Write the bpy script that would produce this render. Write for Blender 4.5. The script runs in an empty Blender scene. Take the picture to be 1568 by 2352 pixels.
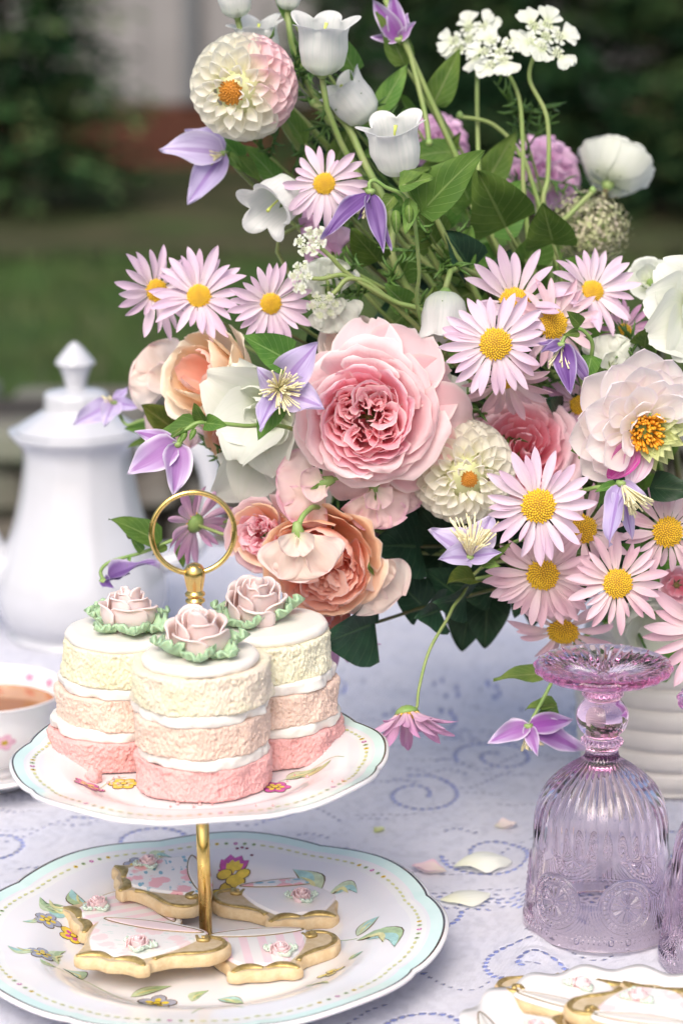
import bpy, math, random
import numpy as np
from mathutils import Matrix, Vector, Quaternion

random.seed(7)
rng = np.random.default_rng(11)
PI = math.pi
D2R = math.radians
scene = bpy.context.scene
COL = scene.collection

# ------------------------------------------------------------------ camera
CAM_Z, PITCH = 1.344, D2R(13.6)
cam_d = bpy.data.cameras.new('camera')
cam = bpy.data.objects.new('camera', cam_d)
COL.objects.link(cam)
cam.location = (0, 0, CAM_Z)
cam.rotation_euler = (PI / 2 - PITCH, 0, 0)
cam_d.sensor_fit = 'VERTICAL'
cam_d.sensor_height = 36.0
cam_d.sensor_width = 24.0
cam_d.lens = 80.0
cam_d.clip_start = 0.05
cam_d.clip_end = 1000
cam_d.dof.use_dof = True
cam_d.dof.focus_distance = 1.395
cam_d.dof.aperture_fstop = 5.2
scene.camera = cam

# ------------------------------------------------------------------ sky, sun, exposure
SUN_EL, SUN_AZ = D2R(47), D2R(194)     # azimuth: direction the light comes from (0 = +Y, clockwise)
world = bpy.data.worlds.new('World')
scene.world = world
world.use_nodes = True
wn = world.node_tree
wn.nodes.clear()
sky = wn.nodes.new('ShaderNodeTexSky')
sky.sky_type = 'NISHITA'
sky.sun_disc = False
sky.sun_elevation = SUN_EL
sky.sun_rotation = SUN_AZ
sky.air_density = 1.0
sky.dust_density = 5.0
sky.ozone_density = 1.0
bg = wn.nodes.new('ShaderNodeBackground')
bg.inputs[1].default_value = 0.105
wo = wn.nodes.new('ShaderNodeOutputWorld')
wn.links.new(sky.outputs[0], bg.inputs[0])
wn.links.new(bg.outputs[0], wo.inputs[0])

sun_d = bpy.data.lights.new('sun', 'SUN')
sun_d.energy = 1.5
sun_d.angle = D2R(40)
sun_d.color = (1.0, 0.955, 0.90)
sun = bpy.data.objects.new('sun', sun_d)
COL.objects.link(sun)
sdir = Vector((math.sin(SUN_AZ) * math.cos(SUN_EL), math.cos(SUN_AZ) * math.cos(SUN_EL), math.sin(SUN_EL)))
sun.rotation_euler = sdir.to_track_quat('Z', 'Y').to_euler()
sun.location = sdir * 20

vs = scene.view_settings
vs.view_transform = 'Standard'
vs.look = 'None'
vs.gamma = 1.0
vs.use_curve_mapping = False
vs.exposure = 0.82
scene.render.engine = 'CYCLES'
cy = scene.cycles
cy.use_denoising = True
cy.max_bounces = 14
cy.diffuse_bounces = 8
cy.glossy_bounces = 5
cy.transmission_bounces = 14
cy.transparent_max_bounces = 24
cy.sample_clamp_indirect = 6.0

# ------------------------------------------------------------------ measuring helpers (pixels of the 1568 x 2352 view)
FPX = 80 / 36 * 2352
CP, SP = math.cos(PITCH), math.sin(PITCH)


def ray(px, py):
    a, b = (px - 784) / FPX, (py - 1176) / FPX
    return Vector((a, CP - b * SP, -SP - b * CP))


def at(px, py, Y):
    d = ray(px, py)
    return Vector((0, 0, CAM_Z)) + d * (Y / d.y)


def onz(px, py, z):
    d = ray(px, py)
    return Vector((0, 0, CAM_Z)) + d * ((z - CAM_Z) / d.z)


def depth(p):
    return p[1] * CP - (p[2] - CAM_Z) * SP


def size(px, p):
    return px * depth(p) / FPX


# ------------------------------------------------------------------ object helpers
def tag(o, label=None, cat=None, group=None, kind=None):
    if label: o['label'] = label
    if cat: o['category'] = cat
    if group: o['group'] = group
    if kind: o['kind'] = kind
    return o


def thing(name, label, cat, M=None, group=None):
    o = bpy.data.objects.new(name, None)
    COL.objects.link(o)
    o.empty_display_size = 0.02
    if M is not None:
        o.matrix_world = M
    tag(o, label, cat, group)
    o['_m'] = 0
    del o['_m']
    MW[o.name] = M.copy() if M is not None else Matrix()
    return o


MW = {}


def mesh(name, V, F, mats, uv=None, midx=None, smooth=True):
    me = bpy.data.meshes.new(name)
    V = np.asarray(V, dtype=np.float64).reshape(-1, 3)
    if isinstance(F, np.ndarray):
        nf, k = F.shape
        me.vertices.add(len(V))
        me.vertices.foreach_set('co', V.astype(np.float32).ravel())
        me.loops.add(nf * k)
        me.loops.foreach_set('vertex_index', F.astype(np.int32).ravel())
        me.polygons.add(nf)
        me.polygons.foreach_set('loop_start', np.arange(0, nf * k, k, dtype=np.int32))
        me.polygons.foreach_set('loop_total', np.full(nf, k, dtype=np.int32))
        me.update(calc_edges=True)
    else:
        me.from_pydata(V.tolist(), [], F)
    if not isinstance(mats, (list, tuple)):
        mats = [mats]
    for m in mats:
        me.materials.append(m)
    if uv is not None:
        lay = me.uv_layers.new(name='UVMap')
        li = np.empty(len(me.loops), dtype=np.int32)
        me.loops.foreach_get('vertex_index', li)
        lay.data.foreach_set('uv', np.asarray(uv, dtype=np.float32)[li].ravel())
    if midx is not None:
        me.polygons.foreach_set('material_index', np.asarray(midx, dtype=np.int32))
    if smooth:
        me.polygons.foreach_set('use_smooth', np.ones(len(me.polygons), dtype=bool))
    me.validate(clean_customdata=False)
    me.update()
    return me


def obj(name, me, parent=None, M=None, label=None, kind=None):
    o = bpy.data.objects.new(name, me)
    COL.objects.link(o)
    if parent is not None:
        o.parent = parent
    if M is not None:
        o.matrix_basis = M
    if label: o['label'] = label
    if kind: o['kind'] = kind
    return o


def gridF(nu, nv, wrap_u=False):
    """quads of a grid whose vertex index is j * nu + i"""
    iu = nu if wrap_u else nu - 1
    i, j = np.meshgrid(np.arange(iu), np.arange(nv - 1))
    i, j = i.ravel(), j.ravel()
    i2 = (i + 1) % nu
    return np.stack([j * nu + i, j * nu + i2, (j + 1) * nu + i2, (j + 1) * nu + i], 1)


def join(parts):
    """[(V, F ndarray or list, midx)] -> V, F, midx"""
    Vs, Fs, Ms, off = [], [], [], 0
    for p in parts:
        V, F = np.asarray(p[0]).reshape(-1, 3), p[1]
        m = p[2] if len(p) > 2 else 0
        Vs.append(V)
        for f in (F.tolist() if isinstance(F, np.ndarray) else F):
            Fs.append([q + off for q in f])
            Ms.append(m)
        off += len(V)
    return np.concatenate(Vs), Fs, Ms


def tube(pts, rad, n=7, cap=True):
    pts = np.asarray([tuple(p) for p in pts], dtype=float)
    k = len(pts)
    rad = np.broadcast_to(np.asarray(rad, dtype=float), (k,))
    T = np.gradient(pts, axis=0)
    T /= np.linalg.norm(T, axis=1, keepdims=True) + 1e-12
    up = np.array([0.31, 0.2, 0.93])
    V = []
    ref = np.cross(T[0], up)
    ref /= np.linalg.norm(ref)
    for i in range(k):
        ref = ref - T[i] * np.dot(ref, T[i])
        ref /= np.linalg.norm(ref) + 1e-12
        b = np.cross(T[i], ref)
        a = np.linspace(0, 2 * PI, n, endpoint=False)[:, None]
        V.append(pts[i] + rad[i] * (np.cos(a) * ref + np.sin(a) * b))
    V = np.concatenate(V)
    F = gridF(n, k, True).tolist()
    if cap:
        F.append(list(range(n))[::-1])
        F.append([(k - 1) * n + i for i in range(n)])
    return V, F


def bez(p0, p1, p2, p3, n=14):
    t = np.linspace(0, 1, n)[:, None]
    p0, p1, p2, p3 = (np.array(tuple(p), dtype=float) for p in (p0, p1, p2, p3))
    return (1 - t) ** 3 * p0 + 3 * (1 - t) ** 2 * t * p1 + 3 * (1 - t) * t * t * p2 + t ** 3 * p3


def catmull(P, n=6, closed=False):
    P = np.asarray([tuple(p) for p in P], dtype=float)
    k = len(P)
    out = []
    rngk = range(k) if closed else range(k - 1)
    for i in rngk:
        if closed:
            a, b, c, d = P[(i - 1) % k], P[i], P[(i + 1) % k], P[(i + 2) % k]
        else:
            a, b, c, d = P[max(i - 1, 0)], P[i], P[i + 1], P[min(i + 2, k - 1)]
        for s in np.arange(n) / n:
            out.append(0.5 * (2 * b + (c - a) * s + (2 * a - 5 * b + 4 * c - d) * s * s + (3 * b - a - 3 * c + d) * s ** 3))
    if not closed:
        out.append(P[-1])
    return np.array(out)


def lathe(prof, n=64, f=None):
    """prof [(r, z)] -> V, F with wrapped columns; f(phi, r, z) may reshape r"""
    prof = np.asarray(prof, dtype=float)
    a = np.linspace(0, 2 * PI, n, endpoint=False)
    A, R = np.meshgrid(a, prof[:, 0])
    Z = np.repeat(prof[:, 1][:, None], n, 1)
    if f is not None:
        R, Z = f(A, R, Z)
    V = np.stack([R * np.cos(A), R * np.sin(A), Z], -1).reshape(-1, 3)
    return V, gridF(n, len(prof), True)


def frame(pos, nrm, roll=0.0, scale=1.0):
    z = Vector(nrm).normalized()
    x = Vector((0, 0, 1)).cross(z)
    if x.length < 1e-3:
        x = Vector((1, 0, 0))
    x.normalize()
    y = z.cross(x)
    M = Matrix((x, y, z)).transposed().to_4x4()
    M = Matrix.Translation(Vector(pos)) @ M @ Matrix.Rotation(roll, 4, 'Z') @ Matrix.Scale(scale, 4)
    return M


def chord(base, tip, nrm, width=1.0):
    """matrix that takes a unit petal (chord along +X, face +Z) to base -> tip"""
    x = Vector(tip) - Vector(base)
    L = x.length
    x.normalize()
    z = Vector(nrm) - x * Vector(nrm).dot(x)
    if z.length < 1e-4:
        z = Vector((0.3, 0.2, 0.9)) - x * Vector((0.3, 0.2, 0.9)).dot(x)
    z.normalize()
    y = z.cross(x)
    M = Matrix((x * L, y * L * width, z * L)).transposed().to_4x4()
    M.translation = Vector(base)
    return M


# ------------------------------------------------------------------ numpy noise
def _hash(i, j, k, seed):
    h = (i * 374761393 + j * 668265263 + k * 2147483647 + seed * 974711) & 0xFFFFFFFF
    h = ((h ^ (h >> 13)) * 1274126177) & 0xFFFFFFFF
    h = (h ^ (h >> 16)) & 0xFFFFFFFF
    return h.astype(np.float64) / 4294967295.0


def vnoise(P, seed=0):
    P = np.asarray(P, dtype=float)
    I = np.floor(P).astype(np.int64)
    Fr = P - I
    Fr = Fr * Fr * (3 - 2 * Fr)
    out = 0
    for dx in (0, 1):
        for dy in (0, 1):
            for dz in (0, 1):
                w = (Fr[..., 0] if dx else 1 - Fr[..., 0]) * (Fr[..., 1] if dy else 1 - Fr[..., 1]) * (Fr[..., 2] if dz else 1 - Fr[..., 2])
                out = out + w * _hash(I[..., 0] + dx, I[..., 1] + dy, I[..., 2] + dz, seed)
    return out * 2 - 1


def fbm(P, oct=3, seed=0):
    P = np.asarray(P, dtype=float)
    o, a = 0, 1.0
    for k in range(oct):
        o = o + a * vnoise(P * (2.03 ** k), seed + k * 17)
        a *= 0.5
    return o


def sstep(a, b, x):
    t = np.clip((x - a) / (b - a), 0, 1)
    return t * t * (3 - 2 * t)


# ------------------------------------------------------------------ materials
def newmat(name):
    m = bpy.data.materials.new(name)
    m.use_nodes = True
    m.node_tree.nodes.clear()
    return m, m.node_tree


def nd(nt, typ, ins=None, **props):
    n = nt.nodes.new(typ)
    for k, v in props.items():
        setattr(n, k, v)
    for k, v in (ins or {}).items():
        if isinstance(v, bpy.types.NodeSocket):
            nt.links.new(v, n.inputs[k])
        else:
            n.inputs[k].default_value = v
    return n


def c4(c):
    return (c[0], c[1], c[2], 1.0)


def mixc(nt, fac, a, b, blend='MIX'):
    n = nt.nodes.new('ShaderNodeMix')
    n.data_type = 'RGBA'
    n.blend_type = blend
    for i, v in ((0, fac), (6, a), (7, b)):
        if isinstance(v, bpy.types.NodeSocket):
            nt.links.new(v, n.inputs[i])
        else:
            n.inputs[i].default_value = v if i == 0 else (c4(v) if len(v) == 3 else v)
    return n.outputs[2]


def mth(nt, op, a, b=None, c=None, clamp=False):
    n = nt.nodes.new('ShaderNodeMath')
    n.operation = op
    n.use_clamp = clamp
    for i, v in enumerate((a, b, c)):
        if v is None: continue
        if isinstance(v, bpy.types.NodeSocket):
            nt.links.new(v, n.inputs[i])
        else:
            n.inputs[i].default_value = v
    return n.outputs[0]


def mrange(nt, v, a, b, c=0.0, d=1.0):
    n = nd(nt, 'ShaderNodeMapRange', {0: v, 1: a, 2: b, 3: c, 4: d}, interpolation_type='SMOOTHSTEP')
    return n.outputs[0]


def noise(nt, scale, detail=3, rough=0.55, vec=None):
    n = nd(nt, 'ShaderNodeTexNoise', {'Scale': scale, 'Detail': detail, 'Roughness': rough})
    if vec is not None:
        nt.links.new(vec, n.inputs['Vector'])
    return n.outputs[0]


def objco(nt):
    return nt.nodes.new('ShaderNodeTexCoord').outputs['Object']


def plain(name, col, rough=0.5, metal=0.0, coat=0.0, sss=0.0, var=0.0, vscale=40, bump=0.0, bscale=200, col2=None, spec=0.5):
    """surface with mottled colour and fine relief"""
    m, nt = newmat(name)
    p = nd(nt, 'ShaderNodeBsdfPrincipled', {'Base Color': c4(col), 'Roughness': rough, 'Metallic': metal, 'Coat Weight': coat, 'Coat Roughness': 0.06, 'Specular IOR Level': spec})
    if sss:
        p.inputs['Subsurface Weight'].default_value = sss
        p.inputs['Subsurface Radius'].default_value = (0.006, 0.004, 0.003)
        p.inputs['Subsurface Scale'].default_value = 1.0
    oc = objco(nt)
    if var or col2:
        f = mrange(nt, noise(nt, vscale, 4, 0.6, oc), 0.3, 0.7)
        c2 = col2 or tuple(max(0, x * (1 - var)) for x in col)
        nt.links.new(mixc(nt, f, col, c2), p.inputs['Base Color'])
    if bump:
        b = nd(nt, 'ShaderNodeBump', {'Strength': bump, 'Distance': 0.002, 'Height': noise(nt, bscale, 4, 0.6, oc)})
        nt.links.new(b.outputs[0], p.inputs['Normal'])
    o = nd(nt, 'ShaderNodeOutputMaterial', {0: p.outputs[0]})
    return m


def petalmat(name, base, tip, b0=0.1, b1=0.6, stripe=None, samt=0.0, sscale=16.0, mid=None, mw=0.16, edge=None, ew=0.1, tr=0.32, rough=0.55, rnd=0.08, spots=0.0):
    """petal: colour runs from base to tip along V, veins across U, a mid band, a margin"""
    m, nt = newmat(name)
    uvn = nt.nodes.new('ShaderNodeUVMap')
    sx = nd(nt, 'ShaderNodeSeparateXYZ', {0: uvn.outputs[0]})
    U, V = sx.outputs[0], sx.outputs[1]
    rd = nt.nodes.new('ShaderNodeObjectInfo').outputs['Random']
    col = mixc(nt, mrange(nt, V, b0, b1), base, tip)
    cb = nd(nt, 'ShaderNodeCombineXYZ', {0: mth(nt, 'MULTIPLY', U, sscale), 1: mth(nt, 'MULTIPLY', V, 1.3), 2: mth(nt, 'MULTIPLY', rd, 30.0)})
    vn = noise(nt, 1.0, 3, 0.6, cb.outputs[0])
    au = mth(nt, 'ABSOLUTE', mth(nt, 'SUBTRACT', U, 0.5))
    if mid is not None:
        f = mth(nt, 'MULTIPLY', mrange(nt, au, mw, mw * 0.45), mrange(nt, vn, 0.25, 0.6, 0.55, 1.0))
        col = mixc(nt, f, col, mid)
    if stripe is not None:
        f = mth(nt, 'MULTIPLY', mrange(nt, vn, 0.46, 0.66), samt)
        col = mixc(nt, f, col, stripe)
    if edge is not None:
        e = mrange(nt, au, 0.5 - ew, 0.5)
        e2 = mrange(nt, V, 1 - ew, 1.0)
        col = mixc(nt, mth(nt, 'MAXIMUM', e, e2), col, edge)
    if spots:
        oc = objco(nt)
        f = mth(nt, 'MULTIPLY', mrange(nt, noise(nt, 260, 3, 0.6, oc), 0.66, 0.75), spots)
        col = mixc(nt, f, col, (0.33, 0.2, 0.1))
    hs = nd(nt, 'ShaderNodeHueSaturation', {'Value': mrange(nt, rd, 0, 1, 1 - rnd, 1 + rnd * 0.6), 'Saturation': mrange(nt, rd, 1, 0, 0.85, 1.12), 'Color': col})
    col = hs.outputs[0]
    bp = nd(nt, 'ShaderNodeBump', {'Strength': 0.35, 'Distance': 0.0012, 'Height': vn})
    p = nd(nt, 'ShaderNodeBsdfPrincipled', {'Base Color': col, 'Roughness': rough, 'Specular IOR Level': 0.3, 'Sheen Weight': 0.08, 'Normal': bp.outputs[0]})
    t = nd(nt, 'ShaderNodeBsdfTranslucent', {0: col})
    mx = nd(nt, 'ShaderNodeMixShader', {0: tr, 1: p.outputs[0], 2: t.outputs[0]})
    nd(nt, 'ShaderNodeOutputMaterial', {0: mx.outputs[0]})
    return m


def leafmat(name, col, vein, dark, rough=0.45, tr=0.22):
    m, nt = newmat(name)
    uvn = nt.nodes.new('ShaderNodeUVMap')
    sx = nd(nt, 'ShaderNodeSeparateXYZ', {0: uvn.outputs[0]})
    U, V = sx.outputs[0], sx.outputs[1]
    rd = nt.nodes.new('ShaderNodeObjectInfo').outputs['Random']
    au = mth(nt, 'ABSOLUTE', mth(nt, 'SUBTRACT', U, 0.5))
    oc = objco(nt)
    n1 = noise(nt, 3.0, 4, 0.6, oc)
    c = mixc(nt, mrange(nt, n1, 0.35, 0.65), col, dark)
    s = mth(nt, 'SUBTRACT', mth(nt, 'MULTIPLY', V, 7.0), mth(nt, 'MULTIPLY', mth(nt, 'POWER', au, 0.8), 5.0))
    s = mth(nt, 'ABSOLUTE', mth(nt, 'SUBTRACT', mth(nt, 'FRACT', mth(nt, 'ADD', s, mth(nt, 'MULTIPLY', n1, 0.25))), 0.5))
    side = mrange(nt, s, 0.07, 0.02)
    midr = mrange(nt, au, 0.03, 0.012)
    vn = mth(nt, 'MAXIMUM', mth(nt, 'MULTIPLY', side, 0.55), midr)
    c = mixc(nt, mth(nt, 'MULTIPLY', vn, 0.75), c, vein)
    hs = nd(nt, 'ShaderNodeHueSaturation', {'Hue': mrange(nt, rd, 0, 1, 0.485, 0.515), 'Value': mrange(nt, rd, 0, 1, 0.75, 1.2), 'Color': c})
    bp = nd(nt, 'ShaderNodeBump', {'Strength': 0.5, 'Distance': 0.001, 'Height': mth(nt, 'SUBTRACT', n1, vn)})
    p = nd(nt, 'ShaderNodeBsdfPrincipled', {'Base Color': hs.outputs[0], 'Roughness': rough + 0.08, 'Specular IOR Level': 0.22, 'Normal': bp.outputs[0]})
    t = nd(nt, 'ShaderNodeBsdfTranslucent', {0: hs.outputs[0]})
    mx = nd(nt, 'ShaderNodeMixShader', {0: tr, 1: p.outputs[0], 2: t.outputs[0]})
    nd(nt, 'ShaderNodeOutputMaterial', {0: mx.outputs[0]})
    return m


MT = {}
MT['stem'] = plain('stem_green', (0.20, 0.30, 0.08), 0.55, var=0.4, vscale=60, col2=(0.27, 0.32, 0.12))
MT['stem_dark'] = plain('stem_dark', (0.08, 0.10, 0.03), 0.5, col2=(0.13, 0.09, 0.05), vscale=80)
MT['calyx'] = plain('calyx_green', (0.17, 0.30, 0.07), 0.5, col2=(0.26, 0.36, 0.12), vscale=90)
MT['leaf'] = leafmat('leaf_green', (0.13, 0.24, 0.045), (0.26, 0.38, 0.12), (0.085, 0.18, 0.035), tr=0.38)
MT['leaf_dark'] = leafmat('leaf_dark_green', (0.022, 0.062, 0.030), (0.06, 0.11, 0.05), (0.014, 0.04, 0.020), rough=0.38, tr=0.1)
MT['leaf_light'] = leafmat('leaf_light_green', (0.20, 0.32, 0.07), (0.36, 0.44, 0.19), (0.12, 0.23, 0.05), tr=0.36)
MT['leaf_olive'] = leafmat('leaf_olive', (0.12, 0.155, 0.026), (0.2, 0.22, 0.08), (0.07, 0.11, 0.02))
MT['daisy'] = petalmat('daisy_petal', (0.80, 0.67, 0.72), (0.75, 0.57, 0.71), 0.05, 0.8, stripe=(0.70, 0.50, 0.68), samt=0.45, sscale=7, tr=0.34)
MT['daisy_pink'] = petalmat('daisy_petal_pink', (0.82, 0.65, 0.65), (0.78, 0.54, 0.62), 0.05, 0.8, stripe=(0.74, 0.48, 0.58), samt=0.42, sscale=7, tr=0.34)
MT['daisy_mauve'] = petalmat('daisy_petal_mauve', (0.74, 0.50, 0.62), (0.64, 0.36, 0.56), 0.05, 0.8, stripe=(0.48, 0.24, 0.44), samt=0.5, sscale=9, tr=0.3)
MT['disc'] = plain('daisy_disc', (0.40, 0.20, 0.012), 0.7, col2=(0.26, 0.17, 0.02), vscale=160)
MT['floret'] = plain('daisy_floret', (0.82, 0.56, 0.025), 0.6, col2=(0.70, 0.40, 0.012), vscale=140)
MT['stamen'] = plain('stamen_cream', (0.82, 0.78, 0.52), 0.55, col2=(0.72, 0.64, 0.36), vscale=300)
MT['orange'] = plain('anther_orange', (0.62, 0.27, 0.02), 0.6, col2=(0.36, 0.13, 0.01), vscale=200)
MT['heart'] = plain('dahlia_heart', (0.70, 0.72, 0.42), 0.6, col2=(0.62, 0.66, 0.34), vscale=90)
MT['cream'] = petalmat('dahlia_cream', (0.84, 0.83, 0.62), (0.88, 0.86, 0.78), 0.0, 0.5, stripe=(0.92, 0.90, 0.78), samt=0.3, tr=0.45, rnd=0.04)
MT['dpink'] = petalmat('dahlia_blush', (0.88, 0.82, 0.73), (0.88, 0.66, 0.71), 0.15, 0.8, stripe=(0.87, 0.66, 0.72), samt=0.3, tr=0.34, rnd=0.04)
MT['dwhite'] = petalmat('dahlia_white_pink', (0.93, 0.89, 0.76), (0.93, 0.88, 0.86), 0.1, 0.6, stripe=(0.92, 0.78, 0.83), samt=0.3, edge=(0.92, 0.84, 0.88), tr=0.46, rnd=0.03)
MT['magenta'] = petalmat('petal_magenta', (0.84, 0.72, 0.74), (0.66, 0.10, 0.42), 0.0, 0.5, stripe=(0.8, 0.5, 0.65), samt=0.55, tr=0.3)
MT['magenta_pale'] = petalmat('petal_magenta_veined', (0.80, 0.34, 0.56), (0.85, 0.68, 0.78), 0.0, 0.75, stripe=(0.72, 0.22, 0.50), samt=0.6, tr=0.3)
MT['lime'] = petalmat('sepal_lime', (0.50, 0.55, 0.10), (0.66, 0.70, 0.34), 0.0, 0.8, stripe=(0.45, 0.5, 0.12), samt=0.3, tr=0.35)
MT['rose_out'] = petalmat('rose_outer', (0.92, 0.50, 0.56), (0.92, 0.67, 0.70), 0.1, 0.85, stripe=(0.90, 0.64, 0.66), samt=0.3, edge=(0.92, 0.77, 0.76), ew=0.07, tr=0.40, spots=0.25)
MT['rose_mid'] = petalmat('rose_middle', (0.93, 0.36, 0.46), (0.93, 0.58, 0.66), 0.2, 0.95, stripe=(0.92, 0.50, 0.58), samt=0.3, edge=(0.90, 0.74, 0.74), ew=0.07, tr=0.36)
MT['rose_in'] = petalmat('rose_inner', (0.92, 0.30, 0.38), (0.93, 0.56, 0.62), 0.2, 0.9, stripe=(0.92, 0.44, 0.51), samt=0.3, edge=(0.93, 0.74, 0.73), ew=0.08, tr=0.48)  # deeper pink from outer to inner: part pigment, part shade put into the colour
MT['hot_out'] = petalmat('pink_rose_outer', (0.88, 0.42, 0.50), (0.90, 0.64, 0.70), 0.1, 0.9, stripe=(0.88, 0.52, 0.60), samt=0.3, edge=(0.87, 0.68, 0.72), ew=0.06)
MT['hot_in'] = petalmat('pink_rose_inner', (0.88, 0.26, 0.36), (0.91, 0.52, 0.60), 0.2, 0.9, stripe=(0.88, 0.42, 0.50), samt=0.3, edge=(0.86, 0.55, 0.58), ew=0.06)
MT['peach_out'] = petalmat('peach_outer', (0.93, 0.48, 0.27), (0.93, 0.64, 0.45), 0.1, 0.85, stripe=(0.93, 0.55, 0.40), samt=0.35, edge=(0.87, 0.72, 0.62), ew=0.07)
MT['peach_in'] = petalmat('peach_inner', (0.93, 0.42, 0.30), (0.94, 0.58, 0.47), 0.2, 0.9, stripe=(0.93, 0.50, 0.42), samt=0.3, edge=(0.86, 0.58, 0.54), ew=0.07)
MT['apricot'] = petalmat('apricot_petal', (0.84, 0.47, 0.13), (0.86, 0.70, 0.50), 0.0, 0.7, stripe=(0.86, 0.66, 0.42), samt=0.35, edge=(0.86, 0.72, 0.58), ew=0.08)
MT['apricot_pale'] = petalmat('apricot_pale', (0.84, 0.62, 0.22), (0.86, 0.76, 0.60), 0.0, 0.5, stripe=(0.86, 0.70, 0.5), samt=0.3, edge=(0.86, 0.76, 0.64), ew=0.08)
MT['white'] = petalmat('white_petal', (0.68, 0.74, 0.50), (0.77, 0.79, 0.72), 0.0, 0.5, stripe=(0.70, 0.75, 0.64), samt=0.5, tr=0.36, rnd=0.03)
MT['bell'] = petalmat('bell_white', (0.70, 0.77, 0.62), (0.78, 0.78, 0.77), 0.0, 0.5, stripe=(0.66, 0.70, 0.68), samt=0.6, sscale=60, tr=0.38, rnd=0.03)
MT['clem'] = petalmat('clematis_lilac', (0.46, 0.36, 0.62), (0.57, 0.50, 0.74), 0.0, 0.6, stripe=(0.42, 0.31, 0.60), samt=0.6, sscale=10, mid=(0.34, 0.22, 0.50), mw=0.10, edge=(0.62, 0.56, 0.74), ew=0.10, tr=0.28, spots=0.3)
MT['clem_dark'] = petalmat('clematis_purple', (0.15, 0.065, 0.26), (0.28, 0.18, 0.42), 0.0, 0.9, stripe=(0.10, 0.035, 0.19), samt=0.65, sscale=10, mid=(0.11, 0.04, 0.21), mw=0.16, edge=(0.48, 0.42, 0.60), ew=0.11, tr=0.22, spots=0.3)
MT['clem_mag'] = petalmat('clematis_magenta', (0.34, 0.15, 0.42), (0.56, 0.45, 0.70), 0.2, 1.0, stripe=(0.36, 0.18, 0.46), samt=0.5, sscale=10, mid=(0.30, 0.10, 0.38), mw=0.22, edge=(0.68, 0.60, 0.76), ew=0.16, tr=0.25, spots=0.3)
MT['pea'] = petalmat('sweet_pea_blush', (0.90, 0.82, 0.68), (0.91, 0.71, 0.71), 0.0, 0.8, stripe=(0.90, 0.74, 0.70), samt=0.5, edge=(0.88, 0.60, 0.70), ew=0.10, tr=0.45, rnd=0.03)
MT['pea_cream'] = petalmat('sweet_pea_cream', (0.88, 0.84, 0.60), (0.90, 0.78, 0.71), 0.0, 0.6, stripe=(0.90, 0.70, 0.65), samt=0.5, edge=(0.91, 0.72, 0.69), ew=0.08, tr=0.45, rnd=0.03)
MT['mauve'] = petalmat('pom_mauve', (0.66, 0.36, 0.58), (0.76, 0.50, 0.70), 0.0, 0.7, stripe=(0.7, 0.44, 0.64), samt=0.3)
MT['offwhite'] = petalmat('fallen_petal', (0.80, 0.82, 0.62), (0.82, 0.84, 0.76), 0.0, 0.6, stripe=(0.8, 0.83, 0.7), samt=0.3, tr=0.3)
MT['fern'] = plain('fern_green', (0.10, 0.20, 0.035), 0.55, col2=(0.055, 0.13, 0.025), vscale=50)


# ------------------------------------------------------------------ petals, leaves, stems
def W_round(t):       # broad rounded petal
    return np.sin(PI * np.clip(t, 0, 1) ** 0.75) ** 0.6 * (0.35 + 0.65 * sstep(0, 0.55, t))


def W_daisy(t):
    return (0.32 + 0.68 * sstep(0, 0.5, t)) * np.clip(1 - ((np.clip(t, 0.58, 1) - 0.58) / 0.42) ** 2.1, 0, 1) ** 0.8 + 0.03


def W_spoon(t):
    return (0.42 + 0.58 * sstep(0, 0.6, t)) * np.sqrt(np.clip(1 - ((np.clip(t, 0.55, 1) - 0.55) / 0.45) ** 2.2, 0, 1))


def W_point(t):       # clematis tepal: widest before the middle, drawn out tip
    return np.clip(np.sin(PI * t ** 0.72), 0, 1) ** 0.85 * (1 - 0.15 * t) + 0.08 * (1 - t)


def W_leaf(t):
    return np.clip(np.sin(PI * t ** 0.62), 0, 1) ** 0.9


def W_ovate(t):
    return np.clip(np.sin(PI * t ** 0.5), 0, 1) ** 0.75


def W_guard(t):
    return (0.30 + 0.70 * sstep(0, 0.5, t)) * (1 - 0.72 * np.clip((t - 0.62) / 0.38, 0, 1) ** 1.15)


def W_fan(t):
    return (0.18 + 0.82 * sstep(0, 0.75, t)) * np.sqrt(np.clip(1 - ((np.clip(t, 0.72, 1) - 0.72) / 0.28) ** 2.5, 0, 1))


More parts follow.
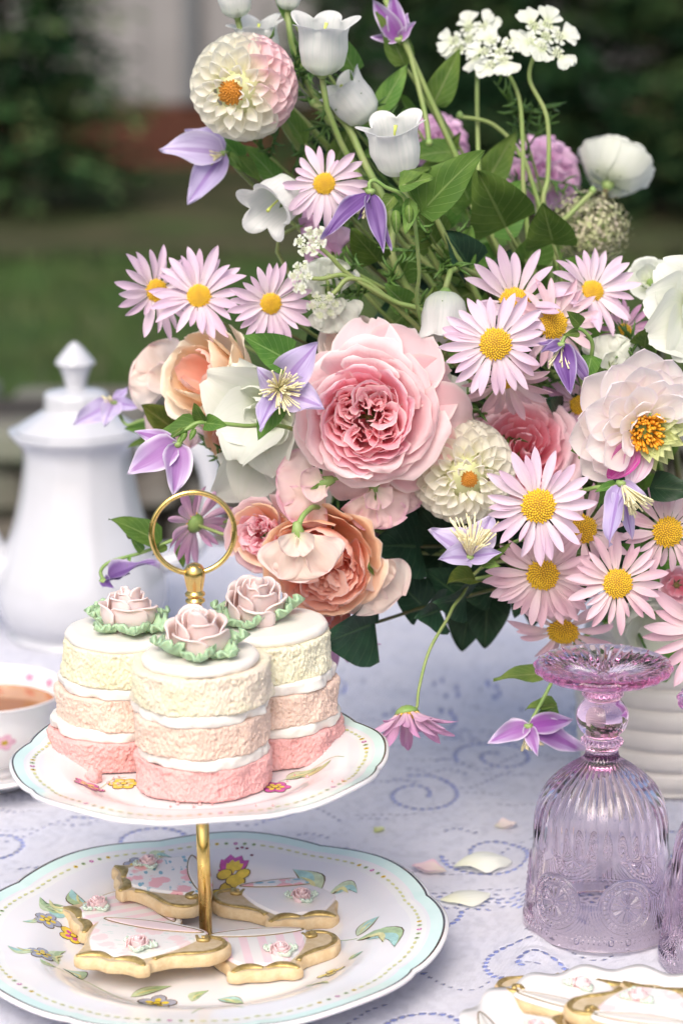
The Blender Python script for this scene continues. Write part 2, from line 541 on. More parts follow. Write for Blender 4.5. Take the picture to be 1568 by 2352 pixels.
def petal(wf, hw, curl=0.0, base=0.0, cup=0.0, ruff=0.0, rf=3.0, twist=0.0, fold=0.0, nu=7, nv=10, seed=0, jag=0.0, norm=True, serr=0.0, tipcurl=0.0):
    """unit petal along +X. hw half width, curl: total bend (rad, + up), cup: across, fold: V fold. Returns V, F, uv"""
    t = 1 - (1 - np.linspace(0, 1, nv)) ** 1.5
    th = base + curl * (t - 0.35) + tipcurl * sstep(0.6, 1, t) * 1.0
    ds = np.diff(t)
    x = np.concatenate([[0], np.cumsum(np.cos((th[1:] + th[:-1]) / 2) * ds)])
    z = np.concatenate([[0], np.cumsum(np.sin((th[1:] + th[:-1]) / 2) * ds)])
    if norm:
        a = math.atan2(z[-1], x[-1])
        L = math.hypot(x[-1], z[-1])
        x, z = (x * math.cos(a) + z * math.sin(a)) / L, (-x * math.sin(a) + z * math.cos(a)) / L
        th = th - a
    s = np.linspace(-1, 1, nu)
    T, S = np.meshgrid(t, s, indexing='ij')
    w = hw * wf(T)
    if serr:
        w = w * (1 + serr * np.sin(T * 60 + seed) * sstep(0.3, 1, np.abs(S)))
    TH = th[:, None]
    off = cup * hw * (w / (hw + 1e-9)) * S ** 2 + fold * w * np.abs(S)
    q = np.stack([T * rf + seed * 3.1, S * rf * hw * 2 + seed, 0 * T + seed * 0.7], -1)
    off = off + ruff * vnoise(q, seed) * sstep(0.2, 1, np.maximum(T, np.abs(S))) + ruff * 0.7 * np.sin(T * rf * 4 + seed + S) * np.abs(S) ** 3 * np.sign(S)
    Y = w * S
    X = x[:, None] - np.sin(TH) * off
    Z = z[:, None] + np.cos(TH) * off
    if jag:
        j = jag * vnoise(np.stack([S[-1] * 4.0 + seed, 0 * S[-1], 0 * S[-1] + 0.5], -1), seed + 5)
        X[-1] += j
        X[-2] += j * 0.5
    if twist:
        a = twist * T
        Y, Z = Y * np.cos(a) - (Z - z[:, None]) * np.sin(a), z[:, None] + (Z - z[:, None]) * np.cos(a) + Y * np.sin(a)
    V = np.stack([X, Y, Z], -1).reshape(-1, 3)
    uv = np.stack([(S + 1) / 2, T], -1).reshape(-1, 2)
    return V, gridF(nu, nv), uv


def petal_me(name, mat, *a, **k):
    V, F, uv = petal(*a, **k)
    return mesh(name, V, F, mat, uv)


LEAF = {}


def leaf_me(kind, matname, v):
    key = (kind, matname, v)
    if key not in LEAF:
        r = random.Random(hash((kind, v)) & 0xffff if False else v * 7 + len(kind))
        wf, hw = {'leaf': (W_leaf, 0.22), 'ovate': (W_ovate, 0.33), 'narrow': (W_leaf, 0.13), 'broad': (W_ovate, 0.42)}[kind]
        LEAF[key] = petal_me('leaf', MT[matname], wf, hw, curl=-0.5 + 0.5 * r.random(), cup=0.0, fold=0.25 + 0.25 * r.random(), ruff=0.05, rf=2.5,
                             twist=r.uniform(-0.5, 0.5), nu=9, nv=12, seed=v + 3)
    return LEAF[key]


def leaf(root, base, tip, nrm=(0, -1, 0.5), kind='leaf', mat='leaf', v=None, width=1.0):
    v = random.randrange(5) if v is None else v
    M = MW[root.name].inverted() @ chord(base, tip, nrm, width)
    return obj('leaf', leaf_me(kind, mat, v), root, M)


def local(root, V):
    Mi = np.array(MW[root.name].inverted())
    V = np.asarray(V)
    return V @ Mi[:3, :3].T + Mi[:3, 3]


def stem(root, pts, r0, r1=None, mat='stem', name='stem', n=6):
    r1 = r0 if r1 is None else r1
    k = len(pts)
    V, F = tube(pts, np.linspace(r0, r1, k), n)
    return obj(name, mesh(name, local(root, V), F, MT[mat]), root)


VM = {}          # vase mouth, filled below


def to_vase(root, p, d, r=0.0016, mat='stem', bend=0.09):
    """stem from flower base p leaving along d and ending inside the vase"""
    p = Vector(p)
    d = Vector(d).normalized()
    a, rr = random.uniform(0, 2 * PI), 0.030 * math.sqrt(random.random())
    q = VM['c'] + Vector((rr * math.cos(a), rr * math.sin(a), -0.03))
    L = (q - p).length
    pts = bez(p, p + d * min(bend, L * 0.4), q + Vector((0, 0.02, 0.05 + 0.1 * L)), q, 16)
    return stem(root, pts, r, r * 1.15, mat)

# ================================================================== SETTING
TZ = 0.75        # table top (upper face of the lace cloth is TZ + about 3 mm)


def sheet(name, x0, x1, y0, y1, z, mat, n=2, kind='structure', bumpy=0.0):
    xs, ys = np.linspace(x0, x1, n), np.linspace(y0, y1, n)
    X, Y = np.meshgrid(xs, ys)
    Z = np.full_like(X, z)
    if bumpy:
        Z = Z + bumpy * fbm(np.stack([X * 1.3, Y * 1.3, 0 * X], -1), 3, 4)
    V = np.stack([X, Y, Z], -1).reshape(-1, 3)
    return tag(obj(name, mesh(name, V, gridF(n, n), mat)), kind=kind)


def ground_mat(name, cols, scales):
    m, nt = newmat(name)
    oc = objco(nt)
    c = mixc(nt, mrange(nt, noise(nt, scales[0], 4, 0.6, oc), 0.35, 0.65), cols[0], cols[1])
    c = mixc(nt, mrange(nt, noise(nt, scales[1], 3, 0.6, oc), 0.5, 0.7), c, cols[2])
    b = nd(nt, 'ShaderNodeBump', {'Strength': 0.8, 'Distance': 0.03, 'Height': noise(nt, 30, 5, 0.7, oc)})
    p = nd(nt, 'ShaderNodeBsdfPrincipled', {'Base Color': c, 'Roughness': 0.95, 'Normal': b.outputs[0], 'Specular IOR Level': 0.1})
    nd(nt, 'ShaderNodeOutputMaterial', {0: p.outputs[0]})
    return m


sheet('lawn', -200, 200, -60, 300, 0.0, ground_mat('lawn', [(0.04, 0.085, 0.028), (0.075, 0.11, 0.045), (0.11, 0.105, 0.06)], (0.9, 1.6)))
sheet('soil_bed', -4, 4, 10.4, 15.0, 0.03, ground_mat('soil', [(0.075, 0.072, 0.04), (0.04, 0.05, 0.022), (0.055, 0.085, 0.03)], (1.3, 0.8)), n=60, bumpy=0.03)

# blades of grass: nobody could count them
gb = []
n = 9000
gx, gy = rng.uniform(-1.6, 1.6, n), rng.uniform(5.0, 10.4, n)
gh, ga = rng.uniform(0.05, 0.11, n), rng.uniform(0, 2 * PI, n)
dx, dy = np.cos(ga) * 0.008, np.sin(ga) * 0.008
lx, ly = rng.uniform(-0.03, 0.03, n), rng.uniform(-0.03, 0.03, n)
V = np.stack([np.stack([gx - dx, gy - dy, 0 * gx], 1), np.stack([gx + dx, gy + dy, 0 * gx], 1), np.stack([gx + lx, gy + ly, gh], 1)], 1).reshape(-1, 3)
F = np.arange(n * 3).reshape(-1, 3)
tag(obj('grass', mesh('grass', V, F, plain('grass_blade', (0.045, 0.10, 0.025), 0.7, col2=(0.08, 0.10, 0.04), vscale=2.0, spec=0.15))),
    'short green grass growing on the lawn behind the stone wall', 'grass', kind='stuff')


# ---- house: grey boards over a brick foundation
def box_me(name, sx, sy, sz, mat, bev=0.0, jit=0.0, seed=0):
    """box centred on x, y with its base at z = 0, corners chamfered"""
    b = bev
    ring = lambda x, y: [(-x + b, -y), (x - b, -y), (x, -y + b), (x, y - b), (x - b, y), (-x + b, y), (-x, y - b), (-x, -y + b)]
    V = []
    for (ins, z) in ((b, 0), (0, b), (0, sz - b), (b, sz)):
        V += [(x, y, z) for x, y in ring(sx / 2 - ins, sy / 2 - ins)]
    V = np.array(V)
    if jit:
        V = V + jit * np.stack([vnoise(V * 9 + seed, seed + k) for k in range(3)], -1)
    F = gridF(8, 4, True).tolist() + [list(range(8))[::-1], [24 + i for i in range(8)]]
    return mesh(name, V, F, mat, smooth=False)


house = thing('house', 'grey boarded house wall on a low brick foundation behind the garden bed', 'house', Matrix.Translation((0, 15.0, 0)))
m_board = plain('house_board', (0.27, 0.26, 0.265), 0.7, var=0.12, vscale=3)
m_brick = plain('house_brick', (0.14, 0.045, 0.026), 0.9, col2=(0.07, 0.026, 0.015), vscale=6, bump=0.5, bscale=60)
m_mortar = plain('mortar', (0.10, 0.085, 0.07), 0.95, var=0.2)
m_post = plain('house_post', (0.14, 0.15, 0.165), 0.6, var=0.1)
obj('wall', box_me('wall', 6.0, 0.2, 2.6, m_board, 0.01), house, Matrix.Translation((0, 0.25, 0.42)))
for k in range(16):
    obj('board', box_me('board', 0.368, 0.025, 2.55, m_board, 0.006) if k == 0 else bpy.data.meshes['board'], house, Matrix.Translation((-2.95 + k * 0.374, 0.13, 0.44)))
for xx in (-0.98, 0.35):
    obj('post', box_me('post', 0.10, 0.08, 2.56, m_post, 0.01), house, Matrix.Translation((xx, 0.065, 0.44)))
fnd = obj('foundation', box_me('foundation', 6.0, 0.16, 0.43, m_mortar, 0.01), house, Matrix.Translation((0, 0.2, 0)))
bm_ = box_me('brick', 0.205, 0.06, 0.062, m_brick, 0.006)
for r in range(6):
    for k in range(26):
        obj('brick', bm_, fnd, Matrix.Translation((-2.8 + k * 0.216 + (r % 2) * 0.108, -0.10 + random.uniform(-0.006, 0.006), 0.01 + r * 0.07)))

# ---- dry stone wall behind the table
m_stone = plain('wall_stone', (0.20, 0.19, 0.18), 0.9, col2=(0.10, 0.085, 0.075), vscale=9, bump=0.8, bscale=50)
m_cap = plain('wall_capstone', (0.27, 0.265, 0.25), 0.9, col2=(0.17, 0.17, 0.15), vscale=7, bump=0.8, bscale=50)
m_lichen = plain('wall_stone_lichen', (0.17, 0.19, 0.145), 0.9, col2=(0.12, 0.10, 0.085), vscale=6, bump=0.8, bscale=50)
swall = thing('stone_wall', 'low dry stacked grey stone wall behind the coffee pot', 'wall', Matrix.Translation((0, 4.1, 0)))
zz, row = 0.0, 0
while zz < 0.62:
    h = random.uniform(0.075, 0.115)
    cap = zz + h > 0.56
    if cap: h = 0.085
    x = -1.5 - random.random() * 0.1
    while x < 1.5:
        w = random.uniform(0.14, 0.30) * (1.1 if cap else 1)
        me = box_me('stone', w - 0.016, 0.34 + (0.10 if cap else random.uniform(-0.05, 0.03)), h - 0.012, random.choice([m_cap, m_stone, m_lichen]) if cap else random.choice([m_stone, m_stone, m_lichen]), 0.018, 0.012, random.randrange(999))
        obj('stone', me, swall, Matrix.Translation((x + w / 2, random.uniform(-0.02, 0.02), zz + (random.uniform(-0.02, 0.02) if cap else 0))) @ Matrix.Rotation(random.uniform(-0.04, 0.04), 4, 'Y'))
        x += w
    zz += h
    row += 1
    if cap: break
obj('core', box_me('core', 3.0, 0.2, 0.55, plain('wall_core', (0.03, 0.025, 0.02), 1.0), 0.01), swall)


# ---- evergreen shrubs
def shrub(name, label, c, rad, h, nspray, mats, seed, flat=0.25, group='evergreens by the house'):
    r = np.random.default_rng(seed)
    root = thing(name, label, 'shrub', Matrix.Translation(c), group)
    pts = [(0, 0, -0.02), (0.02, 0.01, h * 0.3), (0.0, -0.02, h * 0.65), (0.02, 0, h * 0.97)]
    V, F = tube(catmull(pts, 5), np.linspace(0.06, 0.01, 16), 7)
    obj('trunk', mesh('trunk', V, F, mats[2]), root)
    Vs, Fs, Ms, off, limbs = [], [], [], 0, []
    for s in range(nspray):
        z0 = h * r.uniform(0.03, 0.98)
        R = rad * (1 - 0.45 * (z0 / h)) * r.uniform(0.55, 1.08)
        a = r.uniform(0, 2 * PI)
        d = np.array([math.cos(a), math.sin(a), 0])
        side = np.array([-d[1], d[0], 0])
        droop = r.uniform(0.05, 0.3)
        if s % 5 == 0:
            limbs.append(tube([d * R * u + np.array([0, 0, z0 + 0.12 * u - droop * u * u * R]) for u in (0, 0.3, 0.6, 0.9)], [0.012, 0.009, 0.006, 0.003], 5))
        tone = 0 if r.random() < 0.62 else 1
        m = 26
        u = r.uniform(0.25, 1, m)
        lat = r.uniform(-1, 1, m) * 0.28 * R * (1.15 - u)
        p = d * (R * u)[:, None] + side * lat[:, None]
        p[:, 2] += z0 + 0.12 * u - droop * u * u * R + r.normal(0, 0.02, m)
        ln = r.uniform(0.05, 0.11, m)[:, None]
        ax = d * 0.8 + side * np.sign(lat)[:, None] * r.uniform(0.2, 1.0, m)[:, None]
        ax[:, 2] -= r.uniform(0, flat * 2, m)
        ax /= np.linalg.norm(ax, axis=1, keepdims=True)
        bx = np.cross(ax, r.normal(0, 0.5, (m, 3)) + np.array([0, 0, 1.0]))
        bx /= np.linalg.norm(bx, axis=1, keepdims=True)
        w = 0.018
        q = np.stack([p, p + ax * ln * 0.5 + bx * w, p + ax * ln, p + ax * ln * 0.5 - bx * w], 1)
        Vs.append(q.reshape(-1, 3))
        Fs.append(np.arange(m * 4).reshape(-1, 4) + off)
        Ms += [tone] * m
        off += m * 4
    obj('crown', mesh('crown', np.concatenate(Vs), np.concatenate(Fs), mats[:2], midx=Ms, smooth=False), root)
    V, F, _ = join(limbs)
    obj('limb', mesh('limb', V, F, mats[2]), root, kind='stuff')
    return root


m_ev1 = plain('needle_dark', (0.018, 0.055, 0.022), 0.8, col2=(0.007, 0.022, 0.010), vscale=3, spec=0.08)
m_ev2 = plain('needle_light', (0.035, 0.085, 0.03), 0.8, col2=(0.055, 0.08, 0.03), vscale=3, spec=0.08)
m_ev3 = plain('needle_brown', (0.12, 0.15, 0.065), 0.8, col2=(0.055, 0.15, 0.05), vscale=3, spec=0.08)
m_bark = plain('bark', (0.06, 0.04, 0.028), 0.9, bump=0.6, bscale=80)
shrub('evergreen_shrub', 'dark evergreen shrub with drooping branches at the left edge', (-1.82, 12.4, 0.04), 0.86, 2.3, 700, [m_ev1, m_ev3, m_bark], 1)
shrub('evergreen_shrub', 'dark evergreen shrub hidden behind the middle of the bouquet', (0.35, 13.4, 0.04), 0.95, 2.6, 800, [m_ev1, m_ev2, m_bark], 2)
shrub('evergreen_shrub', 'large dark evergreen shrub behind the white lace flowers', (1.25, 12.6, 0.04), 1.1, 2.7, 1100, [m_ev1, m_ev2, m_bark], 3)
shrub('evergreen_shrub', 'dark evergreen shrub filling the upper right corner', (2.25, 12.2, 0.04), 1.0, 2.6, 1000, [m_ev1, m_ev2, m_bark], 4)

# ================================================================== TABLE AND CLOTHS
m_wood = plain('table_wood', (0.25, 0.16, 0.09), 0.6, col2=(0.15, 0.09, 0.05), vscale=8)
table = thing('table', 'garden table hidden under the lace tablecloth', 'table', Matrix.Translation((0, 1.5, 0)))
obj('table_top', box_me('table_top', 1.9, 1.66, 0.035, m_wood, 0.006), table, Matrix.Translation((0, 0, TZ - 0.045)))
for sx in (-1, 1):
    for sy in (-1, 1):
        V, F = lathe([(0.0, 0), (0.028, 0), (0.03, 0.1), (0.036, 0.4), (0.03, 0.6), (0.045, 0.62), (0.045, TZ - 0.046), (0, TZ - 0.046)], 16)
        obj('leg', mesh('leg', V, F, m_wood), table, Matrix.Translation((sx * 0.85, sy * 0.75, 0)))


def cloth_h(X, Y):
    """height of the lace cloth above TZ: soft creases, calm where things stand"""
    q = np.stack([X * 7, Y * 5, 0 * X], -1)
    h = 0.0024 * fbm(q, 2, 3) + 0.0014 * fbm(q * 4.0, 2, 9)
    # two soft ridges running back from between plate and goblet to the vase
    for (ax, ay, bx_, by_, w, a) in ((0.118, 1.29, 0.155, 1.56, 0.013, 0.0100), (0.088, 1.20, 0.118, 1.30, 0.012, 0.0045), (-0.24, 1.72, -0.02, 1.78, 0.02, 0.006), (0.02, 1.05, 0.10, 1.16, 0.014, 0.004)):
        tx, ty = bx_ - ax, by_ - ay
        L2 = tx * tx + ty * ty
        t = np.clip(((X - ax) * tx + (Y - ay) * ty) / L2, 0, 1)
        d2 = (X - ax - t * tx) ** 2 + (Y - ay - t * ty) ** 2
        h = h + a * np.exp(-d2 / (w * w)) * np.sin(PI * np.clip(t, 0.03, 0.97)) ** 0.5
    return h + 0.003


xs = np.concatenate([np.linspace(-1.0, -0.30, 24)[:-1], np.linspace(-0.30, 0.30, 430), np.linspace(0.30, 1.0, 24)[1:]])
ys = np.concatenate([np.linspace(0.66, 0.98, 12)[:-1], np.linspace(0.98, 1.75, 540), np.linspace(1.75, 2.34, 60)[1:]])
X, Y = np.meshgrid(xs, ys)
lace = np.zeros_like(X)


def hole(cx, cy, rx, ry, a, s=1.0):
    R = max(rx, ry) * 1.6
    i0, i1 = np.searchsorted(xs, cx - R), np.searchsorted(xs, cx + R)
    j0, j1 = np.searchsorted(ys, cy - R), np.searchsorted(ys, cy + R)
    if i1 <= i0 or j1 <= j0: return
    x, y = X[j0:j1, i0:i1] - cx, Y[j0:j1, i0:i1] - cy
    u, v = (x * math.cos(a) + y * math.sin(a)) / rx, (-x * math.sin(a) + y * math.cos(a)) / ry
    lace[j0:j1, i0:i1] = np.maximum(lace[j0:j1, i0:i1], s * sstep(1.25, 0.6, np.sqrt(u * u + v * v)))


def dots(P, sp=0.0062, rx=0.0026, ry=0.0018, s=1.0):
    P = np.asarray(P)
    d = np.concatenate([[0], np.cumsum(np.hypot(*np.diff(P, axis=0).T))])
    for k in np.arange(0, d[-1], sp):
        x, y = np.interp(k, d, P[:, 0]), np.interp(k, d, P[:, 1])
        x2, y2 = np.interp(k + 0.001, d, P[:, 0]), np.interp(k + 0.001, d, P[:, 1])
        hole(x, y, rx, ry, math.atan2(y2 - y, x2 - x), s)


lr = random.Random(5)
for gy_ in range(10):
    for gx_ in range(6):
        cx, cy = -0.30 + gx_ * 0.118 + (gy_ % 2) * 0.055 + lr.uniform(-.015, .015), 1.0 + gy_ * 0.092 + lr.uniform(-.015, .015)
        a0, sg = lr.uniform(0, 2 * PI), lr.choice((-1, 1))
        t = np.linspace(0, 1, 60)
        r = 0.034 * (1 - 0.8 * t)
        dots(np.stack([cx + r * np.cos(a0 + sg * t * 8.5), cy + 1.15 * r * np.sin(a0 + sg * t * 8.5)], 1))
        # a tail that runs on to the next scroll
        t = np.linspace(0, 1, 40)
        dots(np.stack([cx + 0.034 * math.cos(a0) + 0.075 * t, cy + 0.034 * math.sin(a0) + 0.02 * np.sin(t * 6 + a0)], 1), 0.007, 0.002, 0.0011, 0.8)
        # a small leaf of holes
        b0 = lr.uniform(0, 2 * PI)
        for q in range(5):
            hole(cx + 0.05 * math.cos(b0) + q * 0.005, cy + 0.05 * math.sin(b0) + 0.004 * math.sin(q), 0.0026, 0.0011, 0.8, 0.8)
# lattice bands
for (y0, sl, rows) in ((1.355, 0.10, 5), (1.12, -0.25, 4), (1.68, 0.05, 6)):
    for r_ in range(rows):
        for k in range(90):
            x = -0.30 + k * 0.0068 + (r_ % 2) * 0.0034
            if lr.random() < 0.82:
                hole(x, y0 + sl * x + r_ * 0.0055 + 0.006 * math.sin(x * 30), 0.0027, 0.0014, (0.5 if r_ % 2 else -0.5), lr.uniform(0.6, 1))
for r_ in range(60):
    y0 = 1.0 + lr.random() * 0.7
    x0 = lr.uniform(-0.3, 0.25)
    for k in range(lr.randint(3, 9)):
        hole(x0 + k * 0.0058, y0 + lr.uniform(-0.001, 0.001), 0.0024, 0.0009, 0, 0.7)
# open gauze ground: faint
gz = fbm(np.stack([X * 240, Y * 170, 0 * X], -1), 2, 21) + 0.12 * fbm(np.stack([X * 14, Y * 14, 0 * X], -1), 2, 33)
lace = np.maximum(lace, 0.10 + 0.13 * sstep(-0.3, 0.9, gz))
H = TZ + cloth_h(X, Y) - 0.0007 * lace
over = np.maximum(0, Y - 2.30)
Zc = np.where(Y > 2.30, H - 0.004 - over * 5.0, H)
Yc = np.where(Y > 2.30, 2.302 + 0.2 * over, Y)
V = np.stack([X, Yc, Zc], -1).reshape(-1, 3)
nx, ny = len(xs), len(ys)

m, nt = newmat('lace_cloth')
att = nd(nt, 'ShaderNodeAttribute', attribute_name='lace')
oc = objco(nt)
wv = nd(nt, 'ShaderNodeTexWave', {'Scale': 420.0, 'Distortion': 2.5, 'Detail': 2.0, 'Detail Scale': 1.2, 'Vector': oc}, wave_type='BANDS', bands_direction='X')
wv2 = nd(nt, 'ShaderNodeTexWave', {'Scale': 420.0, 'Distortion': 2.5, 'Detail': 2.0, 'Detail Scale': 1.2, 'Vector': oc}, wave_type='BANDS', bands_direction='Y')
weave = mth(nt, 'MULTIPLY', wv.outputs[1], wv2.outputs[1])
bp = nd(nt, 'ShaderNodeBump', {'Strength': 0.8, 'Distance': 0.0010, 'Height': mth(nt, 'SUBTRACT', weave, mth(nt, 'MULTIPLY', att.outputs['Fac'], 2.0))})
ccol = mixc(nt, mrange(nt, noise(nt, 30, 4, 0.6, oc), 0.35, 0.7), (0.86, 0.86, 0.95), (0.82, 0.83, 0.94))
p = nd(nt, 'ShaderNodeBsdfPrincipled', {'Base Color': ccol, 'Roughness': 0.9, 'Specular IOR Level': 0.1, 'Sheen Weight': 0.15, 'Normal': bp.outputs[0]})
tr = nt.nodes.new('ShaderNodeBsdfTransparent')
hf = mth(nt, 'ADD', mrange(nt, att.outputs['Fac'], 0.05, 0.85, 0.0, 0.80), mrange(nt, weave, 0.25, 0.0, 0.0, 0.14), clamp=True)
mx = nd(nt, 'ShaderNodeMixShader', {0: hf, 1: p.outputs[0], 2: tr.outputs[0]})
nd(nt, 'ShaderNodeOutputMaterial', {0: mx.outputs[0]})
me = mesh('tablecloth', V, gridF(nx, ny), m)
a_ = me.attributes.new('lace', 'FLOAT', 'POINT')
a_.data.foreach_set('value', lace.ravel().astype(np.float32))
tag(obj('tablecloth', me), 'white lace tablecloth with scrolls of eyelet holes', 'tablecloth')

xs2, ys2 = np.linspace(-1.0, 1.0, 90), np.concatenate([np.linspace(0.66, 2.30, 110), np.linspace(2.305, 2.36, 6)])
X2, Y2 = np.meshgrid(xs2, ys2)
H2 = TZ + cloth_h(X2, Y2) - 0.0028
ov = np.maximum(0, Y2 - 2.30)
V = np.stack([X2, np.where(Y2 > 2.30, 2.298 + 0.1 * ov, Y2), np.where(Y2 > 2.30, H2 - 0.003 - ov * 6, H2)], -1).reshape(-1, 3)
tag(obj('undercloth', mesh('undercloth', V, gridF(len(xs2), len(ys2)), plain('blue_linen', (0.34, 0.43, 0.90), 0.9, var=0.12, vscale=60, spec=0.1))),
    'blue linen cloth showing through the holes of the lace', 'cloth')

# ================================================================== TIERED STAND
PY = 1.285
m_china, nt = newmat('china_white')
p = nd(nt, 'ShaderNodeBsdfPrincipled', {'Base Color': (0.72, 0.70, 0.71, 1), 'Roughness': 0.16, 'Coat Weight': 0.5, 'Coat Roughness': 0.05, 'Subsurface Weight': 0.08, 'Subsurface Scale': 0.003})
nt.links.new(mixc(nt, mrange(nt, noise(nt, 25, 2, 0.5, objco(nt)), 0.3, 0.7), (0.74, 0.72, 0.725), (0.715, 0.705, 0.72)), p.inputs['Base Color'])
nd(nt, 'ShaderNodeOutputMaterial', {0: p.outputs[0]})
m_mint = plain('china_mint_band', (0.57, 0.75, 0.70), 0.16, coat=0.5, col2=(0.62, 0.77, 0.73), vscale=60)
m_line = plain('china_dark_line', (0.055, 0.04, 0.03), 0.2, coat=0.5, col2=(0.09, 0.065, 0.04), vscale=90)
m_ivory = plain('china_ivory_band', (0.76, 0.75, 0.72), 0.16, coat=0.5, col2=(0.73, 0.74, 0.72), vscale=90)
PAINT = {}
for k, c in dict(yellow=(0.78, 0.58, 0.06), pale=(0.70, 0.68, 0.32), magenta=(0.55, 0.08, 0.36), pink=(0.80, 0.46, 0.58), green=(0.40, 0.54, 0.28), teal=(0.38, 0.62, 0.58),
                 grey=(0.36, 0.37, 0.45), brown=(0.16, 0.11, 0.05), white=(0.80, 0.78, 0.76), red=(0.62, 0.10, 0.12), blue=(0.30, 0.48, 0.62), lightgreen=(0.56, 0.66, 0.42), maroon=(0.25, 0.03, 0.08)).items():
    PAINT[k] = plain('paint_' + k, c, 0.2, coat=0.4, var=0.25, vscale=220)
PK = list(PAINT)
PM = [PAINT[k] for k in PK]


class Plate:
    """scalloped plate: u = 0 centre .. 1 rim edge"""
    def __init__(s, R, H, lobes=8, ph=0.0, deep=0.030):
        s.R, s.H, s.lobes, s.ph, s.deep = R, H, lobes, ph, deep

    def sc(s, phi):
        c = np.abs(np.sin(s.lobes / 2 * (phi - s.ph)))
        return 1 - s.deep * (1 - c ** 0.55)

    def z(s, u):
        u = np.asarray(u, dtype=float)
        return s.H * (0.14 + 0.55 * sstep(0.52, 0.74, u) + 0.31 * np.clip((u - 0.70) / 0.30, 0, 1) ** 1.2)

    def rad(s, u, phi):
        k = sstep(0.45, 1.0, u)
        return s.R * u * (1 - k + k * s.sc(phi))

    def pt(s, x, y, lift=0.0003):
        """point on the upper face at plan position x, y (m)"""
        phi = np.arctan2(y, x)
        r = np.hypot(x, y)
        u = r / s.R
        for _ in range(4):
            u = r / (s.rad(u, phi) / np.maximum(u, 1e-6))
        return np.stack([x, y, s.z(u) + lift + s.wave(u, phi)], -1)

    def wave(s, u, phi):
        return 0.0012 * sstep(0.6, 1.0, u) * np.cos(s.lobes * (phi - s.ph) + PI)

    def build(s, parent, name, M, label, n=320):
        us = np.concatenate([np.linspace(0.02, 0.5, 8), np.linspace(0.5, 0.82, 14)[1:], [0.845, 0.91, 0.925, 0.95, 0.972, 0.976, 0.986, 0.99, 0.996, 1.0]])
        a = np.linspace(0, 2 * PI, n, endpoint=False)
        A, U = np.meshgrid(a, us)
        R = s.rad(U, A)
        Z = s.z(U) + s.wave(U, A) - 0.0012 * sstep(0.985, 1.0, U)
        th = 0.0036
        # underside
        ub = np.array([1.0, 0.98, 0.93, 0.8, 0.7, 0.6, 0.52, 0.50, 0.49, 0.46, 0.45, 0.2, 0.02])
        A2, U2 = np.meshgrid(a, ub)
        R2 = s.rad(U2, A2)
        Z2 = s.z(U2) + s.wave(U2, A2) - th * np.minimum(1, 0.75 + (1 - U2) * 3)
        foot = (U2 <= 0.505) & (U2 >= 0.455)
        Z2 = np.where(foot, s.z(U2) - th - 0.0018, Z2)
        V = np.concatenate([np.stack([R * np.cos(A), R * np.sin(A), Z], -1).reshape(-1, 3), np.stack([R2 * np.cos(A2), R2 * np.sin(A2), Z2], -1).reshape(-1, 3)])
        nu = len(us)
        F = gridF(n, nu + len(ub), True)
        mids = np.zeros((nu + len(ub) - 1, n), dtype=int)
        um = (us[:-1] + us[1:]) / 2
        for i, v in enumerate(um):
            if 0.925 < v < 0.972: mids[i] = 1
            elif 0.845 < v < 0.91: mids[i] = 3
            elif 0.976 < v < 0.986: mids[i] = 2
            elif 0.972 < v < 0.976: mids[i] = 1
        F = F.tolist() + [list(range(n))[::-1], [(nu + len(ub) - 1) * n + i for i in range(n)]]
        mids = mids.ravel().tolist() + [0, 0]
        o = obj(name, mesh(name, V, F, [m_china, m_mint, m_line, m_ivory], midx=mids), parent, M, label)
        s.o = o
        return o

    def print_(s, name, polys):
        """polys: [(pts Nx2 in m, colour, layer)]"""
        Vs, Fs, Ms, off = [], [], [], 0
        for P, c, ly in polys:
            P = np.asarray(P)
            cen = P.mean(0)
            Q = np.concatenate([[cen], cen + (P - cen) * 0.55, P])
            Vs.append(s.pt(Q[:, 0], Q[:, 1], 0.00025 + 0.00012 * ly))
            k = len(P)
            for i in range(k):
                j = (i + 1) % k
                Fs.append([off, off + 1 + i, off + 1 + j]); Ms.append(PK.index(c))
                Fs.append([off + 1 + i, off + 1 + k + i, off + 1 + k + j, off + 1 + j]); Ms.append(PK.index(c))
            off += len(Q)
        return obj(name, mesh(name, np.concatenate(Vs), Fs, PM, midx=Ms), s.o)

    def garland(s):
        """small printed chain round the ivory band"""
        polys = []
        n = 132 if s.R > 0.12 else 108
        for k in range(n):
            phi = 2 * PI * k / n
            r = float(s.rad(np.array(0.880), np.array(phi)))
            c = np.array([r * math.cos(phi), r * math.sin(phi)])
            ph8 = (phi - s.ph) / (2 * PI / s.lobes) % 1
            if abs(ph8 - 0.5) < 0.15:
                col = 'magenta' if abs(ph8 - 0.5) < 0.035 else ('yellow' if abs(ph8 - 0.5) > 0.1 else 'green')
                polys.append((ell(c, 0.0017, 0.0015, phi, 7), col, 0))
                polys.append((ell(c, 0.0007, 0.0007, phi, 5), 'white' if col == 'magenta' else 'brown', 1))
            else:
                polys.append((ell(c, 0.0011, 0.0021, phi, 8), 'lightgreen', 0))
                polys.append((ell(c, 0.0009, 0.0018, phi, 8), 'pale', 1))
        return s.print_('printed_garland', polys)


def ell(c, rx, ry, a=0.0, n=12):
    t = np.linspace(0, 2 * PI, n, endpoint=False)
    x, y = rx * np.cos(t), ry * np.sin(t)
    return np.stack([c[0] + x * math.cos(a) - y * math.sin(a), c[1] + x * math.sin(a) + y * math.cos(a)], 1)


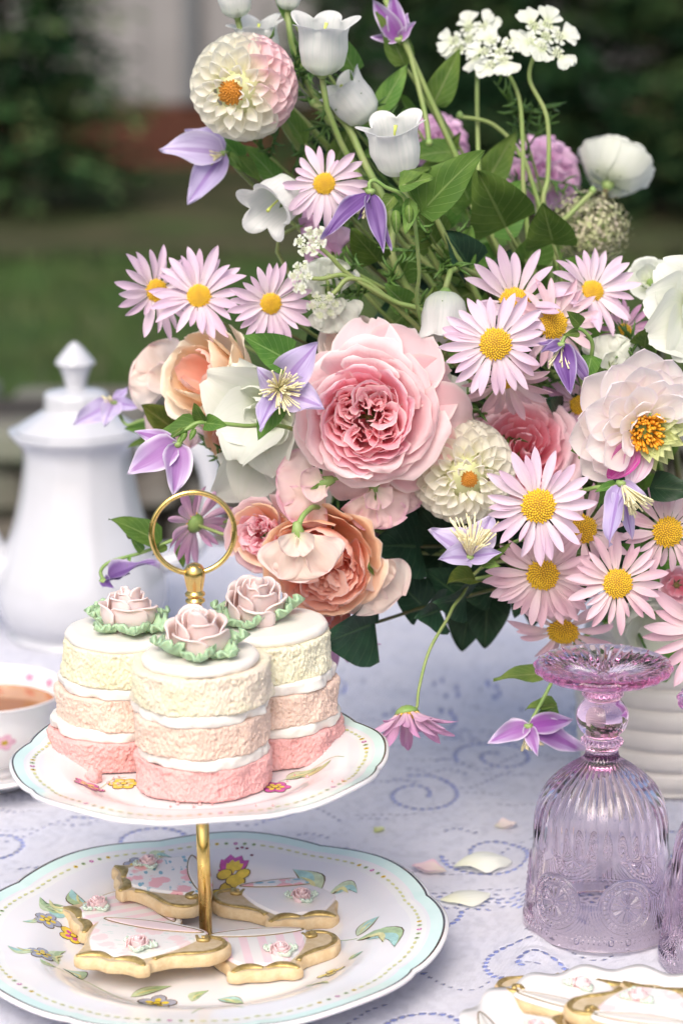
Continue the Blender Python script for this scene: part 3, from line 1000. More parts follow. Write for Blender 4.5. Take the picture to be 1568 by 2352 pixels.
def leafpoly(c, tip, w, bend=0.2, n=9):
    c, tip = np.array(c), np.array(tip)
    d = tip - c
    pn = np.array([-d[1], d[0]])
    t = np.linspace(0, 1, n)
    mid = c + d * t[:, None] + pn * (bend * np.sin(PI * t))[:, None]
    wd = w * np.sin(PI * t ** 0.8)[:, None]
    nn = pn / np.linalg.norm(pn)
    return np.concatenate([mid + nn * wd, (mid - nn * wd)[::-1][1:-1]])


def line2(P, w):
    P = np.asarray(P, dtype=float)
    T = np.gradient(P, axis=0)
    T /= np.linalg.norm(T, axis=1, keepdims=True)
    N_ = np.stack([-T[:, 1], T[:, 0]], 1) * w
    out = []
    for i in range(len(P) - 1):
        out.append(np.array([P[i] - N_[i], P[i + 1] - N_[i + 1], P[i + 1] + N_[i + 1], P[i] + N_[i]]))
    return out


def pflower(pl, x, y, r, outer, inner, n=5, rot=0.0):
    polys = []
    for k in range(n):
        a = rot + 2 * PI * k / n
        c = (x + r * 0.6 * math.cos(a), y + r * 0.6 * math.sin(a))
        polys.append((ell(c, r * 0.47, r * 0.42, a, 10), 'brown', 0))
        polys.append((ell(c, r * 0.41, r * 0.36, a, 10), outer, 1))
        polys.append((ell((x + r * 0.42 * math.cos(a), y + r * 0.42 * math.sin(a)), r * 0.22, r * 0.17, a, 8), inner, 2))
    polys.append((ell((x, y), r * 0.27, r * 0.27, 0, 10), 'brown', 3))
    polys.append((ell((x, y), r * 0.2, r * 0.2, 0, 10), 'yellow', 4))
    return pl.print_('printed_flower', polys)


def pleaf(pl, x, y, x2, y2, w, bend=0.3, cols=('green', 'teal')):
    c, t = np.array((x, y)), np.array((x2, y2))
    polys = [(leafpoly(c, t, w, bend), 'brown' if w > 0.004 else cols[0], 0), (leafpoly(c, t, w * 0.84, bend), cols[0], 1),
             (leafpoly(c + (t - c) * 0.25, t, w * 0.5, bend * 0.9), cols[1], 2), (leafpoly(c + (t - c) * 0.1, c + (t - c) * 0.7, w * 0.18, bend), 'pale', 3)]
    return pl.print_('printed_leaf', polys)


def pstem(pl, P):
    return pl.print_('printed_stem', [(q, 'green', 0) for q in line2(catmull(P, 6), 0.00035)])


low_c = onz(472, 2138, TZ + 0.009)
low_c.y = PY
TILT = Matrix.Rotation(D2R(-0.9), 4, 'Y')
STAND = Matrix.Translation((at(474, 2138, PY).x, PY, TZ + 0.0035)) @ TILT
stand = thing('cake_stand', 'two tier cake stand of floral china plates on a gold pole with ring handle', 'cake stand', STAND)
STI = STAND.inverted()
RL = size(557, at(472, 2138, PY))
top_z = at(460, 1752, PY).z - (TZ + 0.0035)
RT = size(434, at(460, 1745, PY))
lowp = Plate(RL, 0.021, 8, D2R(-29 + 0))
lowp.build(stand, 'lower_plate', Matrix.Translation((0, 0, 0.003)), 'large lower plate with mint rim and painted flowers')
topp = Plate(RT, 0.017, 8, D2R(-14))
TOPZ = top_z - 0.010
topp.build(stand, 'upper_plate', Matrix.Translation((0, 0, TOPZ)), 'smaller upper plate with mint rim under the cakes')
lowp.garland(); topp.garland()


def onplate(px, py, pl, M):
    """plan position on a plate's well (local metres) under a pixel"""
    Mi = M.inverted()
    z = (M @ Vector((0, 0, pl.H * 0.2))).z
    for _ in range(4):
        w = onz(px, py, z)
        l = Mi @ w
        q = pl.pt(np.array(l.x), np.array(l.y))
        z = (M @ Vector((l.x, l.y, float(q[2])))).z
    return l.x, l.y


ML, MTP = STAND @ Matrix.Translation((0, 0, 0.003)), STAND @ Matrix.Translation((0, 0, TOPZ))
L_ = lambda x, y: onplate(x, y, lowp, ML)
U_ = lambda x, y: onplate(x, y, topp, MTP)
pflower(lowp, *L_(322, 1986), 0.0105, 'grey', 'yellow', 6)
pleaf(lowp, *L_(335, 1975), *L_(395, 1968), 0.0035, 0.5, ('lightgreen', 'teal'))
pflower(lowp, *L_(109, 2112), 0.0085, 'grey', 'yellow', 5)
pflower(lowp, *L_(98, 2190), 0.0085, 'grey', 'yellow', 5, 0.4)
pflower(lowp, *L_(360, 2305), 0.0115, 'grey', 'yellow', 5, 0.2)
pleaf(lowp, *L_(208, 2080), *L_(165, 2042), 0.006, 0.25)
pleaf(lowp, *L_(165, 2085), *L_(92, 2060), 0.003, 0.5, ('lightgreen', 'green'))
pleaf(lowp, *L_(162, 2092), *L_(102, 2082), 0.003, 0.4, ('teal', 'green'))
pleaf(lowp, *L_(88, 2110), *L_(52, 2116), 0.002, 0.2, ('lightgreen', 'teal'))
pleaf(lowp, *L_(85, 2185), *L_(18, 2172), 0.003, 0.3, ('lightgreen', 'teal'))
pleaf(lowp, *L_(130, 2222), *L_(92, 2202), 0.003, 0.2, ('lightgreen', 'green'))
pleaf(lowp, *L_(135, 2215), *L_(152, 2185), 0.0035, 0.2, ('lightgreen', 'green'))
pleaf(lowp, *L_(190, 2250), *L_(145, 2225), 0.006, -0.4, ('green', 'teal'))
pleaf(lowp, *L_(300, 2290), *L_(395, 2265), 0.005, 0.1, ('lightgreen', 'green'))
pleaf(lowp, *L_(440, 2300), *L_(480, 2275), 0.004, 0.2, ('lightgreen', 'green'))
pleaf(lowp, *L_(500, 2295), *L_(560, 2305), 0.005, 0.2, ('teal', 'green'))
pstem(lowp, [L_(130, 2222), L_(190, 2250), L_(260, 2285), L_(330, 2310)])
pstem(lowp, [L_(440, 2330), L_(490, 2320), L_(560, 2318)])
# the tall blossom behind the pole
bx_, by_ = L_(540, 1985)
polys = []
for k, (px_, py_, c) in enumerate([(508, 1968, 'magenta'), (530, 1958, 'magenta'), (556, 1960, 'magenta'), (572, 1970, 'magenta'), (500, 1985, 'magenta')]):
    t = L_(px_, py_)
    polys += [(leafpoly((bx_, by_), t, 0.0052, 0.1), 'brown', 0), (leafpoly((bx_, by_), t, 0.0044, 0.1), c, 1), (leafpoly((bx_, by_), (0.6 * t[0] + 0.4 * bx_, 0.6 * t[1] + 0.4 * by_), 0.0028, 0.1), 'yellow', 2)]
for px_, py_ in ((515, 1990), (535, 1996), (557, 1990), (545, 2000)):
    polys += [(ell(L_(px_, py_), 0.0055, 0.004, 0.4), 'brown', 3), (ell(L_(px_, py_), 0.0047, 0.0034, 0.4), 'yellow', 4)]
for px_, py_ in ((545, 1945), (556, 1943), (567, 1945), (578, 1960)):
    polys.append((ell(L_(px_, py_), 0.0012, 0.0012), 'maroon', 1))
lowp.print_('printed_flower', polys)
pstem(lowp, [L_(545, 2000), L_(555, 2030), L_(580, 2060), L_(610, 2075)])
pleaf(lowp, *L_(572, 2035), *L_(587, 2010), 0.004, 0.2, ('lightgreen', 'green'))
pleaf(lowp, *L_(600, 2070), *L_(622, 2040), 0.005, 0.1, ('lightgreen', 'green'))
pflower(lowp, *L_(528, 2062), 0.014, 'yellow', 'white', 7)
pleaf(lowp, *L_(728, 2042), *L_(672, 1995), 0.008, -0.15, ('lightgreen', 'teal'))
pleaf(lowp, *L_(752, 2044), *L_(820, 2050), 0.006, 0.45, ('lightgreen', 'teal'))
pleaf(lowp, *L_(820, 2150), *L_(870, 2105), 0.0055, 0.1, ('lightgreen', 'teal'))
pleaf(lowp, *L_(818, 2160), *L_(905, 2175), 0.0085, 0.35, ('green', 'teal'))
pleaf(lowp, *L_(800, 2205), *L_(833, 2185), 0.0032, 0.1, ('green', 'teal'))
pleaf(lowp, *L_(700, 2265), *L_(755, 2262), 0.0025, 0.1, ('lightgreen', 'green'))
pstem(lowp, [L_(745, 2155), L_(780, 2160), L_(820, 2155)])
pflower(lowp, *L_(170, 2150), 0.009, 'yellow', 'magenta', 5)
pflower(lowp, *L_(760, 2235), 0.008, 'pale', 'yellow', 4)
# upper plate print
pflower(topp, *U_(205, 1805), 0.009, 'magenta', 'yellow', 5)
pflower(topp, *U_(285, 1800), 0.009, 'yellow', 'pale', 6)
pflower(topp, *U_(632, 1808), 0.009, 'magenta', 'yellow', 6)
pleaf(topp, *U_(655, 1790), *U_(735, 1760), 0.006, 0.2, ('lightgreen', 'green'))
pleaf(topp, *U_(690, 1785), *U_(760, 1745), 0.0035, -0.2, ('pale', 'green'))
pstem(topp, [U_(640, 1795), U_(700, 1775), U_(760, 1740), U_(790, 1738)])
pstem(topp, [U_(230, 1810), U_(260, 1790), U_(290, 1785)])

# pole and handle
m_gold, nt = newmat('polished_gold')
oc = objco(nt)
gp = nd(nt, 'ShaderNodeBsdfPrincipled', {'Metallic': 1.0, 'Roughness': 0.17})
gcol = mixc(nt, mrange(nt, noise(nt, 160, 5, 0.7, oc), 0.62, 0.72), (0.83, 0.58, 0.20), (0.30, 0.17, 0.05))
nt.links.new(gcol, gp.inputs['Base Color'])
nt.links.new(mrange(nt, noise(nt, 90, 3, 0.6, oc), 0.3, 0.7, 0.12, 0.30), gp.inputs['Roughness'])
nd(nt, 'ShaderNodeOutputMaterial', {0: gp.outputs[0]})
pr = size(15, at(470, 2000, PY))
z_ring_b = (STI @ at(447, 1310, PY)).z
V, F = lathe([(0, 0.006), (pr, 0.006), (pr, TOPZ + 0.0005), (0, TOPZ + 0.0005)], 28)
obj('pole', mesh('pole', V, F, m_gold), stand)
V, F = lathe([(0, 0.0059), (0.009, 0.0059), (0.0092, 0.0066), (0.0088, 0.0076), (0, 0.0078)], 28)
obj('washer', mesh('washer', V, F, m_china), stand)
s1 = size(1, at(447, 1350, PY))
zt = lambda py: (STI @ at(447, py, PY)).z
V, F = lathe([(0, TOPZ + 0.0035), (0.010, TOPZ + 0.0035), (0.010, TOPZ + 0.0045), (14.5 * s1, TOPZ + 0.005), (14.5 * s1, zt(1384)), (0, zt(1384))], 28)
obj('upper_pole', mesh('upper_pole', V, F, m_gold), stand)
P = [(0, zt(1388)), (15, zt(1387)), (22.5, zt(1381)), (22.5, zt(1377)), (17, zt(1373.5)), (17, zt(1371)), (23, zt(1367)), (23, zt(1362)), (18, zt(1358)), (18, zt(1355)), (21.5, zt(1340)), (24.5, zt(1322)), (24.5, zt(1316)),
     (23, zt(1307)), (18, zt(1299)), (10, zt(1294)), (0, zt(1292.5))]
V, F = lathe([(r * s1 if i else 0, z) for i, (r, z) in enumerate(P)], 32)
obj('finial', mesh('finial', V, F, m_gold), stand)
ringc, rr = zt(1224), 95 * s1
t = np.linspace(0, 2 * PI, 97)
V, F = tube([(rr * math.cos(a), 0.006 * math.sin(a) * 0, ringc + rr * math.sin(a)) for a in t], 6.4 * s1, 10, cap=False)
obj('ring_handle', mesh('ring_handle', V, F, m_gold), stand, Matrix.Rotation(D2R(8), 4, 'Z'))

# ================================================================== CAKES
def sponge_mat(name, c, c2, dark):
    m, nt = newmat(name)
    oc = objco(nt)
    n1 = noise(nt, 900, 5, 0.75, oc)
    n2 = noise(nt, 28, 3, 0.6, oc)
    n3 = nd(nt, 'ShaderNodeTexVoronoi', {'Scale': 1000.0, 'Vector': oc}).outputs[0]
    col = mixc(nt, mrange(nt, n2, 0.35, 0.65), c, c2)
    col = mixc(nt, mth(nt, 'MULTIPLY', mrange(nt, n1, 0.52, 0.72), 0.55), col, dark)
    h = mth(nt, 'ADD', n1, mth(nt, 'MULTIPLY', n3, 0.6))
    b = nd(nt, 'ShaderNodeBump', {'Strength': 0.6, 'Distance': 0.0008, 'Height': h})
    p = nd(nt, 'ShaderNodeBsdfPrincipled', {'Base Color': col, 'Roughness': 0.95, 'Specular IOR Level': 0.15, 'Normal': b.outputs[0], 'Subsurface Weight': 0.2, 'Subsurface Radius': (0.005, 0.004, 0.003), 'Subsurface Scale': 1.0})
    nd(nt, 'ShaderNodeOutputMaterial', {0: p.outputs[0]})
    return m


m_sp = [sponge_mat('sponge_pink', (0.75, 0.43, 0.41), (0.73, 0.39, 0.38), (0.58, 0.21, 0.21)),
        sponge_mat('sponge_blush', (0.73, 0.57, 0.48), (0.72, 0.53, 0.45), (0.50, 0.31, 0.23)),
        sponge_mat('sponge_vanilla', (0.73, 0.68, 0.48), (0.74, 0.70, 0.54), (0.52, 0.40, 0.20)),
        sponge_mat('sponge_vanilla_blush', (0.73, 0.69, 0.51), (0.74, 0.63, 0.53), (0.53, 0.41, 0.23))]
m_icing = plain('icing_white', (0.76, 0.72, 0.675), 0.42, sss=0.2, var=0.06, vscale=60, bump=0.15, bscale=120)
m_rose = plain('icing_rose', (0.80, 0.62, 0.60), 0.5, sss=0.5, var=0.1, vscale=90, bump=0.15, bscale=220)
m_ileaf = plain('icing_leaf', (0.31, 0.49, 0.29), 0.42, sss=0.35, col2=(0.40, 0.56, 0.36), vscale=120, bump=0.15, bscale=220)


def disc_me(name, r, h, mat, seed, crumb, n=520, nz=32, edge=0.003, lump=0.0, bulge=0.0):
    """closed round slab with rounded edges and a rough side"""
    a = np.linspace(0, 2 * PI, n, endpoint=False)
    zs = np.linspace(0, 1, nz)
    prof = [(0.0, 0.0), (0.5, 0.0), (0.9, 0.0)]
    rows = []
    for rr_, z in [(0.02, 0), (0.6, 0), (0.95, 0)]: rows.append(((r - edge) * rr_, 0.0, 0.0))
    for t in zs:
        e = edge * (1 - math.sqrt(max(0, 1 - max(0, 1 - t * h / edge) ** 2)) if t * h < edge else (1 - math.sqrt(max(0, 1 - max(0, 1 - (1 - t) * h / edge) ** 2)) if (1 - t) * h < edge else 0))
        rows.append((r - e + bulge * math.sin(PI * t), t * h, 1.0))
    for rr_ in (0.97, 0.92, 0.8, 0.6, 0.3, 0.02): rows.append(((r - edge) * rr_, h, 0.5 if rr_ > 0.5 else 0.1))
    rows = np.array(rows)
    A, R = np.meshgrid(a, rows[:, 0])
    Z = np.repeat(rows[:, 1][:, None], n, 1)
    K = np.repeat(rows[:, 2][:, None], n, 1)
    P = np.stack([R * np.cos(A), R * np.sin(A), Z], -1)
    d = 0
    if crumb:
        c1 = vnoise(P * 620 + seed, seed)
        c2 = vnoise(P * 1150 + seed, seed + 3)
        c3 = vnoise(P * 150, seed + 7)
        g0 = np.random.default_rng(seed).normal(0, 1, c1.shape)
        g = sum(np.roll(np.roll(g0, i, 0), j, 1) for i in (-1, 0, 1) for j in (-1, 0, 1)) / 3.0
        d = crumb * (0.42 * g + 0.42 * g0 + 0.35 * c1)
        pit = sstep(0.5, 0.85, vnoise(P * 640, seed + 11))
        d = d - crumb * 1.6 * pit - crumb * 3.0 * sstep(0.55, 0.85, vnoise(P * 260, seed + 19))
    if lump:
        d = d + lump * fbm(np.stack([np.cos(A) * 2.6, np.sin(A) * 2.6, Z * 60], -1), 3, seed)
    R = R + d * (K > 0.7)
    Z = Z + np.where(K < 0.7, (d if crumb else 0) * K * 0.5 * (Z > h * 0.5), 0)
    V = np.stack([R * np.cos(A), R * np.sin(A), Z], -1).reshape(-1, 3)
    F = gridF(n, len(rows), True).tolist() + [list(range(n))[::-1], [(len(rows) - 1) * n + i for i in range(n)]]
    return mesh(name, V, F, mat)


def patch(rt, zt_, phi, half, nu=11, tuck=0.0, ruff=0.0, rf=3.0, seed=0, c=(0, 0), round_=0.25, jag=0.0, wb=0.55):
    """petal as a patch of a surface of revolution; rt, zt_: radius / height control values along the petal"""
    nv = 9
    t = np.linspace(0, 1, nv)
    k = np.linspace(0, 1, len(rt))
    S = np.linspace(-1, 1, nu)
    T, S = np.meshgrid(t, S, indexing='ij')
    Te = T * (1 - round_ * np.abs(S) ** 2.6)
    if jag:
        Te = Te * (1 + jag * vnoise(np.stack([S * 3.5 + seed, 0 * S, 0 * S + 0.3], -1), seed))
    pr_ = np.polyfit(k, rt, min(3, len(rt) - 1))
    pz_ = np.polyfit(k, zt_, min(3, len(rt) - 1))
    R = np.polyval(pr_, Te)
    Z = np.polyval(pz_, Te)
    w = wb + (1 - wb) * sstep(0, 0.6, T)
    A = phi + S * half * w
    q = np.stack([S * rf + seed * 1.7, T * 1.4, 0 * T + seed], -1)
    nz = vnoise(q, seed) + 0.5 * vnoise(q * 2.3, seed + 1)
    R = R + tuck * S + ruff * nz * sstep(0.25, 1, T)
    Z = Z + 0.6 * ruff * vnoise(q + 9, seed + 2) * sstep(0.4, 1, T)
    V = np.stack([c[0] + R * np.cos(A), c[1] + R * np.sin(A), Z], -1).reshape(-1, 3)
    return V, gridF(nu, nv), np.stack([(S + 1) / 2, T], -1).reshape(-1, 2)


def solid(o, th):
    md = o.modifiers.new('thickness', 'SOLIDIFY')
    md.thickness = th
    md.offset = 0
    return o


def icing_rose(root, M, seed, mat=None, rows=None, th=0.055):
    """piped rose of unit radius; M places it in root's frame. One part with its petals as sub-parts"""
    mat = mat or m_rose
    r = random.Random(seed)
    V, F = lathe([(0, 0), (0.55, 0), (0.5, 0.25), (0.36, 0.7), (0.16, 1.2), (0.07, 1.3), (0, 1.31)], 20)
    core = obj('icing_rose', mesh('icing_rose', V, F, mat), root, M)
    rows = rows or [(2, 0.13, 1.34, 1.7), (3, 0.34, 1.32, 1.15), (4, 0.60, 1.14, 0.95), (5, 0.88, 0.84, 0.85)]
    for k, (n_, rad_, top, half) in enumerate(rows):
        a0 = r.uniform(0, 6)
        for i in range(n_):
            fl = 0.01 + 0.05 * k
            V, F, uv = patch([0.45 * rad_ + 0.12, rad_ * 1.02, rad_ * 1.02, rad_ * 1.0 + fl], [0.0, top * 0.40, top * 0.80, top * r.uniform(0.88, 1.08)], a0 + 2 * PI * i / n_ + r.uniform(-.12, .12), half,
                             17, tuck=0.13, ruff=0.05, rf=1.6, seed=seed * 31 + k * 7 + i, round_=0.38, wb=0.7)
            solid(obj('petal', mesh('petal', V, F, mat, uv), core), th)
    return core


def icing_leaf_me(seed):
    t = np.linspace(0, 1, 14)
    S = np.linspace(-1, 1, 11)
    T, S = np.meshgrid(t, S, indexing='ij')
    w = 0.48 * np.sin(PI * np.clip(T, 0.03, 1) ** 0.7) ** 0.8 + 0.02
    ser = 1 + 0.22 * np.sin(T * 22 + seed) * np.abs(S) ** 2
    X = T + 0.06 * np.cos(T * 22 + seed) * S ** 2
    Y = S * w * ser
    Z = 0.12 + 0.30 * np.abs(S) * np.sin(PI * T) * 0.6 + 0.13 * np.sin(T * 20 + seed) * np.abs(S) + 0.25 * T ** 2 - 0.05 * np.cos(S * 3)
    return mesh('icing_leaf', np.stack([X, Y, Z], -1).reshape(-1, 3), gridF(11, 14), m_ileaf)


ILEAF = [icing_leaf_me(s) for s in range(4)]


def icing_leaves(root, M, n_, r0, L, seed, a0=0.0, span=2 * PI):
    r = random.Random(seed)
    for i in range(n_):
        a = a0 + span * (i + r.uniform(-.2, .2)) / n_
        Mi = M @ Matrix.Rotation(a, 4, 'Z') @ Matrix.Translation((r0, 0, 0)) @ Matrix.Rotation(-r.uniform(-0.05, 0.35), 4, 'Y') @ Matrix.Rotation(r.uniform(-.3, .3), 4, 'X') @ Matrix.Scale(L * r.uniform(0.85, 1.15), 4)
        solid(obj('icing_leaf', ILEAF[(i + seed) % 4], root, Mi), 0.10)


CR = size(160, at(460, 1700, PY - 0.03))


def cake(label, cx, cy, layers, cr, icing, seed, rose, vanilla):
    """layers: offsets (x, y) of the five tiers"""
    z0 = float(topp.pt(np.array(cx * 0.6), np.array(cy * 0.6))[2]) + 0.0004
    root = thing('cake', label, 'cake', STAND @ Matrix.Translation((cx, cy, TOPZ + z0)), 'little layer cakes on the stand')
    hs_ = [0.0190, 0.0068, 0.0195, 0.0068, 0.0220]
    z = 0.0
    for k, h in enumerate(hs_):
        ox, oy, tlt = layers[k]
        M = Matrix.Translation((ox, oy, z)) @ Matrix.Rotation(tlt, 4, 'Y')
        if k % 2 == 0:
            me = disc_me('sponge_layer', cr[k // 2], h + 0.0006, m_sp[0] if k == 0 else (m_sp[1] if k == 2 else m_sp[vanilla]), seed + k, 0.00046, edge=0.0018, lump=0.0019)
            obj('sponge_layer', me, root, M, ('pink', '', 'blush', '', 'pale vanilla')[k] + ' sponge layer')
        else:
            me = disc_me('cream_layer', cr[k // 2] - 0.0010, h + 0.0010, m_icing, seed + k, 0.0, n=200, nz=12, edge=0.0016, lump=0.0030, bulge=0.0006)
            obj('cream_layer', me, root, M)
        z += h
    ox, oy, tlt = layers[4]
    ox += icing[0]; oy += icing[1]
    Mt = Matrix.Translation((ox, oy, z - 0.0005)) @ Matrix.Rotation(tlt, 4, 'Y')
    ic = obj('icing_top', disc_me('icing_top', icing[2], 0.0072, m_icing, seed + 9, 0.0, n=200, nz=10, edge=0.0034, lump=0.0009, bulge=0.0004), root, Mt)
    rx, ry, rs, tx, ty, sq = rose
    Mr = Mt @ Matrix.Translation((rx, ry, 0.0072)) @ Matrix.Rotation(tx, 4, 'X') @ Matrix.Rotation(ty, 4, 'Y')
    icing_rose(root, Mr @ Matrix.Diagonal((rs, rs, rs * sq, 1)), seed)
    icing_leaves(root, Mt @ Matrix.Translation((rx, ry, 0.0066)), 7, rs * 0.72, rs * 0.98, seed, 0.3)
    return root


fx, fy = U_(460, 1850)
fy += CR
lx_, ly_ = U_(252, 1782)
ly_ += CR
rx_, ry_ = U_(630, 1772)
ry_ += CR
px1 = 1 / 3870.0
cake('front layer cake with an upright blush icing rose, nearest the camera', fx, fy, [(0, 0, 0), (0, 0, 0.01), (-.0003, 0, 0), (0.0003, 0, 0), (0.0002, 0, 0.0)], [CR * 0.985, CR * 0.995, CR * 1.0], (0.0, -0.003, CR * 0.835), 3, (-0.001, -0.001, 0.0180, D2R(12), 0.0, 1.15), 3)
cake('left layer cake leaning outward, with a flattened blush icing rose', lx_, ly_, [(0, 0, 0), (.002, 0, 0.02), (22 * px1, 0, 0.0), (26 * px1, 0, 0.02), (36 * px1, 0, 0.035)], [CR, CR * 0.985, CR * 0.97], (-0.001, -0.003, CR * 0.87), 40, (0.002, 0.0, 0.0172, D2R(-4), 0.0, 1.05), 2)
cake('right layer cake whose icing rose stands tallest, beside the bouquet', rx_, ry_, [(0, 0, 0), (0, 0, 0), (-5 * px1, 0, -0.01), (-8 * px1, 0, -0.03), (-20 * px1, 0, -0.03)], [CR, CR * 0.995, CR * 0.985], (0.001, 0.002, CR * 0.90), 71, (-0.007, 0.004, 0.0178, D2R(16), 0.1, 1.22), 2)

# crumbs by the left cake
V = rng.normal(0, 1, (60, 3)); V /= np.linalg.norm(V, axis=1, keepdims=True)


def lump_me(name, r, mat, seed, n=14):
    a, b = np.meshgrid(np.linspace(0, 2 * PI, n, endpoint=False), np.linspace(0.02, PI - 0.02, n // 2 + 2))
    P = np.stack([np.sin(b) * np.cos(a), np.sin(b) * np.sin(a), np.cos(b)], -1)
    P = P * (1 + 0.35 * fbm(P * 1.9 + seed, 3, seed))[..., None] * r
    return mesh(name, P.reshape(-1, 3), gridF(n, n // 2 + 2, True), mat)


cxy = U_(216, 1792)
q = topp.pt(np.array(cxy[0]), np.array(cxy[1]))
tag(obj('cake_crumb', lump_me('cake_crumb', 0.0045, m_sp[0], 4, 24), None, MTP @ Matrix.Translation((cxy[0], cxy[1], float(q[2]) + 0.003))), 'pink cake crumb fallen beside the left cake', 'crumb')
parts = []
for k in range(26):
    if k % 3 == 0: x, y = U_(random.uniform(180, 300), random.uniform(1785, 1825))
    elif k % 3 == 1: x, y = U_(random.uniform(600, 800), random.uniform(1730, 1800))
    else: x, y = U_(random.uniform(300, 640), random.uniform(1842, 1858))
    q = topp.pt(np.array(x), np.array(y))
    me = lump_me('tmp', random.uniform(0.0005, 0.0011), m_sp[0], k, 6)
    vv = np.empty(len(me.vertices) * 3, dtype=np.float32); me.vertices.foreach_get('co', vv)
    parts.append((vv.reshape(-1, 3) + np.array([x, y, float(q[2]) + 0.0006]), gridF(6, 5, True)))
    bpy.data.meshes.remove(me)
V, F, _ = join(parts)
tag(obj('cake_crumbs', mesh('cake_crumbs', V, F, m_sp[0]), None, MTP), 'scatter of tiny pink crumbs on the upper plate', 'crumbs', kind='stuff')

# ================================================================== COOKIES
m_bisc = plain('biscuit', (0.62, 0.44, 0.24), 0.85, col2=(0.70, 0.55, 0.34), vscale=140, bump=0.4, bscale=700)
m_bisc_top = plain('biscuit_top', (0.56, 0.46, 0.31), 0.8, col2=(0.48, 0.37, 0.22), vscale=160, bump=0.3, bscale=700)
m_cgold, nt = newmat('gold_lustre')
oc = objco(nt)
gp = nd(nt, 'ShaderNodeBsdfPrincipled', {'Metallic': 0.75, 'Roughness': 0.48})
nt.links.new(mixc(nt, mrange(nt, noise(nt, 240, 4, 0.6, oc), 0.35, 0.7), (0.56, 0.42, 0.17), (0.36, 0.26, 0.09)), gp.inputs['Base Color'])
b = nd(nt, 'ShaderNodeBump', {'Strength': 0.3, 'Distance': 0.0006, 'Height': noise(nt, 400, 4, 0.6, oc)})
nt.links.new(b.outputs[0], gp.inputs['Normal'])
nd(nt, 'ShaderNodeOutputMaterial', {0: gp.outputs[0]})
m_dgold = plain('dark_gold_line', (0.30, 0.22, 0.10), 0.35, metal=0.7)
m_pinkic = plain('icing_pink', (0.84, 0.66, 0.66), 0.35, sss=0.15, var=0.05)
m_hotpink = plain('icing_hot_pink', (0.68, 0.07, 0.26), 0.4, col2=(0.8, 0.25, 0.42), vscale=500)
m_redrose = plain('icing_red', (0.66, 0.16, 0.15), 0.4, col2=(0.82, 0.45, 0.4), vscale=500)
m_crose = plain('cookie_rose', (0.82, 0.60, 0.61), 0.4, sss=0.2)
m_cleaf = plain('cookie_leaf', (0.60, 0.72, 0.60), 0.4, sss=0.2)


def cookie_icing(style):
    m, nt = newmat('cookie_icing_' + style)
    oc = objco(nt)
    base = (0.78, 0.755, 0.735)
    if style == 'stripe':
        sx = nd(nt, 'ShaderNodeSeparateXYZ', {0: oc})
        s = mth(nt, 'SINE', mth(nt, 'MULTIPLY', sx.outputs[0], 560.0))
        col = mixc(nt, mrange(nt, s, 0.0, 0.35), base, (0.82, 0.62, 0.66))
    elif style in ('floral', 'faint'):
        amt = 1.0 if style == 'floral' else 0.42
        vo = nd(nt, 'ShaderNodeTexVoronoi', {'Scale': 75.0, 'Vector': oc})
        nn = noise(nt, 260, 3, 0.6, oc)
        d = mth(nt, 'ADD', vo.outputs[0], mth(nt, 'MULTIPLY', mth(nt, 'SUBTRACT', nn, 0.5), 0.5))
        col = mixc(nt, mth(nt, 'MULTIPLY', mrange(nt, d, 0.46, 0.38), amt), base, (0.84, 0.45, 0.47))
        col = mixc(nt, mth(nt, 'MULTIPLY', mrange(nt, d, 0.14, 0.08), amt), col, (0.62, 0.16, 0.22))
        v2 = nd(nt, 'ShaderNodeTexVoronoi', {'Scale': 190.0, 'Vector': nd(nt, 'ShaderNodeMapping', {'Vector': oc, 'Location': (0.3, 0.1, 0), 'Rotation': (0, 0, 0.6), 'Scale': (0.6, 1.3, 1)}).outputs[0]})
        f = mth(nt, 'MULTIPLY', mrange(nt, v2.outputs[0], 0.36, 0.28), mrange(nt, d, 0.50, 0.60))
        col = mixc(nt, mth(nt, 'MULTIPLY', f, amt), col, (0.20, 0.42, 0.52) if style == 'floral' else (0.45, 0.62, 0.55))
    else:
        col = mixc(nt, mrange(nt, noise(nt, 60, 3, 0.5, oc), 0.3, 0.7), base, (0.83, 0.76, 0.74))
    p = nd(nt, 'ShaderNodeBsdfPrincipled', {'Base Color': col, 'Roughness': 0.38, 'Subsurface Weight': 0.12, 'Subsurface Radius': (0.004, 0.003, 0.003), 'Subsurface Scale': 1.0})
    nd(nt, 'ShaderNodeOutputMaterial', {0: p.outputs[0]})
    return m


CI = {k: cookie_icing(k) for k in ('stripe', 'floral', 'faint', 'plain')}


def slab(name, P, z0, z1, rnd, mats, side=0, top=0):
    """closed outline P (Nx2, m) extruded with a rounded upper edge"""
    P = np.asarray(P)
    k = len(P)
    A = 0.5 * np.sum(P[:, 0] * np.roll(P[:, 1], -1) - np.roll(P[:, 0], -1) * P[:, 1])
    if A < 0: P = P[::-1]
    T = np.roll(P, -1, 0) - np.roll(P, 1, 0)
    T /= np.linalg.norm(T, axis=1, keepdims=True) + 1e-9
    N_ = np.stack([T[:, 1], -T[:, 0]], 1)
    rings = [(-rnd * 0.5, z0), (0.0, z0 + rnd * 0.5), (rnd * 0.12, (z0 + z1) / 2), (0, z1 - rnd), (-rnd * 0.35, z1 - rnd * 0.35), (-rnd, z1)]
    V = np.concatenate([np.concatenate([P + N_ * o, np.full((k, 1), z)], 1) for o, z in rings])
    F = gridF(k, len(rings), True).tolist()
    mi = [side] * len(F)
    F += [list(range(k))[::-1], [(len(rings) - 1) * k + i for i in range(k)]]
    mi += [side, top]
    me = mesh(name, V, F, mats, midx=mi)
    me.polygons[len(F) - 1].use_smooth = False
    me.polygons[len(F) - 2].use_smooth = False
    return me


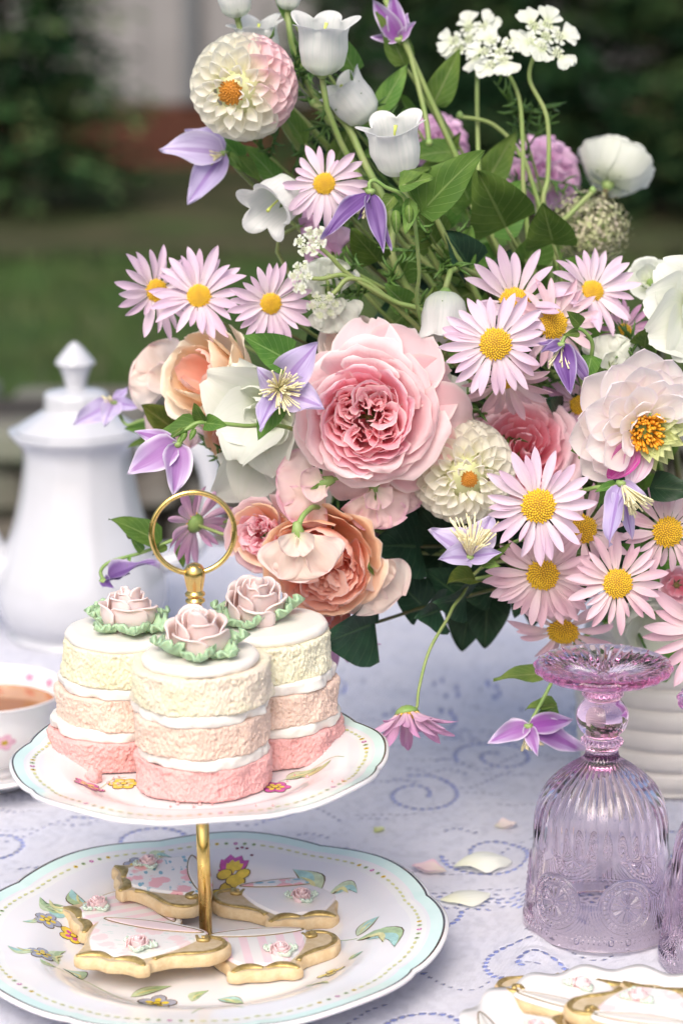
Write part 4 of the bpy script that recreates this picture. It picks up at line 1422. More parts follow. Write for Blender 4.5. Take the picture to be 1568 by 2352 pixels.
CUP = np.array([(-3.2, 2.2), (-2.2, 2.62), (0, 2.8), (2.2, 2.62), (3.2, 2.2), (3.05, 1.2), (2.6, 0.0), (1.9, -1.0), (1.25, -1.55), (0, -1.65), (-1.25, -1.55), (-1.9, -1.0), (-2.6, 0.0), (-3.05, 1.2)]) * np.array([0.01, 0.0126])
BISC = np.array([(-3.45, 2.3), (-2.3, 2.85), (0, 3.05), (2.3, 2.85), (3.4, 2.3), (4.3, 2.15), (5.15, 1.75), (5.35, 0.9), (4.9, 0.1), (4.2, -0.35), (3.3, -0.75), (2.6, -1.25), (2.2, -1.7), (2.35, -2.15), (1.75, -2.45), (0.9, -2.3), (0, -2.45), (-0.9, -2.3), (-1.75, -2.45), (-2.35, -2.15),
                 (-2.35, -1.7), (-2.5, -1.0), (-3.1, 0.1), (-3.5, 1.3)]) * np.array([0.01, 0.0126])
LENS = np.array([(-3.2, 2.2), (-2.0, 2.5), (0, 2.66), (2.0, 2.5), (3.2, 2.2), (2.0, 1.86), (0, 1.70), (-2.0, 1.86)]) * np.array([0.01, 0.0126])


def cookie(label, M, style, mirror=False, rimcol=None, rosepos=(-0.6, -0.6), scale=1.0, group='teacup shaped biscuits on the lower plate', seed=0):
    root = thing('teacup_cookie', label, 'cookie', M, group)
    mx_ = -1 if mirror else 1
    fl = lambda P: np.asarray(P) * np.array([mx_, 1]) * scale
    r = random.Random(seed)
    out = fl(catmull(BISC, 6, True))
    out = out + 0.0006 * np.stack([vnoise(np.stack([out[:, 0] * 150, out[:, 1] * 150, 0 * out[:, 0] + seed + 5 * q], -1), 3 + seed) for q in (0, 1)], 1)
    obj('biscuit', slab('biscuit', out, 0.0004, 0.0078, 0.0016, [m_bisc, m_bisc_top], 0, 1), root)
    obj('icing', slab('icing', fl(catmull(CUP * np.array([1.05, 1.07]), 6, True)), 0.0068, 0.0092, 0.0018, [CI[style]]), root)
    ln = fl(catmull(LENS, 6, True))
    obj('rim_icing', slab('rim_icing', ln * 0.97 + np.array([0, 0.0006]), 0.0085, 0.0100, 0.0012, [rimcol or m_pinkic]), root)
    zc = lambda P, z: [(p[0], p[1], z) for p in P]
    V, F = tube(zc(np.concatenate([ln, ln[:1]]), 0.0094), 0.00036, 6, cap=False)
    obj('rim_line', mesh('rim_line', V, F, m_dgold), root)
    # gold handle
    hp = fl(catmull(np.array([(3.0, 1.75), (3.7, 2.0), (4.6, 1.85), (5.0, 1.3), (4.8, 0.55), (4.1, 0.0), (3.3, -0.35), (2.5, -0.9), (2.2, -1.4)]) * np.array([0.01, 0.0126]), 6))
    tt = np.linspace(0, 1, len(hp))
    V, F = tube(zc(hp, 0.0086), 0.0012 + 0.0006 * np.abs(np.sin(tt * 11)), 8)
    V = np.asarray(V); V[:, 2] = 0.0080 + (V[:, 2] - 0.0086) * 0.6
    obj('gold_handle', mesh('gold_handle', V, F, m_cgold), root)
    hp = fl(catmull(np.array([(3.0, 1.75), (3.4, 1.35), (3.8, 1.5), (3.6, 1.85)]) * np.array([0.01, 0.0126]), 5))
    V, F = tube(zc(hp, 0.0086), np.linspace(0.0012, 0.0018, len(hp)), 7)
    obj('gold_scroll', mesh('gold_scroll', V, F, m_cgold), root)
    for sg in (-1, 1):
        fp = fl(catmull(np.array([(sg * 0.1, -1.95), (sg * 0.8, -1.75), (sg * 1.5, -1.85), (sg * 2.1, -2.25)]) * np.array([0.01, 0.0126]), 6))
        tt = np.linspace(0, 1, len(fp))
        V, F = tube(zc(fp, 0.0076), 0.0008 + 0.0026 * np.sin(PI * np.clip(tt, 0.05, 0.97)) ** 0.7, 9)
        V = np.asarray(V); V[:, 2] = 0.0076 + (V[:, 2] - 0.0076) * 0.62
        obj('gold_foot', mesh('gold_foot', V, F, m_cgold), root)
    rp = np.array(rosepos) * 0.01 * scale * np.array([mx_, 1])
    Mr = Matrix.Translation((rp[0], rp[1], 0.0088))
    icing_rose(root, Mr @ Matrix.Rotation(0.25, 4, 'X') @ Matrix.Scale(0.0062 * scale, 4), seed + 5, m_crose, [(3, 0.3, 1.2, 1.2), (3, 0.6, 1.05, 1.1), (4, 0.92, 0.75, 0.95)], 0.1)
    for a in (0.2, 2.6, -1.2):
        o = solid(obj('icing_leaf', ILEAF[seed % 4], root, Mr @ Matrix.Rotation(a, 4, 'Z') @ Matrix.Translation((0.003, 0, -0.0006)) @ Matrix.Scale(0.0085 * scale, 4)), 0.12)
        o.material_slots[0].link = 'OBJECT'
        o.material_slots[0].material = m_cleaf
    return root


def lay(px, py, rot, z, tx=0.0, ty=0.0, pl=None, Mp=None):
    pl, Mp = pl or lowp, Mp or ML
    w = onz(px, py, (Mp @ Vector((0, 0, pl.H * 0.14 + z))).z)
    return Matrix.Translation(w) @ Matrix.Rotation(rot, 4, 'Z') @ Matrix.Rotation(tx, 4, 'X') @ Matrix.Rotation(ty, 4, 'Y')


ck = cookie('teacup cookie lying under the other biscuits at the left of the plate', lay(268, 2122, D2R(-66), 0.0007), 'stripe', False, rosepos=(-1.0, -0.9), scale=0.98, seed=1)
cookie('teacup cookie with pink and blue blossom print lying on top behind', lay(362, 2040, D2R(-80), 0.0118, ty=0.03, tx=-0.04), 'floral', False, rimcol=m_icing, rosepos=(-1.9, -0.5), scale=0.90, seed=2)
cookie('plain white teacup cookie with rose rim, right of the pole', lay(678, 2096, D2R(11), 0.0007), 'plain', True, rimcol=CI['floral'], rosepos=(-0.4, 0.0), scale=0.98, seed=3)
cookie('front teacup cookie with faint floral print and one pink rose', lay(305, 2196, D2R(-21), 0.0105, tx=-0.06, ty=-0.02), 'faint', False, rosepos=(0.7, -0.7), scale=1.04, seed=4)
cookie('pink striped teacup cookie with a hot pink flower on its rim', lay(598, 2214, D2R(9), 0.0007, tx=-0.02), 'stripe', False, rimcol=m_icing, rosepos=(1.2, -0.6), scale=0.94, seed=6)

# ================================================================== GLASS GOBLETS
m_glass, nt = newmat('pink_glass')
gl = nd(nt, 'ShaderNodeBsdfPrincipled', {'Base Color': (1.0, 0.965, 0.99, 1), 'Roughness': 0.015, 'IOR': 1.40, 'Transmission Weight': 1.0})
va = nd(nt, 'ShaderNodeVolumeAbsorption', {'Color': (0.99, 0.20, 0.74, 1), 'Density': 12.0})
nd(nt, 'ShaderNodeOutputMaterial', {0: gl.outputs[0], 1: va.outputs[0]})

G_OUT = [(4.55, 0.0), (4.72, 0.05), (4.76, 0.25), (4.70, 0.6), (4.60, 0.85), (4.55, 1.1), (4.46, 1.6), (4.38, 2.5), (4.30, 3.6), (4.20, 4.6), (4.12, 5.4), (4.05, 6.4), (3.95, 7.3), (3.72, 8.1), (3.32, 8.85), (2.72, 9.5), (2.02, 10.05),
         (1.45, 10.45), (1.08, 10.8), (0.95, 11.15), (1.02, 11.4), (1.22, 11.62), (1.27, 11.8), (1.15, 11.98), (0.98, 12.12), (1.05, 12.25), (1.38, 12.6), (1.56, 13.2), (1.53, 13.7), (1.28, 14.15), (1.02, 14.4), (0.98, 14.5), (1.18, 14.66), (1.22, 14.85),
         (1.08, 15.02), (1.02, 15.2), (1.15, 15.36), (1.8, 15.52), (2.7, 15.74), (3.5, 15.98), (3.95, 16.2), (4.1, 16.45), (4.0, 16.68), (3.7, 16.74), (3.0, 16.62), (2.2, 16.42), (1.4, 16.2), (0.7, 16.0), (0.05, 15.95)]
G_IN = [(0.05, 10.05), (0.8, 10.0), (1.5, 9.72), (2.2, 9.25), (2.95, 8.7), (3.45, 7.95), (3.70, 7.1), (3.82, 6.0), (3.90, 5.0), (4.02, 3.6), (4.12, 2.2), (4.26, 1.0), (4.38, 0.3), (4.46, 0.03)]
gi, go = catmull(G_IN, 5), catmull(G_OUT, 30)
_d = np.concatenate([[0], np.cumsum(np.hypot(*np.diff(go, axis=0).T) * np.where(go[1:, 1] < 4.9, 22.0, 9.0))])
_k = np.linspace(0, _d[-1], int(_d[-1]))
go = np.stack([np.interp(_k, _d, go[:, 0]), np.interp(_k, _d, go[:, 1])], 1)
prof = np.concatenate([gi, go])
n_in = len(gi)
NG = 780
a = np.linspace(0, 2 * PI, NG, endpoint=False)
A, R = np.meshgrid(a, prof[:, 0])
Z = np.repeat(prof[:, 1][:, None], NG, 1)
outer = np.repeat((np.arange(len(prof)) >= n_in)[:, None], NG, 1)
# relief on the outside of the bowl
h = np.zeros_like(R)
flute = np.abs(np.cos(A * 18)) ** 0.7
h += 0.10 * (flute - 0.5) * sstep(5.2, 6.6, Z) * (1 - sstep(10.2, 10.9, Z))
ph = (A / (2 * PI) * 6) % 1 - 0.5
du = ph * (2 * PI / 6) * 4.33
dv = Z - 2.75
rr_ = np.hypot(du, dv)
ang = np.arctan2(dv, du)
bell = lambda x, c, w: np.exp(-((x - c) / w) ** 2)
med = 0.14 * bell(rr_, 1.62, 0.055) + 0.12 * bell(rr_, 1.10, 0.05)
med += 0.14 * bell(rr_, 1.36, 0.10) * (0.5 + 0.5 * np.cos(ang * 30)) ** 0.8
med += 0.17 * sstep(1.0, 0.86, rr_) * sstep(0.16, 0.3, rr_) * (np.abs(np.cos(ang * 6)) ** 1.5) * (0.4 + 0.6 * rr_)
med += 0.07 * sstep(0.2, 0.1, rr_)
band = (Z > 0.9) & (Z < 4.75)
h += med * band
# swags under the medallions and fine ribs below them
sw = 0.0
for k in range(3):
    sw = sw + 0.05 * bell(np.hypot(du, dv + 0.0), 1.85 + 0.17 * k, 0.05) * (dv < 0.2)
h += sw * band
swl = np.hypot(du, dv) > 2.35
h += 0.05 * np.cos(A * 108) * (Z < 2.2) * (Z > 0.95) * swl * sstep(0.95, 1.1, Z)
h += 0.06 * bell(Z, 0.72, 0.12) * (0.5 + 0.5 * np.cos(A * 84)) + 0.05 * bell(Z, 0.95, 0.05)
# beads on the collars, scallops on the foot
h += 0.045 * np.cos(A * 26) * (bell(Z, 11.8, 0.14) + bell(Z, 14.78, 0.14) + bell(Z, 11.1, 0.2) + bell(Z, 15.2, 0.12))
foot_o = Z > 15.3
idx = np.arange(len(prof))[:, None]
ipk = n_in + int(np.argmax(go[:, 0] * (go[:, 1] > 15.5)))
top_face = foot_o & (idx > ipk)
und = foot_o & (idx <= ipk)
h += np.where(und, 0.05 * np.abs(np.cos(A * 20)) * sstep(1.3, 3.2, R), 0)
R = R + np.where(outer, h, 0)
rib = np.abs(((A / (2 * PI) * 34) % 1) - 0.5) * 2
Z = Z + np.where(top_face, 0.20 * (rib - 0.5) * sstep(0.15, 1.0, R) * (1 - sstep(3.3, 3.9, R)), 0)
R = R * np.where(foot_o, 1 + 0.012 * sstep(3.4, 4.0, R) * np.cos(A * 20), 1)
V = np.stack([R * np.cos(A), R * np.sin(A), Z], -1).reshape(-1, 3) * 0.01
F = gridF(NG, len(prof), True).tolist() + [list(range(NG))[::-1], [(len(prof) - 1) * NG + i for i in range(NG)]]
g_me = mesh('goblet', V[:, :], F, m_glass)
gpos = onz(1376, 2118, TZ + 0.004)
MG = Matrix.Translation((gpos.x, gpos.y, TZ + 0.0042)) @ Matrix.Scale(1.025, 4) @ Matrix.Rotation(D2R(-0.8), 4, 'Y') @ Matrix.Rotation(D2R(-90 + 30 + 15), 4, 'Z')
tag(obj('goblet', g_me, None, MG), 'pink pressed glass goblet standing upside down left of another', 'goblet', 'upturned pink glass goblets')
g2 = onz(1690, 2205, TZ + 0.004)
MG2 = Matrix.Translation((g2.x, g2.y, TZ + 0.0042)) @ Matrix.Rotation(0.4, 4, 'Z')
tag(obj('goblet', g_me, None, MG2), 'pink pressed glass goblet cut off by the right edge', 'goblet', 'upturned pink glass goblets')

# ================================================================== COFFEE POT
m_pot = plain('porcelain', (0.52, 0.53, 0.57), 0.08, coat=0.4, var=0.03)
pc = onz(190, 1452, TZ + 0.004)
MPOT = Matrix.Translation((pc.x, pc.y, TZ + 0.004))
pot = thing('coffee_pot', 'tall white faceted porcelain coffee pot with pointed lid knob', 'coffee pot', MPOT)


def facet(A, R, Z, n=10, k=0.42):
    u = ((A / (2 * PI) * n) % 1 - 0.5) * 2 * PI / n
    f = math.cos(PI / n) / np.cos(u)
    return R * (1 - k + k * f / (1 - 0.3 * (1 - math.cos(PI / n)))), Z


B = np.array([(0.1, 0.0), (6.2, 0.0), (6.4, 0.25), (6.3, 0.7), (6.8, 1.2), (7.4, 2.2), (7.7, 3.6), (7.6, 5.2), (7.1, 7.0), (6.45, 8.8), (5.85, 10.6), (5.25, 13.2), (4.9, 15.6), (5.0, 17.2), (5.8, 18.1), (6.05, 18.5), (5.95, 18.75), (5.4, 18.7), (5.2, 18.4), (4.5, 16), (4.8, 14), (5.6, 10), (7.6, 5), (6, 1.2), (0.1, 1.0)]) * 0.01
V, F = lathe(catmull(B, 4), 120, facet)
obj('body', mesh('body', V, F, m_pot), pot)
B = np.array([(5.35, 18.72), (5.5, 18.86), (5.2, 19.1), (4.3, 19.7), (3.3, 20.3), (2.9, 20.6), (2.85, 21.6), (2.8, 21.9), (2.4, 22.2), (1.3, 22.4), (0.02, 22.45)]) * 0.01
V, F = lathe(catmull(B, 4), 120, facet)
lid = obj('lid', mesh('lid', V, F, m_pot), pot)
B = np.array([(0.9, 22.3), (0.95, 22.8), (1.15, 23.6), (1.45, 24.35), (1.75, 24.6), (1.7, 24.85), (1.2, 25.5), (0.6, 26.2), (0.25, 26.5), (0.02, 26.6)]) * 0.01
V, F = lathe(catmull(B, 4), 80, lambda A, R, Z: facet(A, R, Z, 8))
obj('knob', mesh('knob', V, F, m_pot), lid)
P = catmull(np.array([(-6.0, 0, 5.2), (-7.9, 0, 6.4), (-9.2, 0, 9.2), (-10.2, 0, 12.4), (-11.6, 0, 15.2), (-13.2, 0, 16.6)]) * 0.01, 6)
V, F = tube(P, np.linspace(0.024, 0.010, len(P)), 14)
V = np.asarray(V)
V[:, 2] += 0
obj('spout', mesh('spout', V, F, m_pot), pot)
P = catmull(np.array([(5.2, 0, 17.0), (8.0, 0, 17.8), (11.0, 0, 16.6), (12.0, 0, 13.0), (11.2, 0, 9.6), (9.4, 0, 7.2), (7.4, 0, 6.4)]) * 0.01, 6)
V, F = tube(P, 0.0085 + 0.002 * np.sin(np.linspace(0, PI, len(P))), 12)
obj('handle', mesh('handle', V, F, m_pot), pot)

# ================================================================== TEACUP AND SAUCER
MSC = Matrix.Translation((at(-22, 1790, 1.60).x, 1.605, TZ + 0.004)) @ Matrix.Scale(1.12, 4)
sc_root = thing('saucer', 'floral china saucer with mint rim under the teacup', 'saucer', MSC)
scp = Plate(0.074, 0.017, 8, 0.2)
scp.build(sc_root, 'dish', Matrix.Translation((0, 0, 0.003)), None, 160)
for k in range(5):
    a = k * 1.26 + 0.3
    pflower(scp, 0.05 * math.cos(a), 0.05 * math.sin(a), 0.006, 'pink', 'magenta')
cup = thing('teacup', 'white china teacup full of amber tea at the left edge', 'teacup', MSC @ Matrix.Translation((0, 0, 0.0056)) @ Matrix.Diagonal((1.12, 1.12, 0.9, 1)))
B = np.array([(0.1, 0.0), (2.1, 0.0), (2.2, 0.3), (2.0, 0.55), (2.6, 1.0), (3.5, 2.0), (4.0, 3.4), (4.25, 4.8), (4.6, 5.9), (4.68, 6.05), (4.55, 6.05), (4.1, 4.8), (3.85, 3.4), (3.35, 2.1), (2.4, 1.2), (0.1, 1.0)]) * 0.01
V, F = lathe(catmull(B, 5), 96)
cb = obj('bowl', mesh('bowl', V, F, m_china), cup)
tea = plain('tea', (0.44, 0.17, 0.02), 0.06, coat=0.3, col2=(0.38, 0.13, 0.015), vscale=20)
V, F = lathe([(0.0402, 0.048), (0.03, 0.0478), (0.0005, 0.0478)], 64)
obj('tea', mesh('tea', V, F, tea), cup)
P = catmull(np.array([(-4.1, 0, 5.0), (-5.6, 0, 5.5), (-6.6, 0, 4.3), (-5.9, 0, 2.7), (-3.7, 0, 2.2)]) * 0.01, 6)
V, F = tube(P, 0.0034, 8)
obj('handle', mesh('handle', V, F, m_china), cup)
polys = []
Bc = catmull(B, 5)


def cup_print(az, z, r, cols, inside=False):
    half = Bc[:41] if not inside else Bc[45:]
    Vs, Fs, Ms, off = [], [], [], 0
    for k in range(5):
        a = 2 * PI * k / 5
        for e, c, ly in ((ell((r * 0.55 * math.cos(a), r * 0.55 * math.sin(a)), r * 0.45, r * 0.4, a, 9), cols[0], 0), (ell((0, 0), r * 0.3, r * 0.3, 0, 8), cols[1], 1)):
            zz_ = z + e[:, 1]
            o_ = np.argsort(half[:, 1])
            rr2 = np.interp(zz_, half[o_, 1], half[o_, 0]) + (-1 if inside else 1) * (0.0003 + 0.0001 * ly)
            aa = az + e[:, 0] / 0.04
            Vs.append(np.stack([rr2 * np.cos(aa), rr2 * np.sin(aa), zz_], 1))
            Fs.append([off + i for i in range(len(e))]); Ms.append(PK.index(c)); off += len(e)
    obj('printed_flower', mesh('printed_flower', np.concatenate(Vs), Fs, PM, midx=Ms), cb)


for az, z in ((-1.2, 0.035), (-0.7, 0.026), (-1.9, 0.03), (-0.2, 0.038), (-2.5, 0.036)):
    cup_print(az, z, 0.007, ('pink', 'yellow'))
for az, z in ((1.1, 0.054), (1.6, 0.055), (0.7, 0.054)):
    cup_print(az, z, 0.004, ('pink', 'magenta'), True)

# ================================================================== FRONT PLATE AND ITS COOKIES
m_ribchina = plain('white_rib_china', (0.72, 0.70, 0.68), 0.2, coat=0.4, var=0.03)
fpc = onz(1450, 2420, TZ + 0.02)
FPM = Matrix.Translation((fpc.x, fpc.y, TZ + 0.0035))
us = np.linspace(0.02, 1, 24)
aa = np.linspace(0, 2 * PI, 240, endpoint=False)
A, U = np.meshgrid(aa, np.concatenate([us, us[::-1]]))
up = np.repeat((np.arange(48) < 24)[:, None], 240, 1)
R = 0.095 * U * (1 + 0.018 * sstep(0.6, 1, U) * np.cos(A * 18))
Z = 0.004 + 0.020 * sstep(0.5, 1.05, U) + 0.0012 * sstep(0.6, 1, U) * np.cos(A * 18) - np.where(up, 0, 0.0035)
V = np.stack([R * np.cos(A), R * np.sin(A), Z], -1).reshape(-1, 3)
F = gridF(240, 48, True).tolist() + [list(range(240))[::-1], [47 * 240 + i for i in range(240)]]
tag(obj('plate', mesh('plate', V, F, m_ribchina), None, FPM), 'white fluted plate of biscuits in the lower right corner', 'plate')


def layf(px, py, rot, z, tx=0):
    return Matrix.Translation(onz(px, py, TZ + 0.012 + z)) @ Matrix.Rotation(rot, 4, 'Z') @ Matrix.Rotation(tx, 4, 'X')


GF = 'gold trimmed biscuits on the front plate'
cookie('white cookie with gold scroll at the back of the front plate', layf(1325, 2305, D2R(150), 0.004, 0.05), 'plain', False, m_icing, (0, -0.4), 0.85, GF, 8)
cookie('white cookie with gold handle loop at the lower right corner', layf(1490, 2335, D2R(165), 0.0135, 0.0), 'faint', False, m_icing, (0.8, -0.2), 0.85, GF, 9)
cookie('gold trimmed cookie at the bottom left of the front plate', layf(1215, 2400, D2R(100), 0.004), 'plain', True, m_icing, (0, -0.4), 0.8, GF, 10)

# ================================================================== VASE
m_vase = plain('stoneware_white', (0.60, 0.58, 0.54), 0.55, var=0.08, vscale=12, bump=0.15, bscale=90)
vc = onz(1530, 1768, TZ + 0.004)
VASEP = Vector((vc.x, vc.y, TZ + 0.0035))
P = [(0.1, 0.0), (5.6, 0.0), (6.0, 0.3)]
for k in range(7):
    z0 = 0.6 + k * 1.55
    rb = 6.15 + 0.75 * math.sin((k + 0.5) / 7 * PI)
    P += [(rb - 0.14, z0), (rb + 0.1, z0 + 0.35), (rb + 0.16, z0 + 0.8), (rb + 0.08, z0 + 1.2), (rb - 0.12, z0 + 1.45)]
P += [(6.1, 11.6), (6.3, 12.0), (6.2, 12.3), (5.8, 12.2), (5.7, 11.5), (6.0, 6.0), (5.4, 1.0), (0.1, 0.8)]
V, F = lathe(catmull(np.array(P) * 0.01, 3), 96)
V[:, :2] *= (1 + 0.006 * vnoise(V * 60, 3))[:, None]
tag(obj('vase', mesh('vase', V, F, m_vase), None, Matrix.Translation(VASEP)), 'white ridged stoneware vase behind the goblet', 'vase')
VM['c'] = VASEP + Vector((0, 0, 0.118))


# ================================================================== FALLEN PETALS
def fallen(label, px, py, L, rot, kw, mat, seed, nrm=(0.1, -0.2, 1), lift=0.0):
    p = onz(px, py, TZ + 0.006)
    z = TZ + float(cloth_h(np.array(p.x), np.array(p.y)))
    V, F, uv = petal(W_round, 0.38, nu=13, nv=16, seed=seed, **kw)
    M = Matrix.Translation((p.x, p.y, z)) @ Matrix.Rotation(rot, 4, 'Z') @ Matrix.Scale(L, 4)
    V = V - np.array([0.5, 0, V[:, 2].min() - 0.02 - lift])
    tag(obj('fallen_petal', mesh('fallen_petal', V, F, MT[mat], uv), None, M), label, 'petal', 'petals fallen on the cloth')


fallen('large white arched petal on the cloth left of the goblet', 1108, 1978, 0.040, 0.15, dict(curl=-1.5, cup=-0.45, ruff=0.03), 'offwhite', 3)
fallen('pale flat oval petal lying nearest the lower plate', 1068, 2052, 0.034, 0.25, dict(curl=-0.7, cup=-0.35, ruff=0.02), 'offwhite', 8)
fallen('small blush petal curled beside the lower plate', 985, 1990, 0.025, 2.7, dict(curl=0.9, cup=0.6, ruff=0.04), 'pea', 5)
fallen('tiny cream petal scrap left of the goblet shoulder', 1160, 1893, 0.018, 0.4, dict(curl=1.2, cup=0.7, ruff=0.05), 'pea_cream', 12)
fallen('tiny yellow green petal scrap beyond the lower plate', 870, 1895, 0.011, 0.9, dict(curl=0.6, cup=0.5, ruff=0.05), 'lime', 14)

# ================================================================== BOUQUET
CAMV = Vector((0, -1, 0.22))
FL = 'flowers of the bouquet'


def nrmv(v):
    return Vector(v).normalized()


def floret_dome(r, h, n, mat, seed, name='center', size_=0.09):
    """dome of packed disc florets, joined"""
    r_ = np.random.default_rng(seed)
    parts = []
    V, F = lathe([(0.001, -0.25), (0.9, -0.22), (1.0, 0), (0.93, 0.35 * h), (0.72, 0.75 * h), (0.4, 0.95 * h), (0.01, h)], 20)
    parts.append((V, F))
    for k in range(n):
        q = math.sqrt((k + 0.5) / n)
        a = k * 2.399963
        z = h * (1 - q ** 2.4)
        s = size_ * (0.75 + 0.5 * q) * r_.uniform(0.85, 1.15)
        c = np.array([q * math.cos(a), q * math.sin(a), z])
        u = np.array([math.cos(a) * q * 0.9, math.sin(a) * q * 0.9, 1.0 - 0.6 * q]); u /= np.linalg.norm(u)
        e1 = np.cross(u, [0.3, 0.5, 0.1]); e1 /= np.linalg.norm(e1); e2 = np.cross(u, e1)
        ring = [c + s * 0.55 * (math.cos(b) * e1 + math.sin(b) * e2) for b in np.arange(5) * 2 * PI / 5]
        ring2 = [c + s * 0.42 * (math.cos(b) * e1 + math.sin(b) * e2) + u * s * r_.uniform(0.7, 1.2) for b in np.arange(5) * 2 * PI / 5 + 0.3]
        V = np.array(ring + ring2 + [c + u * s * 0.9])
        F = [[i, (i + 1) % 5, 5 + (i + 1) % 5, 5 + i] for i in range(5)] + [[5 + i, 5 + (i + 1) % 5, 10] for i in range(5)]
        parts.append((V, F, 1))
    V, F, _m = join(parts)
    me = mesh(name, V * r, F, mat if isinstance(mat, list) else [mat, mat], midx=_m)
    return me


DISC = [floret_dome(0.94, 0.36, 150, [MT['disc'], MT['floret']], s, size_=0.125) for s in range(2)]
DP = {}


def daisy_petal(mat, shape, v):
    key = (mat, shape, v)
    if key not in DP:
        r = random.Random(v * 13 + 5)
        curl = {'flat': -0.25, 'reflex': -0.9, 'cup': 0.55, 'back': -0.3}[shape] + r.uniform(-.25, .25)
        DP[key] = petal_me('petal', MT[mat], W_daisy, 0.118 * r.uniform(0.88, 1.12), curl=curl, cup=r.uniform(0.15, 0.7), ruff=0.02, rf=1.5, twist=r.uniform(-.35, .35), nu=7, nv=10, seed=v * 3 + 1, jag=0.03, norm=False, tipcurl=r.uniform(-.2, .25))
    return DP[key]


def daisy(label, px, py, Y, Rpx, nrm, mat='daisy', shape='flat', pitch=0.05, n=22, seed=0, roll=0.0, gap=None, disc=0.235, stem_to=None, sway=0.19):
    r = random.Random(seed * 17 + 3)
    n += 3
    p = at(px, py, Y)
    R = size(Rpx, p) * r.uniform(0.94, 1.05)
    M = frame(p, nrm, roll)
    root = thing('daisy', label, 'daisy', M, 'pink daisies in the bouquet')
    obj('center', DISC[seed % 2], root, Matrix.Scale(R * disc, 4) @ Matrix.Rotation(r.uniform(0, 6), 4, 'Z'))
    for i in range(n):
        a = 2 * PI * (i + r.uniform(-.3, .3)) / n
        if gap and gap[0] < math.degrees(a) % 360 < gap[1]: continue
        L = R * 0.80 * r.uniform(0.80, 1.10)
        pt = pitch + r.uniform(-sway, sway) + (0.05 if i % 2 else -0.05)
        if r.random() < 0.12:
            L *= r.uniform(0.55, 0.85); pt += r.uniform(-0.5, 0.5)
        Mp = Matrix.Rotation(a, 4, 'Z') @ Matrix.Translation((R * disc * 0.80, 0, -R * 0.03 + (i % 2) * R * 0.02)) @ Matrix.Rotation(-pt, 4, 'Y') @ Matrix.Rotation(r.uniform(-.35, .35), 4, 'X') @ Matrix.Scale(L, 4)
        obj('petal', daisy_petal(mat, shape, r.randrange(6)), root, Mp)
    V, F = lathe([(0.001, -0.16 * R), (0.08 * R, -0.155 * R), (0.18 * R, -0.10 * R), (0.235 * R, -0.02 * R), (0.2 * R, 0.0)], 14)
    obj('calyx', mesh('calyx', V, F, MT['calyx']), root)
    z = nrmv(nrm)
    base = p - z * R * 0.15
    if stem_to is None:
        to_vase(root, base, -z, 0.0013)
    else:
        stem(root, catmull([base] + [at(*q) for q in stem_to], 7), 0.0009, 0.0012, 'stem')
    return root


daisy('pale pink daisy just below the two white bell flowers', 745, 422, 1.47, 104, (-0.05, -1, 0.30), pitch=-0.05, shape='reflex', n=19, seed=1)
daisy('leftmost pink daisy of the bouquet, turned to the right', 360, 668, 1.49, 112, (0.50, -0.85, 0.18), pitch=0.18, n=19, seed=2, shape='flat')
daisy('second pink daisy from the left, petals raised at the top', 457, 680, 1.47, 116, (0.02, -0.86, 0.50), pitch=0.30, n=22, seed=3, shape='flat')
daisy('third pink daisy from the left, above the apricot rose', 622, 697, 1.45, 106, (0.22, -0.95, 0.12), pitch=0.12, n=20, seed=4)
daisy('large open pink daisy right of the big pink rose', 1137, 790, 1.385, 122, (0.03, -1, 0.26), pitch=0.02, n=24, seed=5, disc=0.31)
daisy('pink daisy with few upright petals behind the large open one', 1182, 692, 1.445, 122, (0.06, -0.72, 0.62), pitch=0.42, n=15, seed=6, disc=0.28)
daisy('pink daisy topmost on the right side of the bouquet', 1360, 668, 1.46, 112, (0.25, -0.80, 0.52), pitch=0.34, n=20, seed=7)
daisy('pink daisy with a purple clematis hanging before its lower petals', 1270, 745, 1.44, 116, (0.20, -1, 0.08), mat='daisy_pink', pitch=0.0, n=20, seed=8, disc=0.3)
daisy('shaded pink daisy hanging under the large open daisy', 1160, 872, 1.425, 112, (0.02, -0.80, -0.50), mat='daisy_pink', pitch=0.12, n=20, seed=9)
daisy('large pink daisy overlapping the cream ball dahlia', 1236, 1162, 1.345, 134, (-0.02, -1, 0.20), pitch=0.04, n=21, seed=10, disc=0.30)
daisy('pink daisy half hidden right of the large daisy by the dahlia', 1338, 1216, 1.385, 116, (0.15, -1, 0.10), mat='daisy_pink', pitch=-0.05, n=20, seed=11, disc=0.3)
daisy('full pink daisy with many layered petals below the large daisy', 1246, 1320, 1.375, 132, (-0.14, -1, -0.10), mat='daisy_pink', pitch=-0.02, n=32, seed=12, disc=0.28)
daisy('pink daisy nearest the foot of the goblet, face on', 1417, 1340, 1.35, 116, (0.05, -1, 0.22), mat='daisy_pink', pitch=0.03, n=22, seed=13, disc=0.31)
daisy('pink daisy at the right edge below the white and lime dahlia', 1532, 1222, 1.385, 112, (0.12, -1, 0.12), mat='daisy_pink', n=19, seed=14, disc=0.31)
daisy('pink daisy drooping behind the goblet foot', 1292, 1450, 1.41, 118, (-0.16, -0.85, -0.42), mat='daisy_pink', pitch=0.0, n=20, seed=15, disc=0.3)
daisy('pink daisy cut off by the right edge beside the goblet foot', 1622, 1452, 1.36, 150, (0.05, -1, 0.05), mat='daisy_pink', n=20, seed=16)
daisy('mauve daisy seen from behind through the gold ring', 448, 1202, 1.44, 100, (-0.62, 0.66, 0.16), mat='daisy_mauve', pitch=-0.15, n=15, seed=17, sway=0.25)
